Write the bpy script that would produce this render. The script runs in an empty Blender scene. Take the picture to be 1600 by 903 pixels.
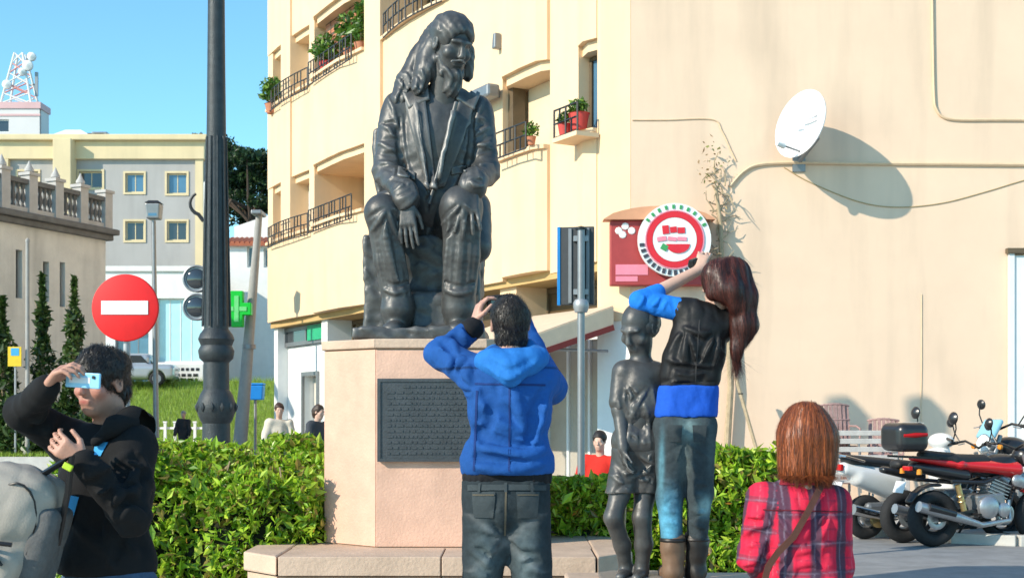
import bpy, math, random
import numpy as np
from mathutils import Vector, Matrix, Euler

# ------------------------------------------------------------------ camera, sky, sun, exposure
SC = bpy.context.scene
CAMZ, HZ, FPX = 1.55, 645.0, 2000.0       # eye height; horizon row and focal length on the 1600 px wide photograph
cam_d = bpy.data.cameras.new('camera'); cam = bpy.data.objects.new('camera', cam_d)
SC.collection.objects.link(cam); SC.camera = cam
cam.location = (0, 0, CAMZ); cam.rotation_euler = (math.radians(90), 0, 0)
cam_d.sensor_width = 36; cam_d.lens = 36 * FPX / 1600
cam_d.shift_y = (HZ - 451.5) / 1600
cam_d.clip_start = .1; cam_d.clip_end = 3000
cam_d.dof.use_dof = True; cam_d.dof.focus_distance = 8.0; cam_d.dof.aperture_fstop = 8

SUN = Vector((.76, .50, -.50)).normalized()         # direction in which the light travels
w = bpy.data.worlds.new('World'); SC.world = w; w.use_nodes = True
nt = w.node_tree; nt.nodes.clear()
wo = nt.nodes.new('ShaderNodeOutputWorld'); bg = nt.nodes.new('ShaderNodeBackground')
sk = nt.nodes.new('ShaderNodeTexSky'); sk.sky_type = 'NISHITA'; sk.sun_disc = False
sk.sun_elevation = math.asin(-SUN.z); sk.sun_rotation = math.atan2(-SUN.x, -SUN.y)
sk.altitude = 0; sk.air_density = 1.0; sk.dust_density = .0; sk.ozone_density = 3.0
tint = nt.nodes.new('ShaderNodeMix'); tint.data_type = 'RGBA'; tint.blend_type = 'MULTIPLY'
tint.inputs[0].default_value = 1.0
tint.inputs[7].default_value = (.66, .97, .95, 1)
nt.links.new(sk.outputs[0], tint.inputs[6]); nt.links.new(tint.outputs[2], bg.inputs[0])
nt.links.new(bg.outputs[0], wo.inputs[0]); bg.inputs[1].default_value = .15
sd = bpy.data.lights.new('sun', 'SUN'); so = bpy.data.objects.new('sun', sd); SC.collection.objects.link(so)
sd.energy = 3.1; sd.angle = math.radians(.53); sd.color = (1, .90, .74)
so.rotation_euler = SUN.to_track_quat('-Z', 'Y').to_euler(); so.location = (-20, -10, 30)
SC.view_settings.view_transform = 'Standard'; SC.view_settings.look = 'None'
SC.view_settings.exposure = .90; SC.view_settings.gamma = 1.0
SC.view_settings.use_curve_mapping = False

RNG = np.random.default_rng(7); random.seed(7)
COL = SC.collection.objects

def P(px, py, Y):
    """the point at distance Y that the photograph shows at px, py"""
    return np.array([(px - 800) * Y / FPX, Y, CAMZ + (HZ - py) * Y / FPX])

# ------------------------------------------------------------------ materials
MATS = {}
def _new(name):
    m = bpy.data.materials.new(name); m.use_nodes = True
    n = m.node_tree; b = n.nodes['Principled BSDF']
    return m, n, b
def mat(name, col, rough=.7, metal=0., var=.12, scale=6., bump=.0, bscale=40., spec=.4, attr=None, trans=0., coat=0., stain=0., grain=None, ridge_col=None):
    """colour with two scales of noise variation and a noise bump; attr = name of a colour attribute to use instead of col"""
    if name in MATS: return MATS[name]
    m, n, b = _new(name); L = n.links
    tc = n.nodes.new('ShaderNodeTexCoord'); co = tc.outputs['Object']
    if grain:
        gm = n.nodes.new('ShaderNodeMapping'); gm.inputs['Scale'].default_value = grain; L.new(co, gm.inputs[0]); co = gm.outputs[0]
    if attr:
        a = n.nodes.new('ShaderNodeAttribute'); a.attribute_name = attr; src = a.outputs['Color']
    else:
        r = n.nodes.new('ShaderNodeRGB'); r.outputs[0].default_value = (*col, 1); src = r.outputs[0]
    nz = n.nodes.new('ShaderNodeTexNoise'); nz.inputs['Scale'].default_value = scale; nz.inputs['Detail'].default_value = 6
    nz.inputs['Roughness'].default_value = .65
    L.new(co, nz.inputs['Vector'])
    mr = n.nodes.new('ShaderNodeMapRange'); mr.inputs[1].default_value = .25; mr.inputs[2].default_value = .75
    mr.inputs[3].default_value = 1 - var; mr.inputs[4].default_value = 1 + var
    L.new(nz.outputs[0], mr.inputs[0])
    mx = n.nodes.new('ShaderNodeVectorMath'); mx.operation = 'SCALE'
    L.new(src, mx.inputs[0]); L.new(mr.outputs[0], mx.inputs['Scale'])
    out = mx.outputs[0]
    if stain:
        mp = n.nodes.new('ShaderNodeMapping'); mp.inputs['Scale'].default_value = (1.3, 1.3, .18)
        L.new(tc.outputs['Object'], mp.inputs[0])
        n2 = n.nodes.new('ShaderNodeTexNoise'); n2.inputs['Scale'].default_value = 1.6; n2.inputs['Detail'].default_value = 7
        L.new(mp.outputs[0], n2.inputs['Vector'])
        m2 = n.nodes.new('ShaderNodeMapRange'); m2.inputs[1].default_value = .45; m2.inputs[2].default_value = .8
        m2.inputs[3].default_value = 1; m2.inputs[4].default_value = 1 - stain
        L.new(n2.outputs[0], m2.inputs[0])
        v2 = n.nodes.new('ShaderNodeVectorMath'); v2.operation = 'SCALE'
        L.new(out, v2.inputs[0]); L.new(m2.outputs[0], v2.inputs['Scale']); out = v2.outputs[0]
    if ridge_col:                                                  # convex ridges mixed towards a paler colour
        ge = n.nodes.new('ShaderNodeNewGeometry'); wr = n.nodes.new('ShaderNodeMapRange'); wr.inputs[1].default_value = .51; wr.inputs[2].default_value = .60
        wr.inputs[3].default_value = 0; wr.inputs[4].default_value = .85; L.new(ge.outputs['Pointiness'], wr.inputs[0])
        wm = n.nodes.new('ShaderNodeMix'); wm.data_type = 'RGBA'; wm.inputs[7].default_value = (*ridge_col, 1); L.new(wr.outputs[0], wm.inputs[0]); L.new(out, wm.inputs[6]); out = wm.outputs[2]
    L.new(out, b.inputs['Base Color'])
    b.inputs['Roughness'].default_value = rough; b.inputs['Metallic'].default_value = metal
    b.inputs['Specular IOR Level'].default_value = spec; b.inputs['Coat Weight'].default_value = coat
    if bump:
        nb = n.nodes.new('ShaderNodeTexNoise'); nb.inputs['Scale'].default_value = bscale; nb.inputs['Detail'].default_value = 5
        L.new(co, nb.inputs['Vector'])
        bp = n.nodes.new('ShaderNodeBump'); bp.inputs['Strength'].default_value = min(bump, 1); bp.inputs['Distance'].default_value = .6 / bscale
        L.new(nb.outputs[0], bp.inputs['Height']); L.new(bp.outputs[0], b.inputs['Normal'])
    if trans:
        tr = n.nodes.new('ShaderNodeBsdfTranslucent'); ms = n.nodes.new('ShaderNodeMixShader'); ms.inputs[0].default_value = trans
        L.new(out, tr.inputs[0]); L.new(b.outputs[0], ms.inputs[1]); L.new(tr.outputs[0], ms.inputs[2])
        L.new(ms.outputs[0], n.nodes['Material Output'].inputs[0])
    MATS[name] = m
    return m
def glass(name, col=(.05, .07, .08), rough=.08):
    if name in MATS: return MATS[name]
    m = mat(name, col, rough, 0, .1, 2., spec=.9); return m

# ------------------------------------------------------------------ mesh helpers
def rotm(rx=0, ry=0, rz=0):
    return np.array(Euler((rx, ry, rz)).to_matrix())
class MB:
    """collects boxes, bars, tubes and turned shapes into one mesh"""
    def __init__(s): s.v = []; s.f = []; s.n = 0; s.sm = []
    def add(s, v, f, smooth=False):
        v = np.asarray(v, float); s.v.append(v); s.f += [tuple(i + s.n for i in q) for q in f]
        s.sm += [smooth] * len(f); s.n += len(v); return s
    def box(s, c, size, R=None, taper=1.):
        h = np.array(size) / 2.
        v = np.array([[x, y, z] for z in (-1, 1) for y in (-1, 1) for x in (-1, 1)], float) * h
        v[4:, :2] *= taper
        if R is not None: v = v @ np.asarray(R).T
        return s.add(v + np.array(c), [(0, 2, 3, 1), (4, 5, 7, 6), (0, 1, 5, 4), (2, 6, 7, 3), (0, 4, 6, 2), (1, 3, 7, 5)])
    def box2(s, lo, hi):
        lo = np.array(lo, float); hi = np.array(hi, float); return s.box((lo + hi) / 2, np.abs(hi - lo))
    def bar(s, a, b, w, t=None, up=(0, 0, 1)):
        a = np.array(a, float); b = np.array(b, float); t = t or w; d = b - a; L = np.linalg.norm(d); d /= L
        u = np.array(up, float)
        if abs(d @ u) > .98: u = np.array([0, 1., 0])
        x = np.cross(d, u); x /= np.linalg.norm(x); y = np.cross(x, d)
        R = np.stack([x, d, y], 1)
        return s.box((a + b) / 2, (w, L, t), R)
    def tube(s, pts, r, n=8, cap=True, flat=None):
        pts = np.array(pts, float); m = len(pts); r = np.broadcast_to(np.array(r, float), (m,))
        T = np.gradient(pts, axis=0) if m > 2 else np.repeat((pts[1] - pts[0])[None], m, 0)
        T /= np.linalg.norm(T, axis=1)[:, None] + 1e-12
        ref = np.array([0, 0, 1.]) if abs(T[0, 2]) < .9 else np.array([1., 0, 0])
        vs = []
        x = np.cross(T[0], ref); x /= np.linalg.norm(x)
        for i in range(m):
            x = x - T[i] * (x @ T[i]); x /= np.linalg.norm(x); y = np.cross(T[i], x)
            a = np.arange(n) * 2 * math.pi / n
            o = r[i] * (np.cos(a)[:, None] * x + np.sin(a)[:, None] * y)
            vs.append(pts[i] + o)
        v = np.concatenate(vs)
        f = [(i * n + j, i * n + (j + 1) % n, (i + 1) * n + (j + 1) % n, (i + 1) * n + j) for i in range(m - 1) for j in range(n)]
        if cap: f += [tuple(range(n - 1, -1, -1)), tuple((m - 1) * n + j for j in range(n))]
        return s.add(v, f, True)
    def lathe(s, prof, c=(0, 0, 0), n=20, R=None):
        prof = np.array(prof, float); m = len(prof); a = np.arange(n) * 2 * math.pi / n
        v = np.array([[r * math.cos(t), r * math.sin(t), z] for r, z in prof for t in a])
        if R is not None: v = v @ np.asarray(R).T
        f = [(i * n + j, i * n + (j + 1) % n, (i + 1) * n + (j + 1) % n, (i + 1) * n + j) for i in range(m - 1) for j in range(n)]
        f += [tuple(range(n - 1, -1, -1)), tuple((m - 1) * n + j for j in range(n))]
        return s.add(v + np.array(c), f, True)
    def prism(s, poly, z0, z1, M=None):
        """polygon in x, y (counter-clockwise) pulled from z0 to z1; M maps the local points"""
        p = np.array(poly, float); n = len(p)
        v = np.concatenate([np.c_[p, np.full(n, z0)], np.c_[p, np.full(n, z1)]])
        if M is not None: v = M(v)
        f = [tuple(range(n - 1, -1, -1)), tuple(range(n, 2 * n))] + [(i, (i + 1) % n, (i + 1) % n + n, i + n) for i in range(n)]
        return s.add(v, f)
    def torus(s, c, R, r, rot=None, n=28, m=10, sx=1.):
        v = []
        for i in range(n):
            a = 2 * math.pi * i / n
            for j in range(m):
                b = 2 * math.pi * j / m
                v.append([(R + r * math.cos(b)) * math.cos(a), (R + r * math.cos(b)) * math.sin(a), r * sx * math.sin(b)])
        v = np.array(v)
        if rot is not None: v = v @ np.asarray(rot).T
        f = [(i * m + j, ((i + 1) % n) * m + j, ((i + 1) % n) * m + (j + 1) % m, i * m + (j + 1) % m) for i in range(n) for j in range(m)]
        return s.add(v + np.array(c), f, True)
    def mesh(s, name):
        me = make_mesh(name, np.concatenate(s.v), s.f, s.sm)
        if any(s.sm): me.set_sharp_from_angle(angle=math.radians(38))
        return me
def make_mesh(name, v, f, smooth=False, col=None):
    me = bpy.data.meshes.new(name)
    f = f.tolist() if isinstance(f, np.ndarray) else f
    me.from_pydata(np.asarray(v).tolist(), [], f); me.update()
    if isinstance(smooth, (list, np.ndarray)): me.polygons.foreach_set('use_smooth', smooth)
    elif smooth: me.polygons.foreach_set('use_smooth', [True] * len(me.polygons))
    if col is not None:
        a = me.color_attributes.new('tone', 'FLOAT_COLOR', 'POINT')
        c = np.ones((len(v), 4), np.float32); c[:, :3] = col; a.data.foreach_set('color', c.ravel())
    return me

# ------------------------------------------------------------------ objects
def _mw(o):
    return Matrix.LocRotScale(o.location, o.rotation_euler, o.scale)
def tag(o, label, cat, group=None, kind=None):
    if label: o['label'] = label
    if cat: o['category'] = cat
    if group: o['group'] = group
    if kind: o['kind'] = kind
    return o
def thing(name, label, cat, loc=(0, 0, 0), rz=0., group=None):
    o = bpy.data.objects.new(name, None); COL.link(o); o.location = [float(x) for x in loc]; o.rotation_euler = (0, 0, rz)
    o.empty_display_size = .1
    return tag(o, label, cat, group)
def obj(name, m, material, parent=None, world=False, bevel=0., kind=None, label=None):
    """link a mesh (or MB) as one object; world=True: its points are in world space although it has a parent"""
    if isinstance(m, MB): m = m.mesh(name)
    o = bpy.data.objects.new(name, m); COL.link(o)
    if material is not None and not m.materials: m.materials.append(material)
    if parent is not None:
        o.parent = parent
        if world:
            M = _mw(parent)
            if parent.parent is not None: M = _mw(parent.parent) @ parent.matrix_parent_inverse @ M
            o.matrix_parent_inverse = M.inverted()
    if bevel:
        b = o.modifiers.new('edge', 'BEVEL'); b.width = bevel; b.segments = 2; b.limit_method = 'ANGLE'; b.angle_limit = .7
    if kind: o['kind'] = kind
    if label: o['label'] = label
    return o
def structure(name, m, material, **k):
    return obj(name, m, material, kind='structure', **k)
def kids(o): return [c for c in bpy.data.objects if c.parent == o]
def copy_tree(o, parent=None):
    c = o.copy(); COL.link(c); c.parent = parent
    for ch in kids(o): copy_tree(ch, c)
    return c

# ------------------------------------------------------------------ distance-field modelling: smooth blends of limbs, then surface nets
def wave(p, seed, f, amp, oct=2):
    """cheap smooth pseudo noise at points p (n,3)"""
    r = np.random.default_rng(seed); out = np.zeros(len(p))
    for o in range(oct):
        for _ in range(5):
            d = r.normal(size=3); d /= np.linalg.norm(d)
            out += np.sin(p @ d * f * r.uniform(.7, 1.4) + r.uniform(0, 6.28)) * amp / 2.2
        f *= 2.1; amp *= .5
    return out
class Vox:
    def __init__(s, lo, hi, h):
        s.h = h; s.lo = np.array(lo, float); s.nn = np.ceil((np.array(hi, float) - s.lo) / h).astype(int) + 1
        s.g = np.full(s.nn, 1., np.float32)
    def _sub(s, lo, hi):
        a = np.clip(np.floor((lo - s.lo) / s.h).astype(int), 0, s.nn - 1); b = np.clip(np.ceil((hi - s.lo) / s.h).astype(int) + 1, 1, s.nn)
        b = np.maximum(b, a + 1)
        sl = tuple(slice(i, j) for i, j in zip(a, b))
        ax = [(s.lo[i] + s.h * np.arange(a[i], b[i])).astype(np.float32) for i in range(3)]
        p = np.stack(np.meshgrid(*ax, indexing='ij'), -1)
        return sl, p
    def put(s, sl, d, k, sub=False):
        A = s.g[sl]
        if sub:
            d = -d
            if k > 0:
                h = np.clip(.5 - .5 * (A - d) / k, 0, 1); A[...] = A * (1 - h) + d * h + k * h * (1 - h)
            else: A[...] = np.maximum(A, d)
        elif k > 0:
            h = np.clip(.5 + .5 * (A - d) / k, 0, 1); A[...] = A * (1 - h) + d * h - k * h * (1 - h)
        else: A[...] = np.minimum(A, d)
    def cap(s, a, b, ra, rb=None, k=.02, flat=None, sub=False):
        a = np.array(a, float); b = np.array(b, float); rb = ra if rb is None else rb
        pad = max(ra, rb) * (1 if flat is None else max(1, flat[1])) + k + 3 * s.h
        sl, p = s._sub(np.minimum(a, b) - pad, np.maximum(a, b) + pad)
        q = p - a.astype(np.float32); ab = b - a
        sc = 1.
        if flat is not None:
            d = np.array(flat[0], float); d /= np.linalg.norm(d); e = 1 / flat[1] - 1
            q = q + (e * (q @ d))[..., None] * d; ab = ab + e * (ab @ d) * d; sc = min(1, flat[1])
        t = np.clip(q @ ab / (ab @ ab + 1e-9), 0, 1)
        dd = np.sqrt(((q - t[..., None] * ab) ** 2).sum(-1)) - (ra + (rb - ra) * t)
        s.put(sl, (dd * sc).astype(np.float32), k, sub); return s
    def chain(s, pts, rs, k=.02, flat=None):
        for i in range(len(pts) - 1): s.cap(pts[i], pts[i + 1], rs[i], rs[i + 1], k, flat)
        return s
    def ell(s, c, r, R=None, k=.02, sub=False):
        c = np.array(c, float); r = np.array(r, float); m = r.max() + k + 3 * s.h
        sl, p = s._sub(c - m, c + m); q = p - c
        if R is not None: q = q @ np.asarray(R)
        n1 = np.sqrt(((q / r) ** 2).sum(-1)); n2 = np.sqrt(((q / r ** 2) ** 2).sum(-1))
        d = np.where(n2 > 1e-6, n1 * (n1 - 1) / np.maximum(n2, 1e-6), -r.min())
        s.put(sl, d.astype(np.float32), k, sub); return s
    def box(s, c, half, R=None, rnd=.02, k=.02, sub=False):
        c = np.array(c, float); half = np.array(half, float); m = np.linalg.norm(half) + k + 3 * s.h
        sl, p = s._sub(c - m, c + m); q = p - c
        if R is not None: q = q @ np.asarray(R)
        q = np.abs(q) - (half - rnd)
        d = np.sqrt((np.maximum(q, 0) ** 2).sum(-1)) + np.minimum(q.max(-1), 0) - rnd
        s.put(sl, d.astype(np.float32), k, sub); return s
    def cut(s, point, normal, k=.0):
        """remove the side the normal points to"""
        n = np.array(normal, float); n /= np.linalg.norm(n)
        sl, p = s._sub(s.lo, s.lo + s.nn * s.h); d = (p - np.array(point)) @ n
        s.g = np.maximum(s.g, d.astype(np.float32)); return s
    def warp(s, fn):
        """fn(points) is added to the field close to the surface"""
        m = np.abs(s.g) < 4 * s.h + .02
        i = np.argwhere(m); s.g[m] += fn(s.lo + i * s.h).astype(np.float32); return s
    def build(s):
        g = s.g; h = s.h
        ins = g < 0; n = np.array(g.shape) - 1
        cnt = np.zeros(n, np.int8)
        offs = [(a, b, c) for a in (0, 1) for b in (0, 1) for c in (0, 1)]
        for a, b, c in offs: cnt += ins[a:a + n[0], b:b + n[1], c:c + n[2]]
        act = (cnt > 0) & (cnt < 8); ids = np.argwhere(act)
        vals = {o: g[ids[:, 0] + o[0], ids[:, 1] + o[1], ids[:, 2] + o[2]] for o in offs}
        acc = np.zeros((len(ids), 3)); num = np.zeros(len(ids))
        for o in offs:
            for ax in range(3):
                if o[ax] == 0:
                    o2 = tuple(1 if i == ax else o[i] for i in range(3)); v0 = vals[o]; v1 = vals[o2]
                    x = (v0 < 0) != (v1 < 0); t = np.where(x, v0 / np.where(v0 == v1, 1, v0 - v1), 0)
                    pt = np.tile(np.array(o, float), (len(ids), 1)); pt[:, ax] += t
                    acc[x] += pt[x]; num += x
        v = s.lo + h * (ids + acc / num[:, None])
        idx = np.full(n, -1, np.int64); idx[act] = np.arange(len(ids))
        F = []
        for ax in range(3):
            u, w_ = [(1, 2), (2, 0), (0, 1)][ax]
            sl0 = [slice(1, -1)] * 3; sl0[ax] = slice(0, -1); sl1 = list(sl0); sl1[ax] = slice(1, None)
            a = ins[tuple(sl0)]; b = ins[tuple(sl1)]
            for flip, m in ((False, a & ~b), (True, ~a & b)):
                e = np.argwhere(m)
                if not len(e): continue
                e = e + 1; e[:, ax] -= 1
                def at(du, dw):
                    q = e.copy(); q[:, u] += du; q[:, w_] += dw; return idx[q[:, 0], q[:, 1], q[:, 2]]
                q = np.stack([at(-1, -1), at(0, -1), at(0, 0), at(-1, 0)], 1)
                F.append(q[:, ::-1] if flip else q)
        return v, np.concatenate(F)
    def obj(s, name, material, parent=None, col=None, world=True, label=None, smooth=1):
        v, f = s.build()
        if smooth:                                           # one relaxing step takes the grid steps out
            for _ in range(smooth):
                a = np.zeros_like(v); c = np.zeros(len(v))
                for i in range(4):
                    j = (i + 1) % 4
                    np.add.at(a, f[:, i], v[f[:, j]]); np.add.at(c, f[:, i], 1)
                    np.add.at(a, f[:, j], v[f[:, i]]); np.add.at(c, f[:, j], 1)
                v = v * .5 + .5 * a / c[:, None]
        me = make_mesh(name, v, f, True, None if col is None else col(v))
        return obj(name, me, material, parent, world=world, label=label)
def nrm(v): v = np.array(v, float); return v / np.linalg.norm(v)

def hand(v, wrist, d, palm, side, L=.185, curl=(.3, .5, .4), spread=.10, k=.006, thumb=.7):
    """wrist to finger tips along d, palm = the way the palm looks, side = towards the thumb; five fingers"""
    d = nrm(d); palm = nrm(palm - d * (np.array(palm) @ d)); side = nrm(side - d * (np.array(side) @ d) - palm * (np.array(side) @ palm))
    w = np.array(wrist, float); s = L / .185
    kn = w + d * .088 * s
    for o in (-.026, -.009, .009, .026):                      # palm: four metacarpals blended
        v.cap(w + side * o * .6 * s, kn + side * o * s, .015 * s, .0125 * s, .012)
    lens = ((-.030, .075), (-.0105, .093), (.0105, .100), (.030, .088))
    for o, fl in lens:
        a = kn + side * o * s; ang = 0.; sp = o / .03 * spread
        for j, (fr, c) in enumerate(zip((.45, .31, .24), curl)):
            ang += c
            dr = nrm(d * math.cos(ang) + palm * math.sin(ang) + side * sp)
            b = a + dr * fl * fr * s
            v.cap(a, b, (.0092 - .0008 * j) * s, (.0086 - .0008 * j) * s, k * .5); a = b
    a = w + d * .022 * s + side * .024 * s                   # the thumb leaves the side of the palm near its base
    t1 = nrm(d * .65 + side * .75 * thumb + palm * .35); t2 = nrm(d * .85 + side * .25 * thumb + palm * .35)
    b = a + t1 * .045 * s; v.cap(a, b, .0135 * s, .0105 * s, .01); v.cap(b, b + t2 * .048 * s, .0102 * s, .0085 * s, k * .5)
    return v
def head(v, c, f, up, s=1., k=.02, mouth=True, cast=False):
    """skull, jaw, nose, brow, lips, ears; c = centre of the head, f = the way it looks"""
    f = nrm(f); up = nrm(up - f * (np.array(up) @ f)); l = np.cross(up, f); c = np.array(c, float)
    R = np.stack([l, f, up], 1); q = lambda x, y, z: c + (l * x + f * y + up * z) * s
    v.ell(q(0, -.012, .035), np.array((.075, .094, .088)) * s, R, k)
    v.ell(q(0, .025, -.035), np.array((.060, .066, .082)) * s, R, k)
    v.ell(q(0, .055, -.088), np.array((.030, .028, .022)) * s, R, .025 * s)
    v.cap(q(0, .090, .018), q(0, .106, -.022), .009 * s, .014 * s, .012 * s)
    for e in (-1, 1):
        v.ell(q(e * .032, .106 if cast else .096, .016), np.array((.019, .016, .011)) * s, R, .012 if cast else .004, sub=True)
        if not cast: v.ell(q(e * .032, .082, .013), np.array((.014, .0135, .0125)) * s, R, .002)
        v.cap(q(e * .014, .090, .034), q(e * .048, .078, .030), (.005 if cast else .008) * s, (.004 if cast else .006) * s, (.025 if cast else .01) * s)
        v.ell(q(e * .045, .062, -.022), np.array((.02, .02, .02)) * s, R, .02 * s)
        v.ell(q(e * .078, -.005, .0), np.array((.010, .021, .033)) * s, R, .006)
        v.ell(q(e * .086, -.001, .002), np.array((.006, .010, .018)) * s, R, .004, sub=True)
        v.ell(q(e * .013, .103, -.028), np.array((.007, .008, .006)) * s, R, .006 * s)
    if mouth:
        v.cap(q(-.020, .088, -.053), q(.020, .088, -.053), .007 * s, .007 * s, .006)
        v.cap(q(-.017, .087, -.064), q(.017, .087, -.064), .0075 * s, .0075 * s, .006)
        v.cap(q(-.022, .097, -.0585), q(.022, .097, -.0585), .0028 * s, .0028 * s, .002, sub=True)
    return q
# ------------------------------------------------------------------ cloth creases, laid-on patches and hair strands
from mathutils.bvhtree import BVHTree
def crease(p, seed, f, amp, w=.22):
    """narrow sharp grooves along the zero lines of a noise field"""
    n = wave(p, seed, f, 1.0, 1); return amp * np.exp(-(n / w) ** 2)
def fabric(p, seed, f, amp, st=(1, 1, 1)):
    q_ = p * np.array(st); ms = .35 + .65 * np.clip(.5 + wave(p, seed + 5, f * .6, .8, 1), 0, 1)
    return wave(q_, seed, f * 1.0, amp * .30) + ms * (crease(q_, seed + 1, f * 1.5, amp * .75, .5) + crease(q_[:, [1, 2, 0]], seed + 2, f * 2.4, amp * .45, .5)) + wave(q_, seed + 3, f * 4, amp * .12)
_BV = {}
def bvh(o):
    if o.name not in _BV:
        me = o.data; _BV[o.name] = BVHTree.FromPolygons([v_.co for v_ in me.vertices], [p_.vertices[:] for p_ in me.polygons])
    return _BV[o.name]
def lay(name, corners, mt, target, owner, off=.004, thick=.0, N=12, M=12):
    """four-cornered piece (corners in photograph pixels, clockwise from top left) laid on the target's surface"""
    a, b, c, d = [np.array(x, float) for x in corners]; o = Vector((0, 0, CAMZ)); bv = bvh(target); vs = []; ok = {}; fs = []
    for i in range(N + 1):
        for j in range(M + 1):
            s, t = j / M, i / N; p = (a * (1 - s) + b * s) * (1 - t) + (d * (1 - s) + c * s) * t
            dr = Vector(P(p[0], p[1], 1.)) - o; dr.normalize(); h = bv.ray_cast(o, dr)
            if h[0] is not None: ok[i, j] = len(vs); vs.append(h[0] + h[1] * off)
    for i in range(N):
        for j in range(M):
            k_ = [(i, j), (i + 1, j), (i + 1, j + 1), (i, j + 1)]
            if all(x in ok for x in k_):
                q_ = [vs[ok[x]] for x in k_]
                if max((q_[0] - q_[2]).length, (q_[1] - q_[3]).length) < .12: fs.append(tuple(ok[x] for x in k_))
    if not fs: return None
    v_ = np.array([tuple(x) for x in vs])
    for _ in range(2):                                        # relax
        a_ = np.zeros_like(v_); c_ = np.zeros(len(v_))
        for f_ in fs:
            for k in range(4): a_[f_[k]] += v_[f_[(k + 1) % 4]] + v_[f_[k - 1]]; c_[f_[k]] += 2
        m_ = c_ >= 8; v_[m_] = v_[m_] * .5 + .5 * a_[m_] / c_[m_][:, None]
    ob = obj(name, make_mesh(name, v_, fs, True), mt, owner, world=True)
    if thick: s_ = ob.modifiers.new('thick', 'SOLIDIFY'); s_.thickness = thick; s_.offset = -1
    return ob
def strands(shell, owner, crown, n, L, width, cols, seed, mt, grav=1., lift=.003, seg=7, pick=None, wob=.25, stray=.03):
    """ribbons of hair that follow a shell from the crown outwards and down"""
    r = np.random.default_rng(seed); me = shell.data; bv = bvh(shell); nv = len(me.vertices)
    co = np.empty(nv * 3, np.float32); me.vertices.foreach_get('co', co); co = co.reshape(-1, 3); no = np.empty(nv * 3, np.float32); me.vertices.foreach_get('normal', no); no = no.reshape(-1, 3)
    idx = np.arange(nv) if pick is None else np.where(pick(co))[0]
    V = []; F = []; C = []; crown = Vector(crown); zmin = float(co[:, 2].min())
    for k, i in enumerate(r.choice(idx, n)):
        p = Vector(co[i]) + Vector(r.normal(0, .003, 3)); nn = Vector(no[i]); base = len(V); c = np.array(cols[r.integers(len(cols))]) * r.uniform(.6, 1.45)
        le = L * r.uniform(.6, 1.2); st = le / seg; fly = r.random() < stray; wv = Vector(r.normal(0, wob, 3)); up = lift * r.uniform(.3, 1.6)
        for j in range(seg + 1):
            d = (p - crown); d = d.normalized() if d.length > 1e-4 else Vector((0, -1, 0))
            fl = d * .6 + Vector((0, 0, -grav)) + wv * .6; fl = fl - nn * fl.dot(nn)
            fl = fl.normalized() if fl.length > 1e-5 else Vector((0, 0, -1))
            sd = fl.cross(nn); wd = width * (1 - .75 * (j / seg) ** 2)
            q_ = p + nn * (up + (.012 * (j / seg) ** 2 if fly else 0)); V.append(q_ - sd * wd); V.append(q_ + sd * wd); C += [c * (1 - .15 * j / seg)] * 2
            if j: b_ = base + 2 * j; F.append((b_ - 2, b_ - 1, b_ + 1, b_))
            p = p + fl * st; h = bv.find_nearest(p)
            if p.z < zmin + .006: pass
            elif h[0] is not None and (p - h[0]).length < .03: p = h[0]; nn = h[1]
            elif h[0] is not None: nn = (nn * .8 + h[1] * .2).normalized()
    return obj('strands', make_mesh('strands', [tuple(x) for x in V], F, True, np.array(C)), mt, owner, world=True)
M_STRAND = mat('hair_strand', (0, 0, 0), .42, 0, .1, 40., attr='tone', spec=.45)
def spline(pts, n=6):
    pts = np.array(pts, float); q = []
    for i in range(len(pts) - 1):
        p0, p1, p2, p3 = pts[max(i - 1, 0)], pts[i], pts[i + 1], pts[min(i + 2, len(pts) - 1)]
        for t in np.linspace(0, 1, n + 1)[:-1]: q.append(.5 * ((2 * p1) + (-p0 + p2) * t + (2 * p0 - 5 * p1 + 4 * p2 - p3) * t * t + (-p0 + 3 * p1 - 3 * p2 + p3) * t ** 3))
    return np.array(q + [pts[-1]])
def folds(v, lines, k=.012, gain=1.):
    """sculpt cloth folds: each line = (radius, [(px, py), ...]) in photograph pixels dropped on the present surface; radius < 0 digs a valley"""
    vv, ff_ = v.build(); bv = BVHTree.FromPolygons(vv.tolist(), ff_.tolist()); o = Vector((0, 0, CAMZ))
    for r, pts in lines:
        hits = []
        for p in spline(pts, 5):
            d = Vector(P(p[0], p[1], 1.)) - o; d.normalize(); h = bv.ray_cast(o, d)
            if h[0] is not None: hits.append((np.array(h[0]), np.array(h[1])))
        n = len(hits)
        for i in range(n - 1):
            (a, na), (b, nb) = hits[i], hits[i + 1]
            if np.linalg.norm(a - b) > .12: continue
            ta, tb = [.35 + .65 * math.sin(math.pi * min(1, max(0, (j + .5) / n))) for j in (i, i + 1)]; ra, rb = abs(r) * gain * ta, abs(r) * gain * tb
            if r > 0: v.cap(a - na * ra * .45, b - nb * rb * .45, ra, rb, k)
            else: v.cap(a + na * ra * .55, b + nb * rb * .55, ra, rb, k, sub=True)
    return v
def fan(cx, cy, a0, a1, n, l0, l1, r, seed, bend=.3):
    """fold lines radiating from a pinch point, alternating ridge and valley"""
    g = np.random.default_rng(seed); out = []
    for i in range(n):
        a = math.radians(a0 + (a1 - a0) * (i + g.uniform(-.3, .3)) / max(1, n - 1)); L = g.uniform(l0, l1); b = g.normal(0, bend); s = g.uniform(.08, .25) * L
        pts = [(cx + s * math.cos(a), cy + s * math.sin(a)), (cx + .55 * L * math.cos(a + b * .4), cy + .55 * L * math.sin(a + b * .4)), (cx + L * math.cos(a + b), cy + L * math.sin(a + b))]
        out.append(((r if i % 2 == 0 else -r * .8) * g.uniform(.7, 1.2), pts))
    return out
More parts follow.
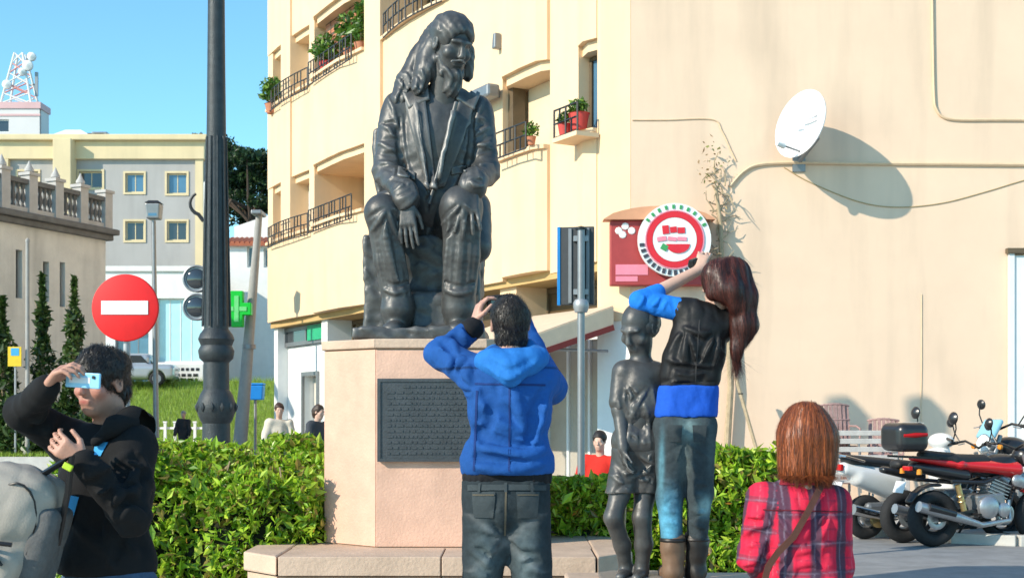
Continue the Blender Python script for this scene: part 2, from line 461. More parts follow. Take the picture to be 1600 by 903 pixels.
def rungs(a, b, half, n, r, seed, slant=.3):
    """short folds across a limb from pixel a to pixel b"""
    g = np.random.default_rng(seed); a = np.array(a, float); b = np.array(b, float); d = (b - a) / np.linalg.norm(b - a); c = np.array([-d[1], d[0]]); out = []
    for i in range(n):
        m = a + (b - a) * (i + g.uniform(.2, .8)) / n; s = d * g.normal(0, slant) * half; e0, e1 = g.uniform(-.95, -.3), g.uniform(.3, .95)
        out.append(((r if i % 2 == 0 else -r * .85) * g.uniform(.7, 1.2), [m + c * half * e0 + s, m + d * half * g.normal(0, .15), m + c * half * e1 - s]))
    return out
# ------------------------------------------------------------------ shared materials
M_ASPH = mat('asphalt', (.24, .24, .24), .85, 0, .25, 3., .5, 120.)
M_PAVE = mat('pale_paving', (.46, .44, .41), .8, 0, .18, 4., .3, 60.)
M_KERB = mat('kerb_stone', (.50, .48, .44), .8, 0, .15, 5., .3, 50.)
M_LAWN = mat('lawn_earth', (.22, .30, .07), .9, 0, .4, 3., .6, 50.)
M_CREAM = mat('cream_stucco', (.78, .575, .42), .85, 0, .06, .7, .3, 70., stain=.20)
M_CREAM2 = mat('cream_facade_paint', (.78, .56, .35), .8, 0, .05, 1.5, .2, 90., stain=.12)
M_BLIND = mat('cream_blind', (.68, .54, .36), .7, 0, .06, 3.)
M_OCHRE = mat('ochre_shade', (.50, .335, .14), .8, 0, .12, 2.)  # shaded cream of soffit and balcony recess put into the colour as ochre
M_DARK = mat('dark_painted_metal', (.03, .032, .035), .5, .3, .2, 8.)
M_BROWN = mat('brown_frame', (.12, .085, .05), .5, 0, .2, 6.)
M_WHITE = mat('white_paint', (.74, .74, .72), .6, 0, .06, 3., stain=.08)
M_GLASS = glass('dark_glass', (.03, .035, .04))
M_BLUEGL = glass('sky_blue_glass', (.07, .17, .27), .1)
M_GREYM = mat('grey_metal', (.25, .26, .27), .45, .6, .12, 8.)
M_BROWNG = glass('brown_glass', (.11, .07, .035), .15)

# ------------------------------------------------------------------ ground, pavement, lawns
m = MB(); m.add([(-600, -60, 0), (600, -60, 0), (600, 1800, 0), (-600, 1800, 0)], [(0, 1, 2, 3)])
structure('ground', m, M_ASPH)
# pavement along the cream wall: kerb stones and slabs
pav = [(1.2, 20.0), (1.2, 16.1), (4.9, 16.1), (5.25, 15.3), (5.9, 14.95), (16, 14.95), (16, 20.0)]
m = MB(); m.prism([(x, y) for x, y in pav], -.05, .085); pavement = structure('pavement', m, M_PAVE)
def slab_mesh(sx, sy, t):
    return MB().box((0, 0, 0), (sx, sy, t)).mesh('slab')
sl = slab_mesh(.585, .585, .03); sl.materials.append(M_PAVE)
inside = lambda x, y: (1.5 < x < 15.5 and 16.45 < y < 19.95) or (6.1 < x < 15.5 and 15.3 < y < 16.5)
for i in range(8, 20):
    for j in range(0, 9):
        x = 1.5 + i * .6; y = 15.6 + j * .6
        if inside(x, y) and x < 9.5:
            o = obj('slab', sl, None, pavement); o.location = (x, y, .088 + random.uniform(-.003, .003)); o.rotation_euler = (0, 0, random.uniform(-.006, .006))
for a, b in zip(pav[1:-2], pav[2:-1]):
    a = np.array(a); b = np.array(b); L = np.linalg.norm(b - a); n_ = max(1, int(round(L / .9)))
    for i in range(n_):
        if a[0] + (b[0] - a[0]) * i / n_ > 10: continue
        p0 = a + (b - a) * (i + .01) / n_; p1 = a + (b - a) * (i + .99) / n_
        mm = MB(); mm.bar((*p0, .06), (*p1, .06), .16, .13); obj('kerb_stone', mm, M_KERB, pavement, bevel=.012)
# pale unseen sheet around the monument, added to bounce warm light upwards
m = MB(); m.add([(-14, -25, .004), (2.4, -25, .004), (2.4, 12.6, .004), (-14, 12.6, .004)], [(0, 1, 2, 3)])
structure('plaza_bounce', m, mat('bounce_stone', (.52, .46, .38), .8, 0, .15, 2., .2, 40.))
# plaza paving on the far left street
m = MB(); m.add([(-40, 20, .004), (-7.2, 20, .004), (-7.2, 47, .004), (-40, 47, .004)], [(0, 1, 2, 3)])
structure('street_paving', m, M_PAVE)

def blades(n, sampler, hh, width, seed):
    r = np.random.default_rng(seed); p = sampler(n, r); a = r.uniform(0, 6.28, n); h = hh * r.uniform(.5, 1.2, n)
    lean = r.normal(0, .35, (n, 2)) * h[:, None]
    d = np.c_[np.cos(a), np.sin(a), np.zeros(n)] * width
    tip = p + np.c_[lean, h]
    v = np.stack([p - d, p + d, tip], 1).reshape(-1, 3)
    f = np.arange(3 * n).reshape(n, 3)
    base = np.array([.24, .36, .05]) * r.uniform(.6, 1.5, (n, 1)) * np.array([1, 1, 1]) + r.uniform(0, .05, (n, 1)) * np.array([1, .6, 0])
    return make_mesh('grass', v, f, False, np.repeat(base, 3, 0))
M_GRASS = mat('grass_blade', (0, 0, 0), .6, 0, .1, 5., attr='tone', trans=.3)
# raised lawn by the grey building, bank below the white shops
def lawn(name, quad, label, n, hh, seed):
    q = np.array(quad, float)
    m = MB(); m.add(np.concatenate([q, q * [1, 1, 0]]), [(0, 1, 2, 3), (0, 4, 5, 1), (1, 5, 6, 2), (2, 6, 7, 3), (3, 7, 4, 0)])
    structure(name, m, M_LAWN)
    def smp(n, r):
        s, t = r.random(n), r.random(n); s = s[:, None]; t = t[:, None]
        return q[0] * (1 - s) * (1 - t) + q[1] * s * (1 - t) + q[2] * s * t + q[3] * (1 - s) * t
    g = obj('grass', blades(n, smp, hh, .012, seed), M_GRASS); tag(g, label, 'grass', None, 'stuff')
lawn('lawn', [(-17, 27, .62), (-9.2, 27, .62), (-9.6, 30.6, .62), (-17, 30.6, .62)], 'bright strip of lawn in front of the grey balustraded building', 26000, .12, 1)
lawn('grass_bank', [(-22, 48, .1), (-8, 48, .1), (-8, 58.5, 3.0), (-22, 58.5, 3.0)], 'sunny grass bank below the white shops behind the lamp post', 30000, .3, 2)
m = MB(); m.bar((-17, 26.9, .3), (-9.1, 26.9, .3), .18, .66); structure('lawn_kerb', m, M_KERB)

# ------------------------------------------------------------------ wall with openings: front plane y = 0 facing -y, reveals t deep
def wall_holes(m, x0, x1, z0, z1, holes, t=.2):
    xs = sorted({x0, x1, *[h[0] for h in holes], *[h[1] for h in holes]}); zs = sorted({z0, z1, *[h[2] for h in holes], *[h[3] for h in holes]})
    for a, b in zip(xs, xs[1:]):
        for c, d in zip(zs, zs[1:]):
            cx, cz = (a + b) / 2, (c + d) / 2
            if any(h[0] < cx < h[1] and h[2] < cz < h[3] for h in holes): continue
            m.add([(a, 0, c), (b, 0, c), (b, 0, d), (a, 0, d)], [(0, 1, 2, 3)])
    for a, b, c, d in holes:
        m.add([(a, 0, c), (b, 0, c), (b, 0, d), (a, 0, d), (a, t, c), (b, t, c), (b, t, d), (a, t, d)], [(0, 4, 5, 1), (1, 5, 6, 2), (2, 6, 7, 3), (3, 7, 4, 0)])
    return m
def window(parent, x0, x1, z0, z1, frame, pane, y=.0, t=.2, bars=1, sill=None, fw=.07):
    m = MB(); yy = y + t - .06
    m.box2((x0, yy - .03, z0), (x0 + fw, yy + .03, z1)); m.box2((x1 - fw, yy - .03, z0), (x1, yy + .03, z1))
    m.box2((x0 + fw, yy - .03, z1 - fw), (x1 - fw, yy + .03, z1)); m.box2((x0 + fw, yy - .03, z0), (x1 - fw, yy + .03, z0 + fw))
    w_ = obj('window', m, frame, parent)
    n_ = bars + 1; dx = (x1 - x0 - 2 * fw) / n_
    for i in range(n_):
        a = x0 + fw + i * dx; g = MB().box2((a + (.02 if i else 0), yy - .008, z0 + fw), (a + dx - (.02 if i < n_ - 1 else 0), yy + .008, z1 - fw))
        obj('pane', g, pane, w_)
    for i in range(bars):
        a = x0 + fw + (i + 1) * dx; obj('mullion', MB().box2((a - .02, yy - .025, z0 + fw), (a + .02, yy + .02, z1 - fw)), frame, w_)
    if sill is not None:
        obj('sill', MB().box2((x0 - .08, y - .1, z0 - .09), (x1 + .08, y + .06, z0 - .002)), sill, w_)
    return w_

# ------------------------------------------------------------------ yellow and grey apartment block far left
M_GREYW = mat('grey_render', (.40, .385, .37), .85, 0, .06, .6, .2, 20., stain=.15)
M_YELL = mat('yellow_trim', (.70, .57, .35), .8, 0, .06, .8, stain=.12)
S66 = 66 / FPX
def X66(px): return (px - 800) * S66
def Z66(py): return CAMZ + (HZ - py) * S66
rb = thing('apartment_block', 'grey apartment block with yellow cornice and yellow-framed windows under the sky', 'building', (0, 66, 0))
holes = [(X66(a), X66(b), Z66(d), Z66(c)) for a, b, c, d in
         [(196, 225, 271, 301), (261, 292, 271, 303), (124, 160, 268, 294), (196, 225, 346, 376), (261, 292, 346, 376), (124, 160, 346, 376), (28, 60, 268, 292), (28, 60, 346, 376)]]
XL, XR, ZT = X66(-60), X66(318), Z66(213)
m = MB(); wall_holes(m, XL, XR, 0, Z66(250), holes, .22); m.box2((XL, .22, 0), (XR - .01, 3, ZT - .3)); obj('wall', m, M_GREYW, rb)
obj('cornice_band', MB().box2((XL, -.25, Z66(250)), (XR + .1, 3.1, ZT - .3)), M_YELL, rb, bevel=.03)
obj('cornice', MB().box2((XL, -.55, ZT - .3), (XR + .3, 3.3, ZT)), M_YELL, rb, bevel=.05)
obj('pilaster', MB().box2((X66(92), -.9, 0), (X66(120), -.004, Z66(222))), M_YELL, rb, bevel=.03)
obj('pilaster', MB().box2((X66(306), -.14, 0), (XR, -.004, Z66(250) - .01)), M_YELL, rb)
obj('pilaster', MB().box2((X66(-6), -.3, 0), (X66(16), -.004, Z66(250) - .01)), M_YELL, rb)
for h in holes:
    ww = window(rb, *h, M_YELL, M_BLUEGL if h[0] > X66(190) and h[2] > 12 else M_GLASS, t=.22, bars=1, fw=.07)
    obj('surround', MB().box2((h[0] - .10, -.05, h[2] - .10), (h[0] - .002, -.003, h[3] + .10)).box2((h[1] + .002, -.05, h[2] - .10), (h[1] + .10, -.003, h[3] + .10))
        .box2((h[0], -.05, h[3] + .002), (h[1], -.003, h[3] + .10)).box2((h[0], -.05, h[2] - .10), (h[1], -.003, h[2] - .002)), M_YELL, ww)
# things on its roof
for px, wdt, hgt, mt, lab in ((118, 1.5, .35, M_DARK, 'low black box on the roof of the yellow-corniced block'), (143, .8, .42, M_GREYM, 'small grey unit on the roof, middle of the yellow-corniced block')):
    t_ = thing('roof_unit', lab, 'roof unit', (X66(px), 67.6, ZT))
    obj('housing', MB().box((0, 0, .08 + hgt / 2), (wdt, .8, hgt)), mt, t_, bevel=.04)
    for e in (-1, 1): obj('foot', MB().box((e * wdt * .35, 0, .04), (.12, .7, .08)), M_DARK, t_)
    obj('grille', MB().box((0, -.41, .08 + hgt / 2), (wdt * .6, .03, hgt * .6)), M_DARK, t_)
t_ = thing('roof_shelter', 'low white pitched shelter on the roof of the yellow-corniced block', 'shelter', (X66(98), 67.6, ZT))
obj('roof', MB().prism([(-1.2, .2), (1.2, .2), (.6, .55), (-.2, .55)], -.6, .6, lambda v: v[:, [0, 2, 1]]), M_WHITE, t_)
for e in (-1, 1): obj('post', MB().box((e * 1.0, 0, .1), (.1, .1, .2)), M_WHITE, t_)

# ------------------------------------------------------------------ tower with lattice mast
S80 = .04
tw = thing('tower_block', 'pale tower block with pink bands rising behind the yellow-corniced block', 'building', ((20 - 800) * S80, 80, 0))
M_PALE = mat('pale_render', (.66, .63, .62), .8, 0, .06, .5); M_PINK = mat('pink_band', (.66, .42, .42), .8, 0, .08, .7)
zt = CAMZ + (HZ - 163) * S80
hw = 1.68
m = MB(); wall_holes(m, -hw - 1.5, hw, 0, zt, [(-1.3, -.25, zt - 1.75, zt - .95)], .25); m.box2((-hw - 1.5, .25, 0), (hw, 1.6, zt)); obj('wall', m, M_PALE, tw)
window(tw, -1.3, -.25, zt - 1.75, zt - .95, M_WHITE, M_GLASS, t=.25, bars=0)
obj('band', MB().box2((-hw - 1.6, -.08, zt - .28), (hw + .08, 1.7, zt + .12)), M_PINK, tw)
obj('band', MB().box2((-hw - 1.55, -.05, zt - .75), (hw + .05, -.004, zt - .62)), M_PINK, tw)
ms = thing('lattice_mast', 'white and red lattice antenna mast on top of the pale tower', 'mast', ((22 - 800) * S80, 81, zt + .12))
M_RED = mat('red_paint', (.62, .28, .26), .5, 0, .1, 5.)
H = 3.3
for i, (sx, sy) in enumerate(((-1, -1), (1, -1), (1, 1), (-1, 1))):
    obj('leg', MB().tube([(sx * .95, sy * .7, 0), (sx * .25, sy * .25, H)], .075, 6), M_WHITE, ms)
for k in range(5):
    z0 = H * k / 5; z1 = H * (k + 1) / 5; f0 = .95 - .7 * k / 5; f1 = .95 - .7 * (k + 1) / 5; g0 = .7 - .45 * k / 5; g1 = .7 - .45 * (k + 1) / 5
    for sy in (-1, 1):
        obj('brace', MB().tube([(-f0, sy * g0, z0), (f1, sy * g1, z1)], .05, 5).tube([(f0, sy * g0, z0), (-f1, sy * g1, z1)], .05, 5), M_RED if k % 2 else M_WHITE, ms)
for x, z, r in ((.7, 2.4, .34), (.95, 2.95, .28), (.35, 2.0, .25), (-.6, 1.2, .3)):
    obj('drum_antenna', MB().lathe([(r, 0), (r * .95, .2), (r * .3, .3), (.02, .32)], (x, -.5, z), 14, rotm(math.pi / 2)), M_WHITE, ms)
    obj('antenna_arm', MB().tube([(x, -.4, z), (x * .4, 0, z)], .05, 5), M_GREYM, ms)
obj('panel_antenna', MB().box((1.15, -.3, 1.3), (.18, .15, 1.5)), M_GREYM, ms); obj('antenna_arm', MB().tube([(1.15, -.3, 1.3), (.4, 0, 1.3)], .05, 5), M_GREYM, ms)

# ------------------------------------------------------------------ white shops below the block, white house beside the pine
S59 = 59 / FPX
ws = thing('shop_building', 'low white shop building with pale cyan glass panel behind the no entry sign', 'building', (0, 59, 0))
x_ = lambda px: (px - 800) * S59
z_ = lambda py: CAMZ + (HZ - py) * S59
M_CYAN = glass('pale_cyan_glass', (.42, .68, .72), .15)
holes = [(x_(245), x_(316), z_(566), z_(466)), (x_(180), x_(232), z_(600), z_(520))]
m = MB(); wall_holes(m, x_(122), x_(332), 2.0, z_(420), holes, .3); m.box2((x_(122), .3, 2.0), (x_(332), 2, z_(420))); obj('wall', m, M_WHITE, ws)
window(ws, *holes[0], M_WHITE, M_CYAN, t=.3, bars=3, fw=.06); window(ws, *holes[1], M_GREYM, M_BLUEGL, t=.3, bars=2)
obj('parapet', MB().box2((x_(120), -.12, z_(424)), (x_(334), 2.1, z_(416))), M_WHITE, ws)
sgn = obj('sign_board', MB().box2((x_(243), -.14, z_(600)), (x_(318), -.004, z_(569))), M_WHITE, ws)
for row, zz in enumerate((z_(577), z_(586), z_(593))):          # dark lettering too small to read: strokes
    xx = x_(250); mm = MB()
    while xx < x_(310):
        wd = random.uniform(.1, .3); mm.box((xx + wd / 2, -.15, zz), (wd, .02, .13)); xx += wd + .09
    obj('lettering', mm, M_DARK, sgn)
hs = thing('white_house', 'white house with red tiled eave between the lamp post and yellow building', 'building', (0, 62, 0))
S62 = 62 / FPX; x_ = lambda px: (px - 800) * S62; z_ = lambda py: CAMZ + (HZ - py) * S62
holes = [(x_(386), x_(396), z_(418), z_(385)), (x_(412), x_(424), z_(418), z_(388))]
m = MB(); wall_holes(m, x_(346), x_(480), 2.0, z_(378), holes, .25); m.box2((x_(346), .25, 2.0), (x_(480), 7, z_(378))); m.box2((x_(352), 2.0, z_(378)), (x_(476), 7, z_(345))); obj('wall', m, M_WHITE, hs)
for h in holes: window(hs, *h, M_WHITE, M_GLASS, t=.25, bars=0)
M_TILE = mat('red_roof_tile', (.42, .13, .07), .8, 0, .2, 3.)
rf = obj('roof', MB().box(((x_(346) + x_(480)) / 2, .9, z_(375)), (x_(480) - x_(346) + .4, 2.4, .12), rotm(.22)), M_TILE, hs)
tm = MB().tube([(0, -1.2, 0), (0, 1.2, 0)], .11, 8).mesh('tile'); tm.materials.append(M_TILE)
for i in range(18):
    o = obj('tile', tm, None, rf); o.location = (x_(346) + .1 + i * .24, .9, z_(375) + .07); o.rotation_euler = (.22, 0, 0)
obj('gable', MB().prism([(x_(352), z_(345)), (x_(476), z_(345)), (x_(420), z_(322))], 2.0, 7.0, lambda v: v[:, [0, 2, 1]]), M_WHITE, hs)

# ------------------------------------------------------------------ grey building with a balustrade, left edge
M_GREYS = mat('grey_stone_render', (.68, .65, .60), .9, 0, .14, 1.2, .4, 25., stain=.3)
M_GREYD = mat('dark_weathered_stone', (.16, .155, .15), .9, 0, .25, 3., .4, 30.)
M_PALES = mat('pale_weathered_stone', (.48, .46, .44), .9, 0, .15, 3., .3, 30.)
gb = thing('balustraded_building', 'weathered grey building with stone roof balustrade and slit windows', 'building', (-11.43, 36, 0), math.atan2(.92, .39))
ZC = 6.55
slits = [(-1.80, -1.60, 4.4, 5.6), (-2.42, -2.20, 4.5, 5.55), (-3.38, -3.16, 4.5, 5.75), (-5.1, -4.9, 4.5, 5.7)]
m = MB(); wall_holes(m, -9, 0, 0, ZC, slits, .25); m.box2((-9, .25, 0), (0, 8, ZC)); obj('wall', m, M_GREYS, gb)
for h in slits: window(gb, *h, M_GREYD, M_GLASS, t=.25, bars=0, fw=.03)
obj('cornice', MB().box2((-9, -.28, ZC), (.28, 8, ZC + .16)).box2((-9, -.16, ZC - .16), (.16, 8, ZC - .002)), M_GREYD, gb, bevel=.03)
obj('plinth_rail', MB().box2((-9, -.1, ZC + .162), (.1, .12, ZC + .30)), M_PALES, gb)
rail = obj('top_rail', MB().box2((-9, -.12, ZC + .92), (.12, .14, ZC + 1.04)), M_GREYD, gb)
post_m = MB().box((0, 0, .5), (.3, .3, 1.0)).box((0, 0, 1.04), (.38, .38, .08)).mesh('post'); post_m.materials.append(M_PALES)
fin_m = MB().lathe([(.05, 0), (.12, .04), (.12, .10), (.07, .18), (.03, .27), (.01, .32)], n=10).mesh('finial'); fin_m.materials.append(M_PALES)
bal_m = MB().lathe([(.06, 0), (.06, .05), (.035, .1), (.075, .26), (.04, .45), (.06, .56), (.06, .62)], n=8).mesh('baluster'); bal_m.materials.append(M_GREYD)
for i, x in enumerate((-.02, -1.0, -1.95, -2.9, -3.85, -4.8, -5.75)):
    o = obj('post', post_m, None, gb); o.location = (x, .01, ZC + .16)
    if i: f_ = obj('finial', fin_m, None, gb); f_.location = (x, .01, ZC + 1.24)
    for k in range(4):
        b_ = obj('baluster', bal_m, None, gb); b_.location = (x - .24 - k * .165, .01, ZC + .30)
# low entrance canopy grilles seen as pale posts behind the far walker
# ------------------------------------------------------------------ the yellow building: curved balcony front going back to the left, flat end wall on the right
FA = nrm((-.492, .871, 0)); C0 = np.array([1.40, 20.25, 0.])
ang = math.atan2(FA[1], FA[0])
yb = thing('yellow_apartment_building', 'cream yellow apartment building with curved balconies and a blank end wall', 'building', C0, ang)
FN = np.array([-FA[1], FA[0], 0])
def uw(u, d, z): return C0 + FA * u + FN * d + np.array([0, 0, z])      # facade place to world
ZB = [3.95, 7.5, 11.05]; ST = 3.55; SILL = 2.05; TOP = 14.6
# body
E = uw(16, -1.3, 0); Ci = uw(0.0, -1.3, 0)
m = MB(); m.prism([(1.85, 20.0), (14, 20.0), (14, 50), (-4, 50), (E[0], E[1]), (Ci[0], Ci[1])], 0, TOP)
obj('end_wall', m, M_CREAM, yb, world=True)
m = MB(); cw = uw(.09, 0, 0); ci = uw(.09, -1.25, 0)
m.prism([(cw[0], cw[1]), (1.40, 20.245), (1.849, 19.996), (2.5, 20.3), (ci[0], ci[1])][::1], 3.0, TOP + .001); obj('corner_pier', m, M_CREAM2, yb, world=True)
m = MB(); m.prism([(cw[0], cw[1]), (1.45, 20.26), (1.848, 20.03), (2.5, 20.3), (ci[0], ci[1])], 0, 2.999); obj('corner_base', m, M_WHITE, yb, world=True)
def band(name, poly, z0, z1, mt=M_CREAM2, bevel=.0):
    return obj(name, MB().prism(poly, z0, z1), mt, yb, bevel=bevel)
def curve(u0, u1, d0, d1, n=4, base=-1.29):
    pts = [(u0, base)] + [(u1, base)]
    t = np.linspace(0, 1, n + 1)
    return [(u1, base)] + [(u1 + (u0 - u1) * a, d0 + (d1 - d0) * math.sin(math.pi * a)) for a in t] + [(u0, base)]
PAR = {  # parapets: name -> outline
    'w1': [(.65, -1.29), (.65, .02), (.37, .10), (.09, .02), (.09, -1.29)],
    's2': [(3.08, -1.29), (3.08, .06), (2.9, .18), (2.2, .20), (1.72, .18), (1.54, .06), (1.54, -1.29)],
    's3': curve(5.2, 8.4, .05, .16), 's5': [(12.4, -1.29), (12.4, .12), (12.15, .22), (11.2, .24), (10.4, .24), (9.9, .18), (9.27, .12), (9.27, -1.29)],
    's6': curve(12.4, 16.0, .06, .14, 4)}
for k, zb in enumerate(ZB):
    for nm, poly in PAR.items():
        band('parapet', poly[::-1], zb, zb + SILL)
        pl = np.array(poly); cc = pl.mean(0)
        lip = [(u, d + (.07 if d > -1 else 0)) for u, d in poly]
        band('sill', lip[::-1], zb + SILL + .002, zb + SILL + .07, M_CREAM2)
        band('lintel', [(u, d - .10 if d > -1 else d) for u, d in poly][::-1], zb + ST - .16, zb + ST - .002, M_CREAM2)
for u0, u1, d in ((.65, 1.54, .0), (3.08, 5.2, .06), (8.4, 9.27, .12), (15.6, 15.99, .05)):
    band('pier', [(u0, -1.29), (u1, -1.29), (u1, d), (u0, d)], 3.9 if u0 < 15 else 3.951 + SILL, TOP)
band('pier', [(13.9, -1.29), (14.6, -1.29), (14.6, .18), (13.9, .18)], ZB[0] + SILL + .08, TOP)
band('pier', [(12.4, -1.29), (12.75, -1.29), (12.75, .1), (12.4, .1)], ZB[0] + SILL + .08, TOP)
# openings: window by the corner, roller blinds, balcony recess in painted ochre shade
for k, zb in enumerate(ZB[:2]):
    z0, z1 = zb + SILL + .075, zb + ST - .165
    def lw(u0, u1, d, frame, pane, bars=1, fw=.06):
        m = MB(); m.box2((u0, d - .04, z0), (u0 + fw, d + .04, z1)).box2((u1 - fw, d - .04, z0), (u1, d + .04, z1)).box2((u0 + fw, d - .04, z1 - fw), (u1 - fw, d + .04, z1)).box2((u0 + fw, d - .04, z0), (u1 - fw, d + .04, z0 + fw))
        w_ = obj('window', m, frame, yb); n_ = bars + 1; dx = (u1 - u0 - 2 * fw) / n_
        for i in range(n_): obj('pane', MB().box2((u0 + fw + i * dx + .015, d - .01, z0 + fw), (u0 + fw + (i + 1) * dx - .015, d + .01, z1 - fw)), pane, w_)
        for i in range(bars): obj('mullion', MB().box2((u0 + fw + (i + 1) * dx - .014, d - .03, z0 + fw), (u0 + fw + (i + 1) * dx + .014, d + .03, z1 - fw)), frame, w_)
        return w_
    lw(.10, .64, -.25, M_BROWN, M_BLUEGL, 0)
    lw(1.56, 3.06, -.5, M_BROWN, M_GLASS, 1)
    obj('roller_blind', MB().box2((1.60, -.42, z0 + .1), (2.88, -.36, z1)), M_BLIND, yb)
    obj('shutter_post', MB().box2((2.90, -.30, z0), (3.07, -.05, z1 + .02)), M_BROWN, yb)
    lw(5.3, 8.3, -1.0, M_BROWN, M_GLASS, 2)
    lw(9.3, 10.25, -.5, M_WHITE, M_BLIND, 0); lw(10.4, 12.3, -1.2, M_BROWN, M_OCHRE, 1)
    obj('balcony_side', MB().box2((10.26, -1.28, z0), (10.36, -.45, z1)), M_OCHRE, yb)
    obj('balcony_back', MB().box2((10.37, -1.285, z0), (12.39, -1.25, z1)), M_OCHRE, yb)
    lw(12.76, 13.89, -.35, M_WHITE, M_BLIND, 0); lw(14.61, 15.59, -.35, M_WHITE, M_BLIND, 0)
    # railings: three bars, uprights and crooked rungs
    def railing(u0, u1, dfun, zr0, zr1, step=.36):
        m = MB(); us = np.linspace(u0, u1, max(3, int((u1 - u0) / .22)))
        for z in np.linspace(zr0, zr1, 3):
            m.tube([(u, dfun(u), z) for u in us], .016, 5)
        n_ = max(1, int(round((u1 - u0) / step)))
        for i in range(n_ + 1):
            u = u0 + (u1 - u0) * i / n_; m.tube([(u, dfun(u), zr0), (u, dfun(u), zr1)], .018, 5)
            if i < n_:
                un = u0 + (u1 - u0) * (i + .5) / n_; a, b = (zr0, zr1) if i % 2 else (zr1, zr0)
                m.tube([(u + .04, dfun(u), (a + b) / 2), (un, dfun(un), (a + b) / 2), (un, dfun(un), b)], .016, 5)
        return obj('railing', m, M_DARK, yb)
    zs = zb + SILL
    railing(.02, .72, lambda u: .42, zs - .02, zs + .42, .35); railing(1.60, 3.02, lambda u: .44, zs - .02, zs + .42, .36)
    railing(5.4, 8.2, lambda u: .10 + .16 * math.sin(math.pi * (u - 5.2) / 3.2), zs, zs + .5)
    railing(9.6, 12.3, lambda u: .29, zs - .12, zs + .42)
    railing(12.7, 15.6, lambda u: .13 + .14 * math.sin(math.pi * (u - 12.4) / 3.6), zs - .1, zs + .42)
band('sill', [(.0, .03), (.74, .03), (.74, .45), (.0, .45)], ZB[0] + SILL - .10, ZB[0] + SILL - .03)
# soffit, recessed ground floor and its piers
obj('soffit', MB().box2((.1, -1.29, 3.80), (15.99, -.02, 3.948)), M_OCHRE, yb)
for u0, u1 in ((2.9, 3.5), (8.4, 9.2), (12.1, 12.5), (15.7, 15.99)):
    obj('ground_floor_pier', MB().box2((u0, -1.295, 0), (u1, -.12, 3.80)), M_CREAM2 if u0 < 12 else M_WHITE, yb)
def shop(u0, u1, z0, z1, n_, frame, pane, d=-.8):
    m = MB(); fw = .07
    for i in range(n_ + 1):
        u = u0 + (u1 - u0) * i / n_; m.box2((u - fw / 2, d - .05, z0), (u + fw / 2, d + .05, z1))
    m.box2((u0, d - .045, z1 - .1), (u1, d + .045, z1)).box2((u0, d - .045, z0), (u1, d + .045, z0 + .1))
    w_ = obj('shop_window', m, frame, yb)
    for i in range(n_):
        obj('pane', MB().box2((u0 + (u1 - u0) * i / n_ + .036, d - .01, z0 + .1), (u0 + (u1 - u0) * (i + 1) / n_ - .036, d + .01, z1 - .1)), pane, w_)
shop(.12, 2.88, .1, 2.9, 4, M_WHITE, glass('pale_shop_glass', (.42, .38, .32), .2)); shop(.12, 2.88, 2.92, 3.79, 3, M_BROWN, M_BROWNG)
shop(3.52, 8.38, 2.6, 3.79, 4, M_BROWN, M_BROWNG); shop(3.52, 8.38, .1, 2.58, 4, M_BROWN, M_GLASS); shop(9.22, 12.08, .1, 3.79, 3, M_BROWN, M_BROWNG)
shop(12.52, 15.68, 3.3, 3.79, 2, M_GREYM, M_GLASS, -.35)
obj('green_sign', MB().box2((12.7, -.33, 3.38), (13.9, -.27, 3.76)), mat('green_sign_paint', (.02, .36, .17), .5), yb)
# white ground floor at the far end with a door
m = MB(); m.box2((12.51, -1.29, 0), (13.45, -.40, 3.29)).box2((14.45, -1.29, 0), (15.69, -.40, 3.29)).box2((13.451, -1.29, 2.5), (14.449, -.40, 3.29)); obj('white_front', m, M_WHITE, yb)
dr = obj('door', MB().box2((13.47, -.72, .05), (14.43, -.66, 2.48)), mat('pale_door', (.62, .58, .50), .5), yb, bevel=.01)
obj('handle', MB().tube([(13.6, -.62, 1.05), (13.6, -.62, 1.3)], .02, 6), M_GREYM, dr)
obj('door_frame', MB().box2((13.36, -.40, 0), (13.46, -.34, 2.6)).box2((14.44, -.40, 0), (14.54, -.34, 2.6)).box2((13.462, -.40, 2.5), (14.438, -.34, 2.6)), M_GREYM, yb)
# awning box and small lamp on the facade
obj('awning_cassette', MB().box((3.75, .28, 7.28), (1.5, .26, .24)), M_GREYM, yb, bevel=.05)
for u in (3.2, 4.3): obj('cassette_bracket', MB().box((u, .1, 7.28), (.06, .12, .14)), M_GREYM, yb)
wl = obj('wall_lamp', MB().box((3.15, .14, 8.2), (.12, .16, .28), taper=.8), M_GREYM, yb, bevel=.02)

# flower pots and plants on the balconies, each a thing of its own
def leaf_cloud(n, sampler, size, seed, tones, fold=.35, norm=None):
    """n folded leaves around sampled points; tones = list of base colours"""
    r = np.random.default_rng(seed); p = sampler(n, r)
    a = r.normal(size=(n, 3)); a /= np.linalg.norm(a, axis=1)[:, None]
    b = r.normal(size=(n, 3)); b -= a * (a * b).sum(1)[:, None]; b /= np.linalg.norm(b, axis=1)[:, None]
    c = np.cross(a, b); s = (size * np.clip(np.exp(r.normal(-.08, .34, n)), .4, 1.9))[:, None]
    v = np.stack([p - a * s, p + b * s * .42 + c * s * fold * .4, p + a * s, p - b * s * .42 + c * s * fold * .4], 1).reshape(-1, 3)
    i = np.arange(n) * 4
    f = np.concatenate([np.stack([i, i + 1, i + 2], 1), np.stack([i, i + 2, i + 3], 1)])
    tn = np.array(tones)[r.integers(0, len(tones), n)] * r.uniform(.7, 1.3, (n, 1))
    return make_mesh('foliage', v, f, False, np.repeat(tn, 4, 0))
M_LEAF = mat('leaf', (0, 0, 0), .42, 0, .1, 20., attr='tone', trans=.30, spec=.5)
GREENS = [(.07, .17, .02), (.10, .22, .025), (.05, .12, .02), (.16, .27, .03)]
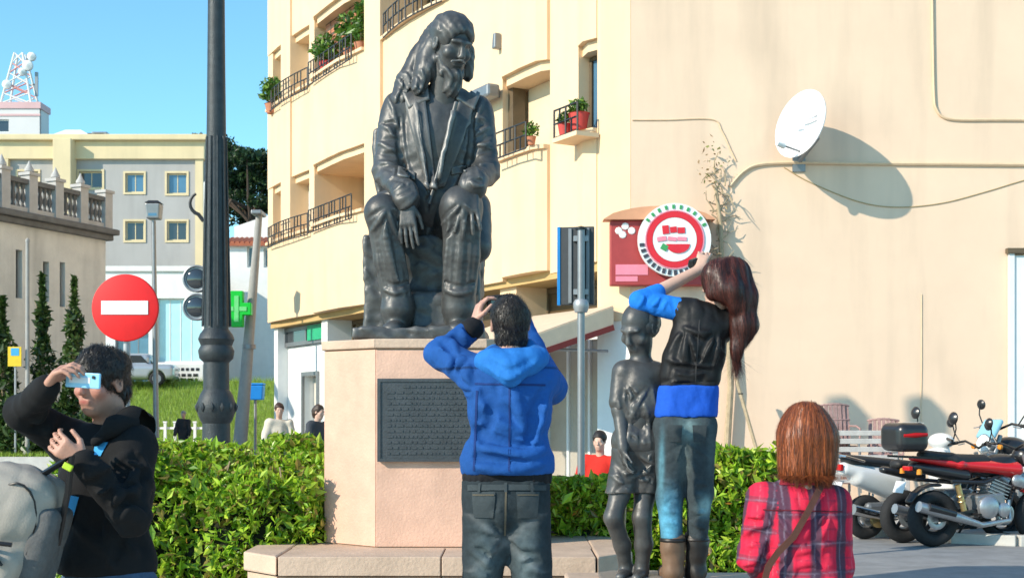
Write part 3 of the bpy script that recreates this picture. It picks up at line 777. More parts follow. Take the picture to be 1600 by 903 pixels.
M_POT = mat('red_pot', (.55, .06, .05), .6, 0, .15, 8.); M_TERRA = mat('terracotta', (.50, .20, .11), .8, 0, .15, 8.)
def pot_plant(name, label, loc, r, h, fr, fh, n, seed, pot=M_POT, size=.05):
    t = thing(name, label, 'plant', loc)
    obj('pot', MB().lathe([(r * .7, 0), (r, h), (r * 1.08, h), (r * 1.08, h * .86), (r * .9, h * .86)][:3] + [(r * .85, h * .98)], n=12), pot, t)
    obj('stem', MB().tube([(0, 0, h * .5), (.02, 0, h + fh * .5)], .015, 5), M_BROWN, t)
    def smp(n, q):
        d = q.normal(size=(n, 3)); d /= np.linalg.norm(d, axis=1)[:, None]; return d * (q.random(n) ** .4)[:, None] * [fr, fr, fh / 2] + [0, 0, h + fh * .45]
    obj('foliage', leaf_cloud(n, smp, size, seed, GREENS), M_LEAF, t, kind='stuff')
sz = lambda k: ZB[k] + SILL + .07
pot_plant('potted_plant', 'green plant in red pot behind the railing of the blue-paned corner window', uw(.35, .18, sz(0)), .17, .26, .16, .25, 160, 3)
pot_plant('potted_plant', 'second red pot on the blue-paned corner window sill, small plant', uw(.58, .30, sz(0) - .08), .12, .2, .13, .2, 120, 4)
pot_plant('potted_plant', 'small dark potted plant at the cream blind window sill', uw(1.72, .26, sz(0)), .08, .14, .14, .26, 120, 5, M_TERRA)
pot_plant('potted_plant', 'bushy green plant in a red pot on the upper balcony', uw(11.7, .0, sz(1)), .24, .25, .45, .7, 420, 6, M_POT, .08)
pot_plant('potted_plant', 'tall leafy green plant on the upper balcony beside the bushy one', uw(10.4, .0, sz(1)), .17, .25, .34, .95, 300, 7, M_TERRA, .09)
pot_plant('potted_plant', 'narrow dark green plant on upper balcony next to the pilaster', uw(9.65, .05, sz(1)), .15, .2, .2, 1.0, 260, 8, M_TERRA, .07)
pot_plant('potted_plant', 'dark green plant at the far end of the upper curved balcony', uw(15.5, .1, sz(1) - .2), .2, .25, .34, .8, 300, 9, M_TERRA, .08)
t = thing('brown_blind', 'brown reed blind hanging over the upper balcony plants', 'blind', uw(11.2, -.1, sz(1)), ang)
for i in range(16): obj('slat', MB().box((0, 0, .62 + i * .055), (1.9, .012, .045)), M_TERRA if i % 3 else M_BROWN, t)
obj('cord', MB().tube([(.6, .02, .55), (.6, .02, 1.5)], .008, 5), M_BROWN, t); obj('cord', MB().tube([(-.6, .02, .55), (-.6, .02, 1.5)], .008, 5), M_BROWN, t)

# ------------------------------------------------------------------ cafe awning, red fascia and the round sign
M_AWN = mat('beige_awning_cloth', (.64, .50, .36), .85, 0, .08, 6.); M_AWR = mat('dark_red_trim', (.22, .035, .03), .8, 0, .15, 10.)
aw = thing('awning', 'beige cafe awning with dark red edge sloping down from the building corner', 'awning', uw(0, 0, 0), ang)
zi, zo, do = 3.22, 2.62, 1.75
m = MB(); m.add([(-.35, .0, zi), (2.9, .0, zi), (2.9, do, zo), (-.35, do, zo), (-.35, .0, zi - .02), (2.9, 0, zi - .02), (2.9, do, zo - .02), (-.35, do, zo - .02)],
                [(0, 3, 2, 1), (4, 5, 6, 7), (0, 1, 5, 4), (1, 2, 6, 5), (2, 3, 7, 6), (3, 0, 4, 7)]); obj('canopy', m, M_AWN, aw)
def flap(u):
    return MB().add([(u, .0, zi - .02), (u, do, zo - .02), (u, do, zo - .26), (u, 0, zi - .30), (u + .02, .0, zi - .02), (u + .02, do, zo - .02), (u + .02, do, zo - .26), (u + .02, 0, zi - .30)],
                    [(0, 1, 2, 3), (7, 6, 5, 4), (0, 4, 5, 1), (1, 5, 6, 2), (2, 6, 7, 3), (3, 7, 4, 0)])
obj('side_flap', flap(-.37), M_AWN, aw); obj('side_flap', flap(2.9), M_AWN, aw)
obj('valance', MB().box2((-.35, do + .002, zo - .26), (2.9, do + .02, zo)), M_AWN, aw)
obj('trim', MB().box2((-.36, do - .02, zo - .34), (2.91, do + .03, zo - .262)), M_AWR, aw)
obj('trim', MB().bar((-.36, 0, zi - .34), (-.36, do, zo - .30), .05, .09), M_AWR, aw)
for u in (-.2, 2.7): obj('arm', MB().tube([(u, 0, zi - .7), (u, do - .05, zo - .1)], .025, 6), M_GREYM, aw)

M_FRED = mat('red_fascia', (.38, .05, .05), .55, 0, .12, 5.); M_SALMON = mat('salmon_canopy', (.62, .30, .17), .75, 0, .1, 5.); M_PINKP = mat('pink_print', (.80, .25, .33), .6, 0, .1, 9.)
fs = thing('shop_fascia', 'red shop fascia with salmon top board on the building corner', 'sign', (2.27, 19.88, 3.5))
obj('board', MB().box((0, .0, .52), (1.5, .22, 1.0)), M_FRED, fs, bevel=.015)
m = MB(); n_ = 12
for i in range(n_):
    a0, a1 = -.86 + 1.72 * i / n_, -.86 + 1.72 * (i + 1) / n_; z0, z1 = [1.03 + .20 * math.sin(math.pi * (a + .86) / 1.72) ** .6 for a in (a0 + 1e-4, a1 - 1e-4)]
    m.add([(a0, -.2, 1.025), (a1, -.2, 1.025), (a1, -.2, z1), (a0, -.2, z0), (a0, .11, 1.025), (a1, .11, 1.025), (a1, .11, z1), (a0, .11, z0)], [(0, 1, 2, 3), (4, 7, 6, 5), (0, 4, 5, 1), (3, 2, 6, 7)] + ([(0, 3, 7, 4)] if i == 0 else []) + ([(1, 5, 6, 2)] if i == n_ - 1 else []))
obj('top_board', m, M_SALMON, fs)
obj('print', MB().box((-.42, -.112, .26), (.5, .008, .16)).box((-.5, -.112, .12), (.34, .008, .08)), M_PINKP, fs)
for i, (dx, dz) in enumerate(((-.62, .86), (-.52, .93), (-.42, .86), (-.56, .80))): obj('flower_motif', MB().lathe([(.06, 0), (.05, .012), (.001, .014)], (dx, -.111, dz), 8, rotm(math.pi / 2)), M_WHITE, fs)
M_WSIGN = mat('white_sign_paint', (.80, .82, .80), .4, 0, .05, 6.); M_RSIGN = mat('bright_red_sign', (.66, .02, .035), .4, 0, .08, 6.); M_GSIGN = mat('green_print', (.05, .30, .10), .5); M_INK = mat('dark_print', (.05, .05, .07), .6)
rs = thing('round_sign', 'round white and red shop sign with a green and red emblem', 'sign', (2.49, 19.60, 4.20))
RX = rotm(math.pi / 2)
def ringm(r0, r1, y, t=.02, n=48):
    m = MB(); a = np.arange(n) * 2 * math.pi / n
    v = np.concatenate([np.c_[r * np.cos(a), np.full(n, yy), r * np.sin(a)] for r, yy in ((r0, y), (r1, y), (r0, y + t), (r1, y + t))])
    f = []
    for i in range(n):
        j = (i + 1) % n; f += [(i, n + i, n + j, j), (2 * n + i, 2 * n + j, 3 * n + j, 3 * n + i), (n + i, 3 * n + i, 3 * n + j, n + j), (i, j, 2 * n + j, 2 * n + i)]
    return m.add(v, f)
obj('disc', MB().lathe([(.56, 0), (.56, .1)], (0, .1, 0), 48, RX), M_WSIGN, rs)
obj('red_ring', ringm(.34, .43, -.022), M_RSIGN, rs); obj('pink_ring', ringm(.435, .452, -.02), M_PINKP, rs)
obj('inner_disc', MB().lathe([(.335, 0), (.335, .018)], (0, .0, 0), 40, RX), M_WSIGN, rs)
for a in np.linspace(1.05 * math.pi, 1.85 * math.pi, 15):         # ring lettering, too small to read
    obj('letter', MB().box((.505 * math.cos(a), -.008, .505 * math.sin(a)), (.05, .012, .075), rotm(0, -a + math.pi / 2 + random.uniform(-.1, .1))), M_INK, rs)
for a in np.linspace(.15 * math.pi, .8 * math.pi, 10): obj('letter', MB().box((.505 * math.cos(a), -.008, .505 * math.sin(a)), (.04, .012, .06), rotm(0, -a + math.pi / 2)), M_GSIGN, rs)
for x, z, w_, h_ in ((-.14, .15, .10, .13), (-.02, .15, .10, .09), (.10, .14, .11, .09), (-.2, .01, .14, .07), (-.04, .01, .13, .06), (.11, .01, .14, .06)):
    obj('lettering', MB().box((x, -.026, z), (w_, .012, h_), rotm(0, random.uniform(-.15, .15))), M_PINKP if z < .1 else M_RSIGN, rs)
obj('emblem_red', MB().prism([(.18 * math.cos(a), .14 * math.sin(a)) for a in np.linspace(math.pi, 2 * math.pi, 14)], -.012, .0, lambda v: np.c_[v[:, 0] + .05, v[:, 2] - .021, v[:, 1] - .07]), M_RSIGN, rs)
obj('emblem_green', MB().box((-.16, -.028, -.12), (.10, .012, .09), rotm(0, .5)), M_GSIGN, rs)
for x in (-.3, .3): obj('bracket', MB().bar((x, .09, 0), (x, .18, 0), .04), M_GREYM, rs)

# ------------------------------------------------------------------ end wall fittings
M_DISH = mat('white_dish', (.80, .80, .80), .4, 0, .03, 5.)
dc = P(1256, 196, 19.42); dn = nrm((-.84, -.50, .20))
ds = thing('satellite_dish', 'white satellite dish on the cream end wall casting a long shadow', 'satellite dish', (dc[0], 19.98, dc[2] - .35))
Rd = np.array(Vector(dn).to_track_quat('Z', 'Y').to_matrix())
m = MB(); prof = [(r, .16 * (r / .56) ** 2) for r in np.linspace(.0, .52, 9)]; prof[0] = (.004, 0)
m.lathe(prof + [(.53, .145)] + [(r, .16 * (r / .56) ** 2 - .018) for r in np.linspace(.525, .004, 9)], dc - dn * .06, 40, Rd); obj('reflector', m, M_DISH, ds, world=True)
fo = P(1214, 224, 19.1); lowp = dc - Rd[:, 1] * 0 + np.array([.02, -.05, -.44])
obj('feed_arm', MB().tube([lowp, fo], .016, 6), M_GREYM, ds, world=True)
obj('receiver', MB().tube([fo, fo - dn * .14], [.035, .05], 8), M_WHITE, ds, world=True)
obj('mount_arm', MB().tube([dc - dn * .09, dc - dn * .3 + [0, .02, -.1], (dc[0] + .05, 19.99, dc[2] - .45)], .035, 8), M_GREYM, ds, world=True)
obj('wall_plate', MB().box((dc[0] + .05, 19.985, dc[2] - .45), (.2, .03, .3)), M_GREYM, ds, world=True)
logo = MB()
Lx = nrm(np.cross((0, 0, 1), dn)); Lz = np.cross(dn, Lx)
for x, z, w_ in ((-.12, .12, .26), (-.10, .05, .30), (.1, -.02, .12)): logo.box(dc + dn * .012 + Lx * x * -1 + Lz * z, (w_, .035, .004), np.stack([Lx, Lz, dn], 1))
obj('faint_print', logo, mat('faint_grey_print', (.55, .56, .6), .5), ds, world=True)
M_CABLE = mat('painted_cable', (.68, .49, .32), .7, 0, .1, 8.); M_CABD = mat('tan_cable', (.42, .30, .16), .7, 0, .1, 8.)
def cable(name, label, pts, r, mt, cat='cable', n=6):
    pts = [P(a, b, 20.0) - np.array([0, r * .8, 0]) for a, b in pts]
    # smooth through the points
    q = []; pts = np.array(pts)
    for i in range(len(pts) - 1):
        p0, p1, p2, p3 = pts[max(i - 1, 0)], pts[i], pts[i + 1], pts[min(i + 2, len(pts) - 1)]
        for t in np.linspace(0, 1, 7)[:-1]:
            q.append(.5 * ((2 * p1) + (-p0 + p2) * t + (2 * p0 - 5 * p1 + 4 * p2 - p3) * t * t + (-p0 + 3 * p1 - 3 * p2 + p3) * t ** 3))
    q.append(pts[-1]); o = obj(name, MB().tube(q, r, n), mt); return tag(o, label, cat)
cable('wall_pipe', 'tan pipe running level across the cream wall behind the dish', [(1140, 292), (1160, 270), (1185, 258), (1240, 255), (1340, 256), (1480, 257), (1600, 258), (1690, 259)], .028, M_CABLE, 'pipe')
cable('hanging_cable', 'thin tan cable sagging across the cream wall under the dish shadow', [(1225, 262), (1265, 285), (1340, 315), (1400, 324), (1470, 318), (1540, 300), (1600, 282), (1680, 262)], .009, M_CABD)
cable('wall_cable', 'thin painted cable along the wall from the corner, bending down to the vine', [(988, 188), (1040, 188), (1112, 187), (1128, 205), (1142, 235), (1150, 252)], .011, M_CABLE)
cable('conduit', 'angled tan conduit in the upper corner of the cream end wall', [(1456, -30), (1457, 60), (1459, 150), (1463, 172), (1474, 184), (1500, 188), (1560, 188), (1700, 189)], .022, M_CABLE, 'pipe')
cable('wall_cable', 'thin vertical cable low on the cream wall above the motorbikes', [(1440, 460), (1440, 560), (1439, 650), (1440, 760)], .008, M_CABLE)
# white shutter door at the far right
dw = thing('white_door', 'tall plain white double door at the far end of the cream wall', 'door', (8.75, 19.98, .1))
for e in (-1, 1):
    lf_ = obj('leaf', MB().box((e * .465, -.02, 1.95), (.915, .035, 3.9)), M_WHITE, dw, bevel=.006)
    for z0 in (1.05, 2.95): obj('panel', MB().box((e * .465, -.045, z0), (.66, .014, 1.55)), M_WHITE, lf_, bevel=.006)
obj('frame', MB().box((-.97, -.03, 1.95), (.08, .07, 3.95)).box((.97, -.03, 1.95), (.08, .07, 3.95)), M_WHITE, dw)
obj('lintel', MB().box((0, -.05, 3.97), (2.1, .1, .08)), M_BROWN, dw)
# bare climbing vine
M_TWIG = mat('dry_twig', (.40, .31, .20), .9, 0, .25, 15., .4, 60.)
vn = thing('bare_vine', 'bare dry climbing vine on the cream wall beside the round sign', 'vine', (P(1138, 700, 19.85)[0], 19.85, 0.09))
vp = [P(a, b, 19.88) for a, b in ((1138, 800), (1136, 700), (1142, 600), (1136, 500), (1128, 420), (1126, 350), (1118, 290))]; vp[0][2] = .08
obj('trunk', MB().tube(vp, [.06, .055, .05, .045, .04, .035, .025], 8), M_TWIG, vn, world=True)
r = np.random.default_rng(11)
for i in range(34):
    s0 = P(r.uniform(1108, 1136), r.uniform(250, 420), 19.9); pts = [s0]; d = np.array([r.normal(0, .6), r.normal(0, .12), r.uniform(-.7, 1.)]); d /= np.linalg.norm(d)
    for k in range(5): d = nrm(d + r.normal(0, .35, 3) * [1, .3, 1]); pts.append(pts[-1] + d * r.uniform(.04, .11)); pts[-1][1] = min(pts[-1][1], 19.97)
    obj('branch', MB().tube(pts, np.linspace(.014, .004, 6), 5), M_TWIG, vn, world=True)
def smp(n, q): return np.array([P(a, b, 19.85) for a, b in zip(q.normal(1116, 12, n), q.normal(262, 26, n))]) + q.normal(0, .03, (n, 3))
obj('dry_leaves', leaf_cloud(45, smp, .04, 5, [(.38, .27, .12), (.30, .2, .1), (.22, .24, .08)]), M_LEAF, vn, world=True, kind='stuff')
st = thing('wooden_stake', 'thin pale wooden stake leaning beside the vine trunk above the hedge', 'stake', (P(1182, 700, 19.3)[0], 19.3, .08))
a = P(1150, 590, 19.5); b = P(1186, 715, 19.3); b2 = a + (b - a) * (a[2] - .09) / (a[2] - b[2])
obj('pole', MB().tube([a, b2], .03, 7), M_TWIG, st, world=True); obj('tie', MB().torus(a + (b - a) * .2, .035, .008, n=12, m=6), M_DARK, st, world=True)
# ------------------------------------------------------------------ monument: stone plinth with ledge, plaque, seated bronze figure, bronze boy
M_STONE = mat('pink_stone', (.66, .41, .30), .75, 0, .14, 5., .3, 60., stain=.16)
M_STONE2 = mat('pink_ledge_stone', (.55, .40, .295), .8, 0, .16, 4., .35, 45., stain=.2)
M_BRONZE = mat('dark_bronze', (.066, .066, .065), .45, .3, .5, 5., .12, 40., spec=.5, ridge_col=(.22, .215, .205))
M_PLAQ = mat('plaque_bronze', (.075, .08, .085), .45, .5, .2, 10., .2, 60.)
PZ, LZ = 2.02, .70
pl = thing('monument_plinth', 'pink stone plinth with chamfered corners and a dark plaque under the seated statue', 'plinth', (-.52, 8.85, 0))
oct_ = lambda x0, x1, y0, y1, cx, cy: [(x0 + cx, y0), (x1 - cx, y0), (x1, y0 + cy), (x1, y1 - cy), (x1 - cx, y1), (x0 + cx, y1), (x0, y1 - cy), (x0, y0 + cy)]
PO = oct_(-1.235, .20, 8.12, 9.58, .37, .30)
obj('core', MB().prism([(x * .985 - .0078, 8.85 + (y - 8.85) * .985) for x, y in PO], LZ - .3, PZ - .06), mat('stone_joint', (.36, .25, .17), .9, 0, .1, 8.), pl, world=True)
# stone facing: panels on each of the eight sides, with open joints
def facing(a, b, z0, z1, t=.03, gap=.004):
    a = np.array(a); b = np.array(b); d = nrm(b - a); nn = np.array([d[1], -d[0]])
    p0 = a + d * gap; p1 = b - d * gap; i0 = p0 - nn * t; i1 = p1 - nn * t
    return MB().prism([p0, p1, i1, i0], z0 + gap, z1 - gap)
for i in range(8):
    a = np.array(PO[i]); b = np.array(PO[(i + 1) % 8])
    if i in (3, 4, 5):
        obj('panel', facing(a, b, LZ, PZ - .065), M_STONE, pl, world=True); continue
    cuts = [0, 1]
    for s, t in zip(cuts, cuts[1:]):
        for z0, z1 in ((LZ, PZ - .065),):
            obj('panel', facing(a + (b - a) * s, a + (b - a) * t, z0, z1, gap=.0025), M_STONE, pl, world=True, bevel=.003)
obj('cap', MB().prism([(-.5175 + (x + .5175) * 1.025, 8.85 + (y - 8.85) * 1.025) for x, y in PO], PZ - .06, PZ), M_STONE2, pl, world=True, bevel=.008)
pq = obj('plaque', MB().box((-.50, 8.10, 1.505), (.70, .03, .525)), M_PLAQ, pl, world=True, bevel=.006)
obj('rim', MB().box((-.50, 8.083, 1.757), (.70, .012, .02)).box((-.50, 8.083, 1.253), (.70, .012, .02)).box((-.84, 8.083, 1.505), (.02, .012, .484)).box((-.16, 8.083, 1.505), (.02, .012, .484)), M_PLAQ, pq, world=True)
r = np.random.default_rng(5)
for i in range(13):                                             # raised inscription, unreadable in the photograph: strokes in lines
    m = MB(); x = -.79 + (0 if i else .1); end = -.22 - r.uniform(0, .12)
    while x < end:
        wd = r.uniform(.012, .05); m.box((x + wd / 2, 8.083, 1.715 - i * .035), (wd, .006, .014)); x += wd + .009
    obj('inscription_line', m, M_PLAQ, pq, world=True)
# ledge of slabs around the plinth
LO = oct_(-1.63, .72, 7.60, 10.0, .22, .24)
inn = [(-.51 + (x + .51) * .93, 8.8 + (y - 8.8) * .94) for x, y in LO]
lg = obj('ledge', MB().prism(inn, 0, LZ - .12), M_STONE2, pl, world=True)
xs = np.array([-1.39, -.42, .50])
for a, b in zip(xs, xs[1:]):
    obj('cap_slab', MB().box2((a + .004, 7.585, LZ - .115), (b - .004, 8.11, LZ + r.uniform(-.004, .004))), M_STONE2, pl, world=True, bevel=.005)
    obj('face_slab', MB().box2((a + .004, 7.625, .255), (b - .004, 7.68, LZ - .125)), M_STONE2, pl, world=True, bevel=.008)
obj('cap_slab', MB().prism([(-1.65, 7.86), (-1.398, 7.585), (-1.398, 8.11), (-1.398, 9.5), (-1.65, 9.5)], LZ - .115, LZ + .001), M_STONE2, pl, world=True, bevel=.012)
obj('face_slab', facing(np.array((-1.63, 7.88)), np.array((-1.40, 7.63)), .255, LZ - .12, .05), M_STONE2, pl, world=True)
obj('cap_slab', MB().prism([(.508, 7.585), (.74, 7.86), (.74, 9.5), (.508, 9.5)], LZ - .115, LZ - .001), M_STONE2, pl, world=True, bevel=.012)
obj('face_slab', facing(np.array((.51, 7.63)), np.array((.72, 7.88)), .255, LZ - .12, .05), M_STONE2, pl, world=True)
obj('cap_slab', MB().box2((-1.394, 8.114, LZ - .115), (.504, 9.98, LZ - .004)), M_STONE2, pl, world=True)
# low step around it and the block for the boy
m = MB(); m.prism([(-3.0, 4.75), (1.25, 4.75), (1.25, 6.0), (1.25, 10.6), (-3.0, 10.6)], 0, .25); structure('monument_step', m, M_PAVE, bevel=.02)
fb = thing('stone_block', 'low pink stone block under the bronze boy beside the plinth', 'plinth', (.80, 6.5, .25))
obj('block', MB().box((0, .0, .19), (.98, .66, .38)), M_STONE2, fb, bevel=.015); obj('slab', MB().box((0, 0, .415), (1.04, .72, .066)), M_STONE2, fb, bevel=.015)

# seated bronze figure
SX, SY = -.555, 8.82
sf = thing('seated_statue', 'large dark bronze statue of a seated bearded man in an open coat', 'statue', (SX, SY, PZ))
q = lambda px, py, y: np.array([SX + (px - 672) / 228., SY + y, PZ + (521 - py) / 228.])
lo = np.array([SX - .62, SY - .62, PZ - .02]); hi = np.array([SX + .65, SY + .62, PZ + 2.35]); H_ = .0088
v = Vox(lo, hi, H_)
hipL, knL, anL = q(640, 340, .16), q(603, 325, -.30), q(624, 462, -.24)
hipR, knR, anR = q(705, 340, .16), q(722, 318, -.34), q(717, 462, -.26)
v.cap(hipL, knL, .17, .125, .06).cap(hipR, knR, .17, .14, .06)
v.chain([knL, q(612, 395, -.27), anL], [.118, .104, .098], .03); v.chain([knR, q(722, 390, -.31), anR], [.138, .120, .116], .03)
for kn, an in ((knL, anL), (knR, anR)):                           # trouser creases
    v.cap(kn + [.0, -.10, -.06], an + [.0, -.09, .0], .016, .014, .015); v.cap(an + [0, 0, .0], an + [0, 0, -.03], .112, .118, .01, None)
v.box(q(672, 330, .18), (.3, .2, .16), None, .08, .05)
for an, dx in ((anL, -.02), (anR, .0)):                           # shoes
    v.cap(an + [0, .05, -.17], an + [dx, -.20, -.19], .075, .07, .03, ((0, 0, 1), .85)); v.cap(an + [0, 0, -.1], an + [0, 0, -.02], .09, .09, .03)
folds(v, [(.030, [(598, 330), (606, 380), (618, 425), (632, 462)]), (-.022, [(586, 345), (592, 395), (600, 440), (606, 466)]), (.022, [(622, 345), (628, 390), (636, 430), (640, 462)]), (-.018, [(612, 340), (618, 390), (626, 440)]),
    (.032, [(748, 330), (746, 380), (742, 425), (738, 464)]), (-.024, [(732, 335), (730, 390), (726, 440), (722, 464)]), (.024, [(704, 325), (700, 370), (696, 420), (694, 464)]), (-.020, [(714, 345), (710, 400), (706, 455)]),
    (.020, [(600, 452), (618, 458), (640, 452)]), (-.016, [(602, 440), (620, 446), (638, 440)]), (.022, [(694, 452), (716, 459), (744, 452)]), (-.016, [(696, 440), (718, 447), (742, 441)])] + fan(606, 322, 30, 150, 6, 40, 75, .018, 3) + fan(722, 316, 30, 150, 6, 40, 75, .018, 4), .010)
v.warp(lambda p: fabric(p, 21, 30, .0025, (1, 1, .35)))
hd = q(704, 56, -.06); fdir = nrm((.52, -.74, -.42))
v.chain([q(690, 150, .05), hd + [-.02, .03, -.1]], [.12, .105], .05)
hq = head(v, hd, fdir, (.10, -.1, 1), 1.6, .03, cast=True)
wl_, wr_ = q(640, 312, -.36), q(737, 296, -.40)
hand(v, wl_, (.05, -.12, -1), (.2, .9, -.1), (1, .1, 0), .30, (.12, .22, .15), .06, .008, .5)
hand(v, wr_, (-.06, -.35, -.9), (.0, .9, -.5), (-1, .05, .1), .31, (.18, .3, .22), .26, .008, 1.0)
fig = v.obj('figure', M_BRONZE, sf)
# coat
v = Vox(lo, hi, H_)
v.ell(q(681, 205, .10), (.30, .225, .42), None, .06); v.ell(q(674, 290, .14), (.315, .25, .30), None, .08)
v.cap(q(620, 146, .08), q(742, 151, .08), .12, .115, .05); v.cap(q(640, 150, .08), q(690, 128, .06), .10, .11, .05)
eL, eR = q(603, 250, .0), q(757, 250, -.02)
v.chain([q(614, 165, .07), eL, wl_ + [-.01, .04, .07]], [.115, .105, .078], .04)
v.chain([q(746, 168, .07), eR, wr_ + [.015, .05, .06]], [.112, .102, .080], .04)
v.cap(wl_ + [-.02, .05, .08], wl_ + [-.01, .03, .03], .094, .098, .01); v.cap(wr_ + [.02, .06, .08], wr_ + [.01, .035, .035], .094, .098, .01)
for dx in (-.30, .27): v.cap(q(672, 300, .2) + [dx, 0, .0], q(672, 365, .1) + [dx * 1.1, -.02, 0], .14, .12, .06)       # skirts of the coat
# front opening: shirt recess, then the lapels
v.cap(q(700, 135, -.16), q(684, 210, -.20), .085, .06, .02, sub=True); v.cap(q(684, 210, -.20), q(676, 296, -.22), .06, .03, .02, sub=True)
def slabx(px0, py0, px1, py1, y0, y1, w0, t, tilt):
    a = q(px0, py0, y0); b = q(px1, py1, y1); d = nrm(b - a); out = nrm(np.array([tilt, -1, .1])); out = nrm(out - d * (out @ d)); sx = np.cross(d, out)
    v.box((a + b) / 2, (w0, t, np.linalg.norm(b - a) / 2), np.stack([sx, out, d], 1), .015, .006)
v.cap(q(712, 150, -.15), q(672, 306, -.19), .018, .014, .006); v.cap(q(652, 160, -.13), q(672, 306, -.18), .012, .012, .006)
def coatfold(p):
    d = fabric(p, 8, 26, .003, (1, 1, .6))
    for e, ax in ((eL, -1), (eR, 1)):                             # elbow wrinkles
        rr = np.linalg.norm((p - e) * [1, 1, .8], axis=1); d += .010 * np.exp(-(rr / .2) ** 2) * np.abs(np.sin((p[:, 2] + .35 * ax * p[:, 0]) * 38))
    return d
folds(v, rungs((612, 180), (602, 245), 22, 6, .020, 5) + rungs((600, 250), (636, 305), 18, 6, .020, 6) + rungs((750, 180), (758, 245), 20, 6, .020, 7) + rungs((758, 255), (742, 292), 18, 5, .020, 8)
    + [(.022, [(628, 180), (632, 230), (644, 285), (656, 312)]), (-.020, [(620, 190), (624, 240), (634, 290)]), (.022, [(730, 180), (728, 225), (716, 275), (700, 306)]), (-.020, [(738, 190), (736, 240), (724, 288)]), (.020, [(655, 300), (640, 318), (622, 330)]), (.020, [(694, 300), (706, 312), (720, 318)]), (-.016, [(668, 300), (668, 330)]), (.018, [(604, 150), (614, 170), (622, 200)]), (.018, [(756, 155), (748, 175), (742, 205)])], .008)
v.warp(coatfold); coat = v.obj('coat', M_BRONZE, sf)
lay('lapel', [(634, 162), (664, 146), (682, 292), (668, 296)], M_BRONZE, coat, sf, .026, .026, 16, 8); lay('lapel', [(716, 146), (744, 162), (694, 292), (680, 296)], M_BRONZE, coat, sf, .026, .026, 16, 8)
lay('collar', [(628, 148), (668, 128), (672, 158), (640, 172)], M_BRONZE, coat, sf, .030, .022, 8, 8); lay('collar', [(714, 130), (750, 148), (742, 174), (712, 158)], M_BRONZE, coat, sf, .030, .022, 8, 8)
lay('pocket_flap', [(622, 262), (650, 270), (649, 282), (621, 275)], M_BRONZE, coat, sf, .012, .014, 6, 8); lay('pocket_flap', [(704, 262), (728, 258), (729, 269), (705, 274)], M_BRONZE, coat, sf, .012, .014, 6, 8)
# hair and beard
v = Vox(q(560, 200, -.5) - .02, q(790, 200, .5) * [1, 1, 0] + [0.02, .02, PZ + 2.35], .0105)
R_ = np.stack([np.cross((.10, -.1, 1), fdir) / np.linalg.norm(np.cross((.10, -.1, 1), fdir)), fdir, np.cross(fdir, np.cross((.10, -.1, 1), fdir)) / np.linalg.norm(np.cross((.10, -.1, 1), fdir))], 1)
v.ell(hd + R_ @ np.array([0, -.03, .080]), (.150, .190, .150), R_, .03)
v.chain([q(677, 38, .03), q(657, 72, .06), q(639, 106, .06), q(622, 136, .02)], [.095, .098, .10, .075], .05)
v.chain([q(673, 58, -.03), q(665, 92, -.05), q(652, 124, -.08)], [.07, .07, .05], .04)
v.chain([q(727, 52, .12), q(727, 90, .14)], [.06, .05], .04)
v.ell(hd + R_ @ np.array([0, .215, -.045]), (.125, .15, .175), R_, .03, sub=True)
v.chain([hd + R_ @ np.array([-.088, .03, -.09]), hd + R_ @ np.array([-.05, .08, -.16]), hd + R_ @ np.array([0, .105, -.185]), hd + R_ @ np.array([.05, .08, -.16]), hd + R_ @ np.array([.088, .03, -.09])], [.035, .045, .06, .045, .035], .02)
v.chain([hd + R_ @ np.array([0, .10, -.19]), hd + R_ @ np.array([.0, .12, -.27]), hd + R_ @ np.array([.0, .12, -.34])], [.075, .065, .03], .03)
v.chain([hd + R_ @ np.array([-.055, .145, -.085]), hd + R_ @ np.array([0, .165, -.062]), hd + R_ @ np.array([.055, .145, -.085])], [.014, .022, .014], .006)
v.warp(lambda p: .006 * np.abs(np.sin((p - hd) @ np.array([1.0, .5, .25]) * 48 + 2.6 * np.sin(p[:, 2] * 13 + p[:, 0] * 7))) + crease((p - hd) * [1, 1, .35], 31, 60, .006) + .007 * (p[:, 2] < hd[2] - .17) * np.sin(((p - hd) @ R_[:, 0]) * 140 + 2.5 * np.sin(p[:, 2] * 26)))
v.obj('hair', M_BRONZE, sf)
# rough seat block and ground slab
v = Vox(lo, hi, .014)
v.box(q(657, 435, .26), (.40, .32, .375), None, .02, .02); v.box(q(662, 300, .46), (.385, .12, .62), rotm(0, -.03), .03, .03); v.box(q(660, 510, -.02), (.435, .50, .045), None, .02, .04)
v.box(q(672, 480, -.02), (.16, .2, .18), None, .05, .06)
v.warp(lambda p: wave(p, 12, 12, .007) + crease(p, 13, 26, .008, .3) + wave(p, 14, 60, .003)); v.obj('seat_block', M_BRONZE, sf)

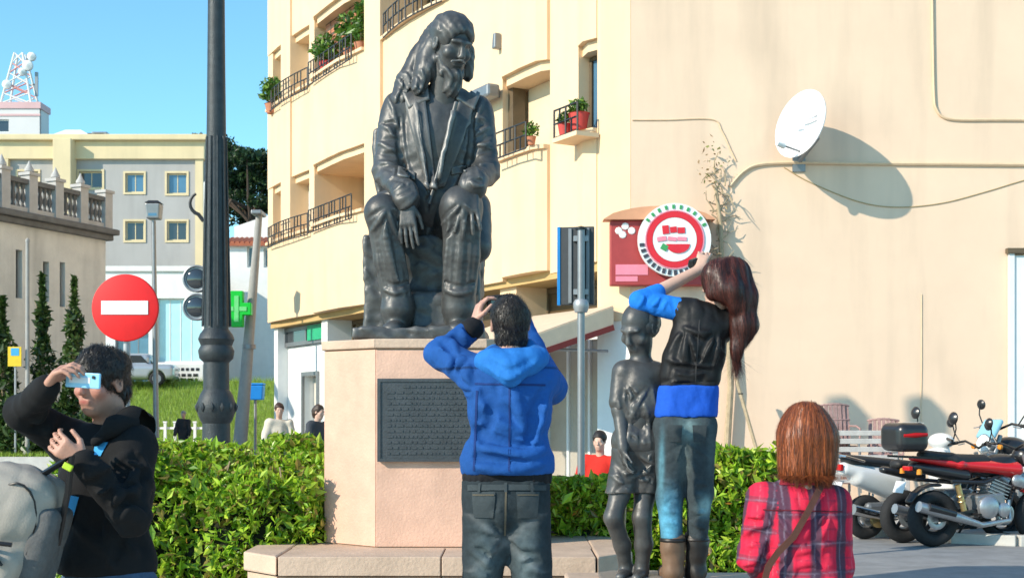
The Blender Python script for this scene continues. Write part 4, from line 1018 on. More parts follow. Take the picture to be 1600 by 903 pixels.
# bronze boy
by = thing('boy_statue', 'life-size dark bronze statue of a barefoot boy in short trousers', 'statue', (*P(985, 900, 6.5)[:2], .70))
q = lambda px, py, y=0: P(px, py, 6.5 + y)
v = Vox((.42, 6.2, .69), (.86, 6.85, 2.12), .0085)
hd = q(999, 514, -.0); hq = head(v, hd, nrm((-.55, -.6, -.45)), (0, -.1, 1), 1.1, .03, cast=True)
v.chain([q(1003, 575), hd + [.01, .02, -.07]], [.05, .048], .03)
v.ell(q(1000, 608), (.092, .074, .14), None, .05); v.ell(q(998, 655), (.090, .074, .14), None, .05); v.cap(q(980, 578), q(1020, 580), .042, .042, .04)
v.chain([q(973, 583), q(968, 640, -.03), q(974, 700, -.09)], [.045, .038, .03], .025); v.chain([q(1026, 584), q(1034, 640, .02), q(1022, 695, -.04)], [.045, .038, .03], .025)
hand(v, q(974, 702, -.09), (.1, -.15, -1), (1, .1, 0), (0, -1, 0), .14, (.3, .4, .3), .05, .005, .6)
hand(v, q(1022, 697, -.04), (-.05, -.15, -1), (-1, .1, 0), (0, -1, 0), .14, (.3, .4, .3), .05, .005, .6)
v.ell(q(996, 700), (.092, .078, .09), None, .04); v.chain([q(980, 705), q(969, 772, -.02)], [.062, .050], .03); v.chain([q(1012, 705), q(1008, 772, .02)], [.063, .052], .03)
v.chain([q(969, 768, -.02), q(958, 808, -.05), q(972, 850, .02), q(978, 886, .05)], [.052, .046, .043, .032], .02)
v.chain([q(1008, 768, .02), q(1003, 808, -.02), q(1006, 850, .0), q(1003, 886, .02)], [.054, .048, .045, .033], .02)
for x, y, px in ((0, .05, 978), (0, .02, 1003)):
    a = q(px, 896, y); a[2] = .735; v.cap(a + [.005, .03, 0], a + [-.04, -.12, -.008], .034, .026, .02, ((0, 0, 1), .8)); v.cap(a, q(px, 884, y), .032, .032, .02)
v.obj('figure', M_BRONZE, by)
bfig = [o for o in kids(by) if o.name.startswith('figure')][0]
v = Vox((.40, 6.2, 1.1), (.88, 6.85, 1.9), .0072)                 # loose shirt
v.ell(q(1000, 606), (.110, .092, .15), None, .05); v.cap(q(984, 640), q(1012, 640), .088, .088, .04); v.cap(q(985, 690), q(1010, 690), .100, .100, .04); v.cap(q(976, 578), q(1024, 580), .052, .052, .04)
v.chain([q(973, 583), q(968, 628, -.02)], [.058, .056], .02); v.chain([q(1026, 584), q(1032, 628, .01)], [.058, .056], .02)
folds(v, fan(978, 598, 40, 110, 6, 40, 90, .012, 11) + fan(1020, 598, 70, 140, 6, 40, 90, .012, 12) + rungs((998, 650), (998, 690), 34, 5, .010, 13, .2) + [(.010, [(988, 640), (984, 670), (978, 700)]), (-.010, [(1002, 640), (1000, 700)]), (.010, [(1012, 640), (1016, 700)])], .006, 1.3)
v.cut(q(998, 704), (0, .1, -1)); v.warp(lambda p: fabric(p, 3, 34, .003)); v.obj('shirt', M_BRONZE, by)
v = Vox((.40, 6.2, 1.0), (.88, 6.85, 1.5), .0072)                 # short trousers
v.cap(q(984, 702), q(1010, 702), .090, .090, .04); v.chain([q(980, 710), q(968, 775, -.02)], [.078, .076], .02); v.chain([q(1013, 710), q(1009, 775, .02)], [.079, .077], .02)
folds(v, rungs((976, 715), (968, 768), 22, 6, .010, 15, .6) + rungs((1011, 715), (1009, 768), 20, 6, .010, 16, .6), .006, 1.3); v.cut(q(990, 770), (0, 0, -1)); v.warp(lambda p: fabric(p, 5, 34, .003)); v.obj('short_trousers', M_BRONZE, by)
v = Vox(hd - .22, hd + .22, .007)
v.ell(hd + [.012, .018, .035], (.100, .106, .104), None, .01); bf = nrm((-.55, -.6, -.45)); v.ell(hd + bf * .145 + [0, 0, -.035], (.115, .115, .125), None, .01, sub=True); v.cut(hd + [0, 0, -.055], (.15, .15, -1))
v.warp(lambda p: crease(p, 3, 90, .005, .4) + wave(p, 3, 60, .002)); v.obj('hair', M_BRONZE, by)
obj('base_plate', MB().prism(oct_(.45, .83, 6.25, 6.75, .08, .08), .702, .722), M_BRONZE, by, world=True)
# ------------------------------------------------------------------ people in the foreground
def skinmat(n, c): return mat(n, c, .5, 0, .10, 25., .1, 200., spec=.4)
M_SKIN = skinmat('skin_ruddy', (.50, .27, .20)); M_SKIN2 = skinmat('skin_fair', (.58, .36, .27))
def cloth(n, attr=True, col=(0, 0, 0), rough=.85, bump=.45): return mat(n, col, rough, 0, .10, 35., bump * .5, 60., spec=.25, attr='tone' if attr else None)
M_CL = cloth('woven_cloth'); M_DENIM = mat('denim', (0, 0, 0), .9, 0, .30, 30., .25, 80., spec=.2, attr='tone')
M_HAIR = mat('dark_hair', (.020, .016, .014), .62, 0, .5, 90., .9, 150., spec=.3)
M_SHOE = mat('dark_shoe', (.03, .028, .026), .5, 0, .2, 20.)
def flatc(c): return lambda v: np.tile(np.array(c), (len(v), 1))
def bounds(pts, pad): a = np.array(pts); return a.min(0) - pad, a.max(0) + pad
def shoe(parent, an, f, zf, mt=M_SHOE, L=.27, s=1.):
    f = nrm((f[0], f[1], 0)); a = np.array([an[0], an[1], zf + .045]); v = Vox(a - .32, a + .32, .011)
    v.cap(a - f * .05, a + f * (L - .10), .042 * s, .036 * s, .02, ((0, 0, 1), .9)).cap(a + [0, 0, .0], a + [0, 0, .09], .045 * s, .05 * s, .03); v.cut((0, 0, zf + .004), (0, 0, -1))
    v.obj('shoe', mt, parent)

# ---- man in the blue jacket, seen from behind, photographing the statue
Y0 = 5.3; q = lambda px, py, y=0.: P(px, py, Y0 + y); GZ = .25
bm = thing('person', 'man in a blue hooded jacket seen from behind, raising a camera to the statue', 'person', (q(790, 700)[0], Y0, GZ), 0, 'people at the monument')
hd = q(797, 507, .03); ff = nrm((-.10, .86, .46))
sL, eL, wL = q(748, 588, .03), q(689, 552, .20), q(740, 512, .31); sR, eR, wR = q(843, 592, .03), q(860, 606, .25), q(815, 505, .36)
hipL, knL = q(760, 790), q(752, 930, .02); hipR, knR = q(822, 790), q(834, 930, .0)
anL = np.array([knL[0] - .01, Y0 + .0, GZ + .10]); anR = np.array([knR[0] + .015, Y0 - .02, GZ + .10])
lo, hi = bounds([eL, eR, hd, anL, anR, q(797, 450)], .2)
v = Vox(lo, hi, .0075)
head(v, hd, ff, (0, -.3, 1), .98, .02)
v.chain([q(797, 585, .0), hd + [0, -.02, -.06]], [.066, .058], .03); v.ell(q(797, 640), (.13, .07, .2), None, .04); v.ell(q(791, 740), (.12, .07, .14), None, .05)
v.chain([sL, eL, wL], [.055, .048, .032], .02); v.chain([sR, eR, wR], [.055, .048, .032], .02)
v.chain([hipL, knL, anL], [.085, .06, .045], .03); v.chain([hipR, knR, anR], [.085, .06, .045], .03)
hand(v, wL + [.0, .01, .015], (.30, .15, 1), (.9, .3, -.2), (.2, -.8, .3), .185, (.45, .7, .5), .05); hand(v, wR, (-.35, .1, 1), (-.9, .3, -.1), (-.1, -.8, .3), .185, (.45, .7, .5), .05)
v.obj('body', M_SKIN, bm)
v = Vox(hd - .2, hd + .2, .006)
R_ = np.stack([np.cross((0, -.3, 1), ff), ff, np.cross(ff, np.cross((0, -.3, 1), ff))], 1); R_ /= np.linalg.norm(R_, axis=0)
v.ell(hd + R_ @ np.array([0, -.016, .038]), (.082, .100, .094), R_, .01); v.ell(hd + R_ @ np.array([0, -.06, -.03]), (.070, .055, .07), R_, .02)
v.ell(hd + R_ @ np.array([0, .13, -.06]), (.13, .125, .115), R_, .01, sub=True)
for e in (-1, 1): v.ell(hd + R_ @ np.array([e * .085, .0, -.01]), (.022, .028, .04), R_, .004, sub=True)
v.cut(hd + R_ @ np.array([0, -.05, -.085]), R_ @ np.array([0, -.3, -1])); v.warp(lambda p: wave(p, 6, 45, .003)); hr = v.obj('hair', M_HAIR, bm)
strands(hr, hr, hd + R_ @ np.array([0, -.03, .12]), 6500, .017, .0010, [(.016, .013, .012), (.028, .022, .018), (.045, .036, .03)], 3, M_STRAND, .8, .002, 3, None, .3, .1)
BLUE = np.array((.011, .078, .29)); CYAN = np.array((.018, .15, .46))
def bfold(p):
    d = fabric(p, 14, 30, .005, (.75, 1, 1.5))
    z = p[:, 2]; d += 0 * z
    rr = np.linalg.norm(p - eL, axis=1); d += .008 * np.exp(-(rr / .14) ** 2) * np.abs(np.sin((p @ nrm(wL - eL)) * 45))
    return d
v = Vox(lo, hi, .0085)
v.ell(q(797, 632, .0), (.178, .125, .24), None, .04); v.ell(q(792, 712, .0), (.168, .125, .12), None, .06); v.cap(q(760, 590), q(838, 590), .082, .082, .05)
v.cap(q(757, 725), q(828, 725), .105, .105, .05); v.cap(q(778, 560), q(818, 560), .055, .055, .04)
v.chain([sL, eL, wL], [.082, .068, .048], .045); v.chain([sR, eR, wR], [.082, .066, .05], .045)
folds(v, [(.020, [(738, 600), (760, 640), (790, 668), (830, 676)]), (-.020, [(742, 585), (768, 622), (800, 648), (845, 655)]), (.018, [(730, 640), (760, 672), (800, 690), (848, 690)]), (-.020, [(734, 662), (765, 686), (805, 700), (850, 705)]),
    (.020, [(736, 690), (775, 706), (820, 712), (856, 700)]), (-.018, [(738, 712), (780, 722), (826, 726)]), (.016, [(740, 728), (790, 736), (850, 724)]), (.018, [(858, 610), (846, 650), (836, 690)]), (-.018, [(846, 610), (834, 650), (826, 690)]), (.016, [(800, 600), (812, 640), (818, 670)]), (-.014, [(775, 600), (770, 640), (756, 690)]), (.014, [(748, 610), (742, 660), (738, 710)])]
    + fan(744, 606, 150, 260, 6, 30, 60, .014, 3) + rungs((735, 585), (692, 556), 24, 5, .014, 4) + rungs((694, 550), (738, 516), 18, 6, .013, 5), .012, 1.6)
v.cut(q(790, 741), (0, 0, -1)); v.warp(bfold)
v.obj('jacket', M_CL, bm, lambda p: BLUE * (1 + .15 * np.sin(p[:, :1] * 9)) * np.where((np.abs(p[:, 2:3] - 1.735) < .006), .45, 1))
v = Vox(q(700, 640, -.3), q(900, 640, .3) * [1, 1, 0] + [0, 0, 2.1], .007)
v.cap(q(757, 566, -.05), q(797, 580, -.125), .042, .055, .03).cap(q(797, 580, -.125), q(842, 560, -.05), .055, .045, .03).cap(q(772, 562, -.08), q(828, 562, -.08), .05, .05, .04)
v.cap(q(757, 562, -.04), q(772, 548, .03), .036, .03, .02).cap(q(842, 556, -.04), q(826, 540, .02), .036, .03, .02)
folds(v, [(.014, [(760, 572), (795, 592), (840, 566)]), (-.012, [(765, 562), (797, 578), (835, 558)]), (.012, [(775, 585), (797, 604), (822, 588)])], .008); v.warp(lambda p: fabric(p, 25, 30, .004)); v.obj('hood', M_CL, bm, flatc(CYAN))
v = Vox(lo, hi, .009)
v.cap(q(758, 741), q(826, 741), .098, .098, .03); v.cut(q(790, 756), (0, 0, -1)); v.cut(q(790, 737), (0, 0, 1))
v.warp(lambda p: .003 * np.sin(p[:, 0] * 260)); v.obj('hem', cloth('black_rib', False, (.012, .012, .014)), bm)
v = Vox(lo * [1, 1, 0] + [0, 0, GZ - .01], hi * [1, 1, 0] + [0, 0, q(790, 745)[2] + .05], .009)
v.ell(q(790, 780), (.168, .125, .115), None, .05); v.cap(q(760, 752), q(822, 752), .10, .10, .04)
v.chain([hipL, knL, anL + [0, 0, -.04]], [.102, .083, .088], .03); v.chain([hipR, knR, anR + [0, 0, -.04]], [.102, .083, .088], .03)
folds(v, fan(788, 838, 100, 260, 7, 35, 70, .013, 21) + fan(790, 838, -80, 80, 7, 35, 70, .013, 22) + rungs((752, 850), (750, 902), 28, 5, .012, 23) + rungs((828, 850), (832, 902), 28, 5, .012, 24), .010, 1.4); v.cut(q(790, 748), (0, 0, 1)); v.warp(lambda p: fabric(p, 41, 34, .004, (1, 1, .8)))
def jcol(p):
    d = np.tile(np.array((.022, .030, .035)), (len(p), 1)); c = q(790, 845)
    for s, cx in ((-1, hipL[0]), (1, hipR[0])):
        f = np.exp(-((p[:, 0] - cx - .0) / .055) ** 2 - ((p[:, 2] - q(0, 880)[2]) / .20) ** 2) * (p[:, 1] < Y0)
        g = np.exp(-(((p[:, 2] - q(0, 845)[2]) + s * .8 * (p[:, 0] - c[0])) / .018) ** 2) * (p[:, 1] < Y0) * (np.abs(p[:, 2] - q(0, 845)[2]) < .12)
        d += f[:, None] * np.array((.055, .075, .08)) + g[:, None] * .05
    return d
v.obj('jeans', M_DENIM, bm, jcol)
M_PKT = mat('denim_pocket', (.040, .052, .057), .9, 0, .2, 60., .4, 420.)
BLUE_JEANS = [o for o in kids(bm) if o.name.startswith('jeans')][0]
for x0 in (738, 806): lay('back_pocket', [(x0, 768), (x0 + 36, 768), (x0 + 33, 808), (x0 + 3, 808)], M_PKT, BLUE_JEANS, bm, .005)
jk = [o for o in kids(bm) if o.name.startswith('jacket')][0]; M_SEAM = mat('navy_seam', (.006, .03, .14), .9); M_STI = mat('tan_stitch', (.10, .085, .06), .9)
lay('seam', [(742, 598), (852, 600), (852, 603), (742, 601)], M_SEAM, jk, bm, .0025, 0, 2, 30); lay('seam', [(795, 604), (798, 604), (797, 736), (794, 736)], M_SEAM, jk, bm, .0025, 0, 24, 2); lay('seam', [(744, 610), (747, 610), (742, 735), (739, 735)], M_SEAM, jk, bm, .0025, 0, 24, 2)
lay('waistband', [(732, 757), (852, 757), (852, 766), (732, 766)], M_PKT, BLUE_JEANS, bm, .006, 0, 4, 24); lay('seam', [(789, 768), (792, 768), (790, 836), (787, 836)], M_STI, BLUE_JEANS, bm, .003, 0, 16, 2)
for x0 in (738, 806): lay('stitching', [(x0 + 2, 772), (x0 + 34, 772), (x0 + 34, 774), (x0 + 2, 774)], M_STI, BLUE_JEANS, bm, .008, 0, 2, 8)
for x0 in (748, 788, 828): lay('belt_loop', [(x0, 755), (x0 + 4, 755), (x0 + 4, 769), (x0, 769)], M_PKT, BLUE_JEANS, bm, .011, 0, 4, 2)
v = Vox(wL - .1, wL + .1, .007); v.cap(wL - nrm(wL - eL) * .03, wL - nrm(wL - eL) * .005, .052, .050, .004); v.obj('cuff', MATS['black_rib'], bm)
shoe(bm, anL, (0, 1, 0), GZ); shoe(bm, anR, (.1, 1, 0), GZ)
cm = thing('camera', 'black compact camera raised by the man in the blue jacket', 'camera', q(782, 474, .36) - [0, 0, .04])
M_BLK = mat('black_plastic', (.012, .012, .013), .35, 0, .1, 20.)
c_ = q(782, 474, .36); obj('body', MB().box(c_, (.125, .04, .075), rotm(0, -.1)), M_BLK, cm, world=True, bevel=.008); obj('lens', MB().lathe([(.03, 0), (.03, .05), (.026, .055)], c_ + [0, .02, 0], 18, rotm(-math.pi / 2)), M_BLK, cm, world=True); obj('screen', MB().box(c_ + [0, -.0212, -.004], (.08, .002, .055), rotm(0, -.1)), M_GLASS, cm, world=True)

# ---- woman in the red plaid shirt, from behind
Y0 = 5.0; q = lambda px, py, y=0.: P(px, py, Y0 + y)
pw = thing('person', 'woman with auburn bob in a red plaid shirt seen from behind', 'person', (q(1250, 700)[0], Y0, 0), 0, 'people at the monument')
hd = q(1258, 686, .03); ff = nrm((-.30, .95, .05))
sL, eL, wL = q(1192, 780, .03), q(1178, 868, .0), q(1195, 900, .22); sR, eR, wR = q(1303, 785, .03), q(1308, 885, .04), q(1285, 905, .25)
hipL, hipR = q(1228, 990), q(1288, 990); knL, knR = q(1230, 1120, .02), q(1290, 1120, .02)
anL = np.array([knL[0], Y0, .09]); anR = np.array([knR[0], Y0, .09])
lo, hi = bounds([sL, eL, sR, eR, hd, anL, anR, wL, wR], .2)
v = Vox(lo, hi, .008); head(v, hd, ff, (0, 0, 1), .95, .02)
v.chain([q(1256, 770), hd + [0, 0, -.07]], [.055, .05], .03); v.ell(q(1252, 830), (.14, .09, .2), None, .04); v.ell(q(1255, 950), (.15, .10, .16), None, .05)
v.chain([sL, eL, wL], [.048, .042, .028], .02); v.chain([sR, eR, wR], [.048, .042, .028], .02)
v.chain([hipL, knL, anL], [.085, .058, .042], .03); v.chain([hipR, knR, anR], [.085, .058, .042], .03)
hand(v, wL, (.3, .9, .1), (.9, -.2, 0), (0, .1, 1), .17, (.5, .6, .4)); hand(v, wR, (-.3, .9, .1), (-.9, -.2, 0), (0, .1, 1), .17, (.5, .6, .4)); v.obj('body', M_SKIN2, pw)
v = Vox(hd - [.22, .22, .26], hd + [.22, .22, .22], .0065)
v.ell(hd + [.0, -.005, .045], (.092, .108, .102), None, .02); v.cap(hd + [-.035, -.035, .0], hd + [-.038, -.035, -.105], .078, .070, .04); v.cap(hd + [.04, -.035, .0], hd + [.040, -.035, -.10], .078, .068, .04)
v.ell(hd + ff * .13 + [0, 0, -.03], (.075, .085, .12), None, .01, sub=True); v.cut(hd + [0, 0, -.125], (0, .15, -1))
def ripples(c, fr, amp, sd):
    def f(p):
        a = np.arctan2(p[:, 0] - c[0], -(p[:, 1] - c[1])); return amp * np.sin(a * fr + 1.2 * np.sin(p[:, 2] * 11 + sd)) + wave(p, sd, 26, amp * .9)
    return f
v.warp(ripples(hd, 26, .0016, 3))
def hcol(p):
    a = np.arctan2(p[:, 0] - hd[0], -(p[:, 1] - hd[1])); t = .5 + .5 * np.sin(a * 23 + 1.2 * np.sin(p[:, 2] * 11 + 3)); s = np.clip((p[:, 2] - (hd[2] + .04)) / .07, 0, 1)
    s = np.clip(s * np.clip((a + 1.2) / .8, 0, 1), 0, 1)[:, None]
    base = np.array((.22, .055, .018)) * (1 - t[:, None]) + np.array((.34, .095, .028)) * t[:, None]; return base * (1 - s) + np.array((.025, .013, .01)) * s
v.obj('hair', mat('auburn_hair', (0, 0, 0), .42, 0, .4, 150., .2, 120., attr='tone', spec=.3, grain=(1, 1, .05)), pw, hcol)
hr = [o for o in kids(pw) if o.name.startswith('hair')][0]
strands(hr, hr, hd + [.02, .02, .15], 12000, .12, .0008, [(.26, .062, .018), (.33, .085, .024), (.40, .11, .03), (.20, .05, .016), (.12, .034, .014)], 5, M_STRAND, 1.0, .003, 8, None, .14, .10)
v = Vox(lo, hi * [1, 1, 0] + [0, 0, 1.45], .0068)
v.ell(q(1250, 830), (.158, .108, .20), None, .05); v.ell(q(1258, 920, .0), (.165, .115, .16), None, .06); v.cap(q(1210, 782), q(1290, 784), .062, .06, .05); v.cap(q(1232, 758), q(1278, 758), .045, .045, .03)
v.cap(q(1215, 980), q(1298, 980), .125, .125, .06)
v.chain([sL, eL, wL], [.074, .066, .05], .03); v.chain([sR, eR, wR], [.072, .062, .05], .03); v.cut(q(1250, 1000), (0, 0, -1)); 
folds(v, fan(1200, 790, 20, 110, 6, 50, 100, .012, 31) + fan(1298, 795, 70, 150, 6, 50, 100, .012, 32) + rungs((1182, 800), (1176, 880), 24, 7, .013, 33) + rungs((1255, 860), (1260, 903), 60, 4, .010, 34, .1) + [(.012, [(1240, 770), (1246, 830), (1240, 900)]), (-.012, [(1270, 790), (1276, 850), (1290, 903)])], .010, 1.4); v.warp(lambda p: fabric(p, 51, 32, .004, (1, 1, .7)) + .008 * np.exp(-(np.linalg.norm(p - eL, axis=1) / .13) ** 2) * np.abs(np.sin(p[:, 2] * 45 + p[:, 0] * 15)))
def plaid(p):
    x = p[:, 0].copy(); z = p[:, 2].copy(); arm = p[:, 0] < sL[0] + .035
    t = nrm(eL - sL); u = np.array([t[2], 0, -t[0]]); x = np.where(arm, (p - sL) @ u * 1.15 + .03, x + wave(p, 61, 10, .006)); z = np.where(arm, (p - sL) @ t, z + wave(p, 62, 10, .006))
    per = .115; a = np.mod(x + .018, per) / per; b = np.mod(z + .01, per) / per
    ba = lambda m_, lo_, hi_: (np.clip((m_ - lo_) / .03, 0, 1) * np.clip((hi_ - m_) / .03, 0, 1))[:, None]
    c = np.tile(np.array((.56, .015, .05)), (len(p), 1)); dk = np.array((.035, .035, .06)); gr = np.array((.20, .17, .23)); hot = np.array((.70, .03, .07))
    c = c + (hot - c) * ba(a, .55, .92) * .6
    c = c + (dk - c) * ba(a, .02, .44) * .90; c = c + (dk - c) * ba(b, .05, .30) * .55
    c = c + (gr - c) * ba(a, .16, .23) * .7; c = c + (gr - c) * ba(b, .17, .23) * .6; c = c + (np.array((.5, .35, .4)) - c) * ba(a, .68, .72) * .35; c = c + (np.array((.05, .03, .06)) - c) * ba(b, .66, .71) * .6
    return c
v.obj('plaid_shirt', M_CL, pw, plaid)
v = Vox(lo * [1, 1, 0], hi * [1, 1, 0] + [0, 0, .85], .012); v.cap(hipL, hipR, .12, .12, .05).chain([hipL, knL, anL], [.1, .075, .06], .03).chain([hipR, knR, anR], [.1, .075, .06], .03); v.obj('jeans', M_DENIM, pw, flatc((.03, .04, .07)))
shoe(pw, anL, (-.2, 1, 0), 0); shoe(pw, anR, (-.2, 1, 0), 0)
M_STRAP = mat('brown_leather', (.085, .03, .018), .5, 0, .2, 30., .2, 120.)
psh = [o for o in kids(pw) if o.name.startswith('plaid')][0]; lay('yoke_seam', [(1192, 795), (1316, 798), (1316, 800), (1192, 797)], mat('plaid_seam', (.10, .01, .02), .9), psh, pw, .0025, 0, 2, 30); lay('collar', [(1226, 742), (1288, 742), (1296, 758), (1218, 758)], mat('plaid_collar', (.34, .02, .05), .9), psh, pw, .008, .006, 6, 14)
bgp = thing('shoulder_bag', 'small dark bag on a brown strap across the plaid shirt', 'bag', q(1188, 1000, -.06))
sp = [q(1284, 752, -.045), q(1280, 765, -.098), q(1262, 800, -.122), q(1240, 838, -.126), q(1216, 862, -.122), q(1200, 885, -.12), q(1190, 930, -.13), q(1184, 965, -.12)]
m = MB()
for a, b in zip(sp, sp[1:]): m.bar(a, b + (b - a) * .06, .009, .024, up=nrm(np.cross(b - a, (0, 1, 0))))
obj('strap', m, M_STRAP, bgp, world=True)
obj('pouch', MB().box(q(1180, 985, -.12), (.2, .08, .15), rotm(0, .1)), mat('navy_bag', (.03, .06, .12), .7), bgp, world=True, bevel=.025); obj('flap', MB().box(q(1180, 972, -.165), (.19, .012, .09), rotm(0, .1)), M_STRAP, bgp, world=True, bevel=.005)

# ---- woman in black jacket and worn jeans by the bronze boy, photographing
Y0 = 6.42; q = lambda px, py, y=0.: P(px, py, Y0 + y); GZ = .698
kw = thing('person', 'long-haired woman in black jacket and worn jeans with one blue elbow out', 'person', (q(1075, 700)[0], Y0 + .03, GZ), 0, 'people at the monument')
hd = q(1128, 447, .02); ff = nrm((-.72, .6, .05))
sL, eL, wL = q(1082, 488, .0), q(1000, 471, .03), q(1092, 422, .16); sR, eR, wR = q(1134, 504, .02), q(1126, 520, .22), q(1106, 430, .22)
hipL, hipR = q(1050, 668), q(1090, 668); knL, knR = q(1046, 775, .02), q(1094, 770, .01)
anL = np.array([q(1052, 0)[0], Y0 + .02, GZ + .13]); anR = np.array([q(1090, 0)[0], Y0 + .05, GZ + .13])
lo, hi = bounds([eL, sR, hd, anL, anR, q(1150, 420)], .17); lo[2] = GZ - .01
v = Vox(lo, hi, .0075); head(v, hd, ff, (.1, 0, 1), .93, .02)
v.chain([q(1102, 505), hd + [0, 0, -.06]], [.05, .047], .03); v.ell(q(1084, 535), (.10, .06, .14), None, .04); v.ell(q(1072, 650), (.11, .075, .11), None, .05); v.cap(q(1078, 580), q(1072, 630), .05, .05, .04)
v.chain([sL, eL, wL], [.045, .04, .027], .02); v.chain([sR, eR, wR], [.045, .04, .027], .02); v.chain([hipL, knL, anL], [.08, .052, .036], .03); v.chain([hipR, knR, anR], [.08, .052, .036], .03)
hand(v, wL, (.35, .3, 1), (.2, .8, .0), (.8, -.1, .2), .165, (.5, .7, .5)); hand(v, wR, (-.1, .1, 1), (-.2, .8, 0), (-.8, 0, .2), .165, (.5, .7, .5)); v.obj('body', M_SKIN2, kw)
v = Vox(hd - [.25, .25, .5], hd + [.28, .25, .2], .0068)
v.ell(hd + [.0, -.01, .035], (.098, .115, .105), rotm(0, .2), .02)
v.chain([hd + [.06, -.04, .06], hd + [.095, -.06, -.06], hd + [.10, -.07, -.2], hd + [.06, -.08, -.33]], [.072, .068, .060, .028], .04)
v.chain([hd + [-.03, -.08, .04], hd + [.02, -.115, -.03], hd + [.05, -.12, -.10]], [.06, .058, .04], .04); v.chain([hd + [-.05, -.08, .03], hd + [-.055, -.10, -.045]], [.05, .035], .03)
v.ell(hd + ff * .125 + [0, 0, -.04], (.075, .08, .10), None, .01, sub=True); v.warp(ripples(hd + [.05, 0, 0], 14, .0035, 5))
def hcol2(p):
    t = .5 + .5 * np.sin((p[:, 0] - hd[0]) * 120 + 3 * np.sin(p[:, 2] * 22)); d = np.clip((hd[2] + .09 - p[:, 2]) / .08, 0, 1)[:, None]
    reddish = np.array((.135, .028, .018)) * (1 - .5 * t[:, None]) + .008; w_ = np.clip((p[:, 2] - (hd[2] - .30)) / .2, 0, 1)[:, None]  # reddish brown of the middle lengths
    return np.array((.018, .010, .010)) * (1 - d * w_) + reddish * d * w_
v.obj('hair', mat('dark_auburn_hair', (0, 0, 0), .42, 0, .4, 140., .2, 110., attr='tone', spec=.3, grain=(1, 1, .06)), kw, hcol2)
hr = [o for o in kids(kw) if o.name.startswith('hair')][0]
strands(hr, hr, hd + [-.02, .0, .14], 12000, .15, .0008, [(.085, .022, .015), (.12, .03, .02), (.05, .016, .012), (.03, .013, .01), (.06, .018, .013)], 6, M_STRAND, 1.0, .003, 9, None, .14, .06)
v = Vox(lo, hi, .0075)
v.ell(q(1091, 532), (.143, .105, .17), None, .05); v.cap(q(1080, 502), q(1128, 508), .064, .064, .05); v.cap(q(1055, 590), q(1102, 588), .082, .08, .05); v.cap(q(1062, 560), q(1104, 556), .088, .088, .05)
v.chain([sR, eR], [.075, .06], .03); v.cap(sL, sL + (eL - sL) * .18, .075, .068, .03); v.cap(q(1088, 488, -.02), q(1108, 488, -.02), .05, .05, .03); v.cut(q(1075, 618), (0, 0, -1))
folds(v, fan(1072, 512, 30, 130, 7, 40, 90, .012, 41) + fan(1122, 515, 80, 160, 5, 40, 80, .012, 42) + rungs((1075, 560), (1072, 608), 42, 5, .010, 43, .15), .010, 1.4); v.warp(lambda p: fabric(p, 71, 32, .004, (1, 1, .8))); v.obj('jacket', cloth('black_shiny_cloth', False, (.012, .0115, .012), .5, .2), kw)
v = Vox(*bounds([sL, eL, wL], .13), .0072); v.chain([sL + (eL - sL) * .15, eL, eL + (wL - eL) * .30], [.064, .054, .042], .02); folds(v, rungs((1065, 482), (1000, 468), 20, 7, .010, 44), .006); v.warp(lambda p: fabric(p, 81, 34, .003)); v.obj('sleeve', M_CL, kw, flatc((.012, .17, .62)))
v = Vox(lo, hi, .0075); v.cap(q(1054, 612), q(1096, 612), .090, .088, .05); v.cap(q(1053, 645), q(1091, 645), .100, .098, .05); v.cut(q(1075, 602), (0, 0, 1)); v.cut(q(1075, 652), (.0, 0, -1))
v.warp(lambda p: fabric(p, 82, 30, .007, (1, 1, .6))); v.obj('shirt_hem', M_CL, kw, flatc((.012, .09, .50)))
v = Vox(lo, hi * [1, 1, 0] + [0, 0, q(0, 640)[2]], .0075)
v.cap(q(1054, 668), q(1090, 668), .098, .096, .05); v.chain([hipL, knL, anL], [.096, .064, .052], .03); v.chain([hipR, knR, anR], [.096, .064, .050], .03); v.cut(q(0, 646), (0, 0, 1))
folds(v, fan(1070, 690, 30, 150, 6, 30, 60, .009, 45) + rungs((1046, 750), (1048, 845), 18, 9, .009, 46) + rungs((1094, 750), (1092, 845), 18, 9, .009, 47), .006); v.warp(lambda p: fabric(p, 91, 34, .003, (1, 1, .8)))
def kj(p):
    c = np.tile(np.array((.040, .052, .058)), (len(p), 1))
    def blob(px, py, rx, rz, col, amt):
        nonlocal c
        o = q(px, py); g = np.exp(-((p[:, 0] - o[0]) / rx) ** 2 - ((p[:, 2] - o[2]) / rz) ** 2) * (p[:, 1] < Y0 + .03); g = (np.clip(g * 1.5, 0, 1) * amt)[:, None]; c = c + (np.array(col) - c) * g
    blob(1072, 672, .05, .05, (.16, .25, .26), .8); blob(1044, 812, .05, .12, (.10, .33, .48), .95); blob(1050, 790, .02, .05, (.05, .12, .18), .8); blob(1032, 730, .012, .14, (.10, .24, .30), .8); blob(1100, 790, .03, .045, (.25, .42, .45), .8); blob(1066, 720, .03, .10, (.10, .13, .13), .7); blob(1108, 700, .02, .12, (.08, .11, .12), .6)
    return c
v.obj('jeans', M_DENIM, kw, kj)
kjk = [o for o in kids(kw) if o.name.startswith('jacket')][0]; M_KS = mat('black_seam', (.03, .028, .028), .7)
lay('seam', [(1092, 500), (1094, 500), (1086, 610), (1084, 610)], M_KS, kjk, kw, .0025, 0, 20, 2); lay('hem_band', [(1034, 598), (1116, 596), (1116, 606), (1034, 608)], M_KS, kjk, kw, .004, 0, 4, 20)
kjn = [o for o in kids(kw) if o.name.startswith('jeans')][0]
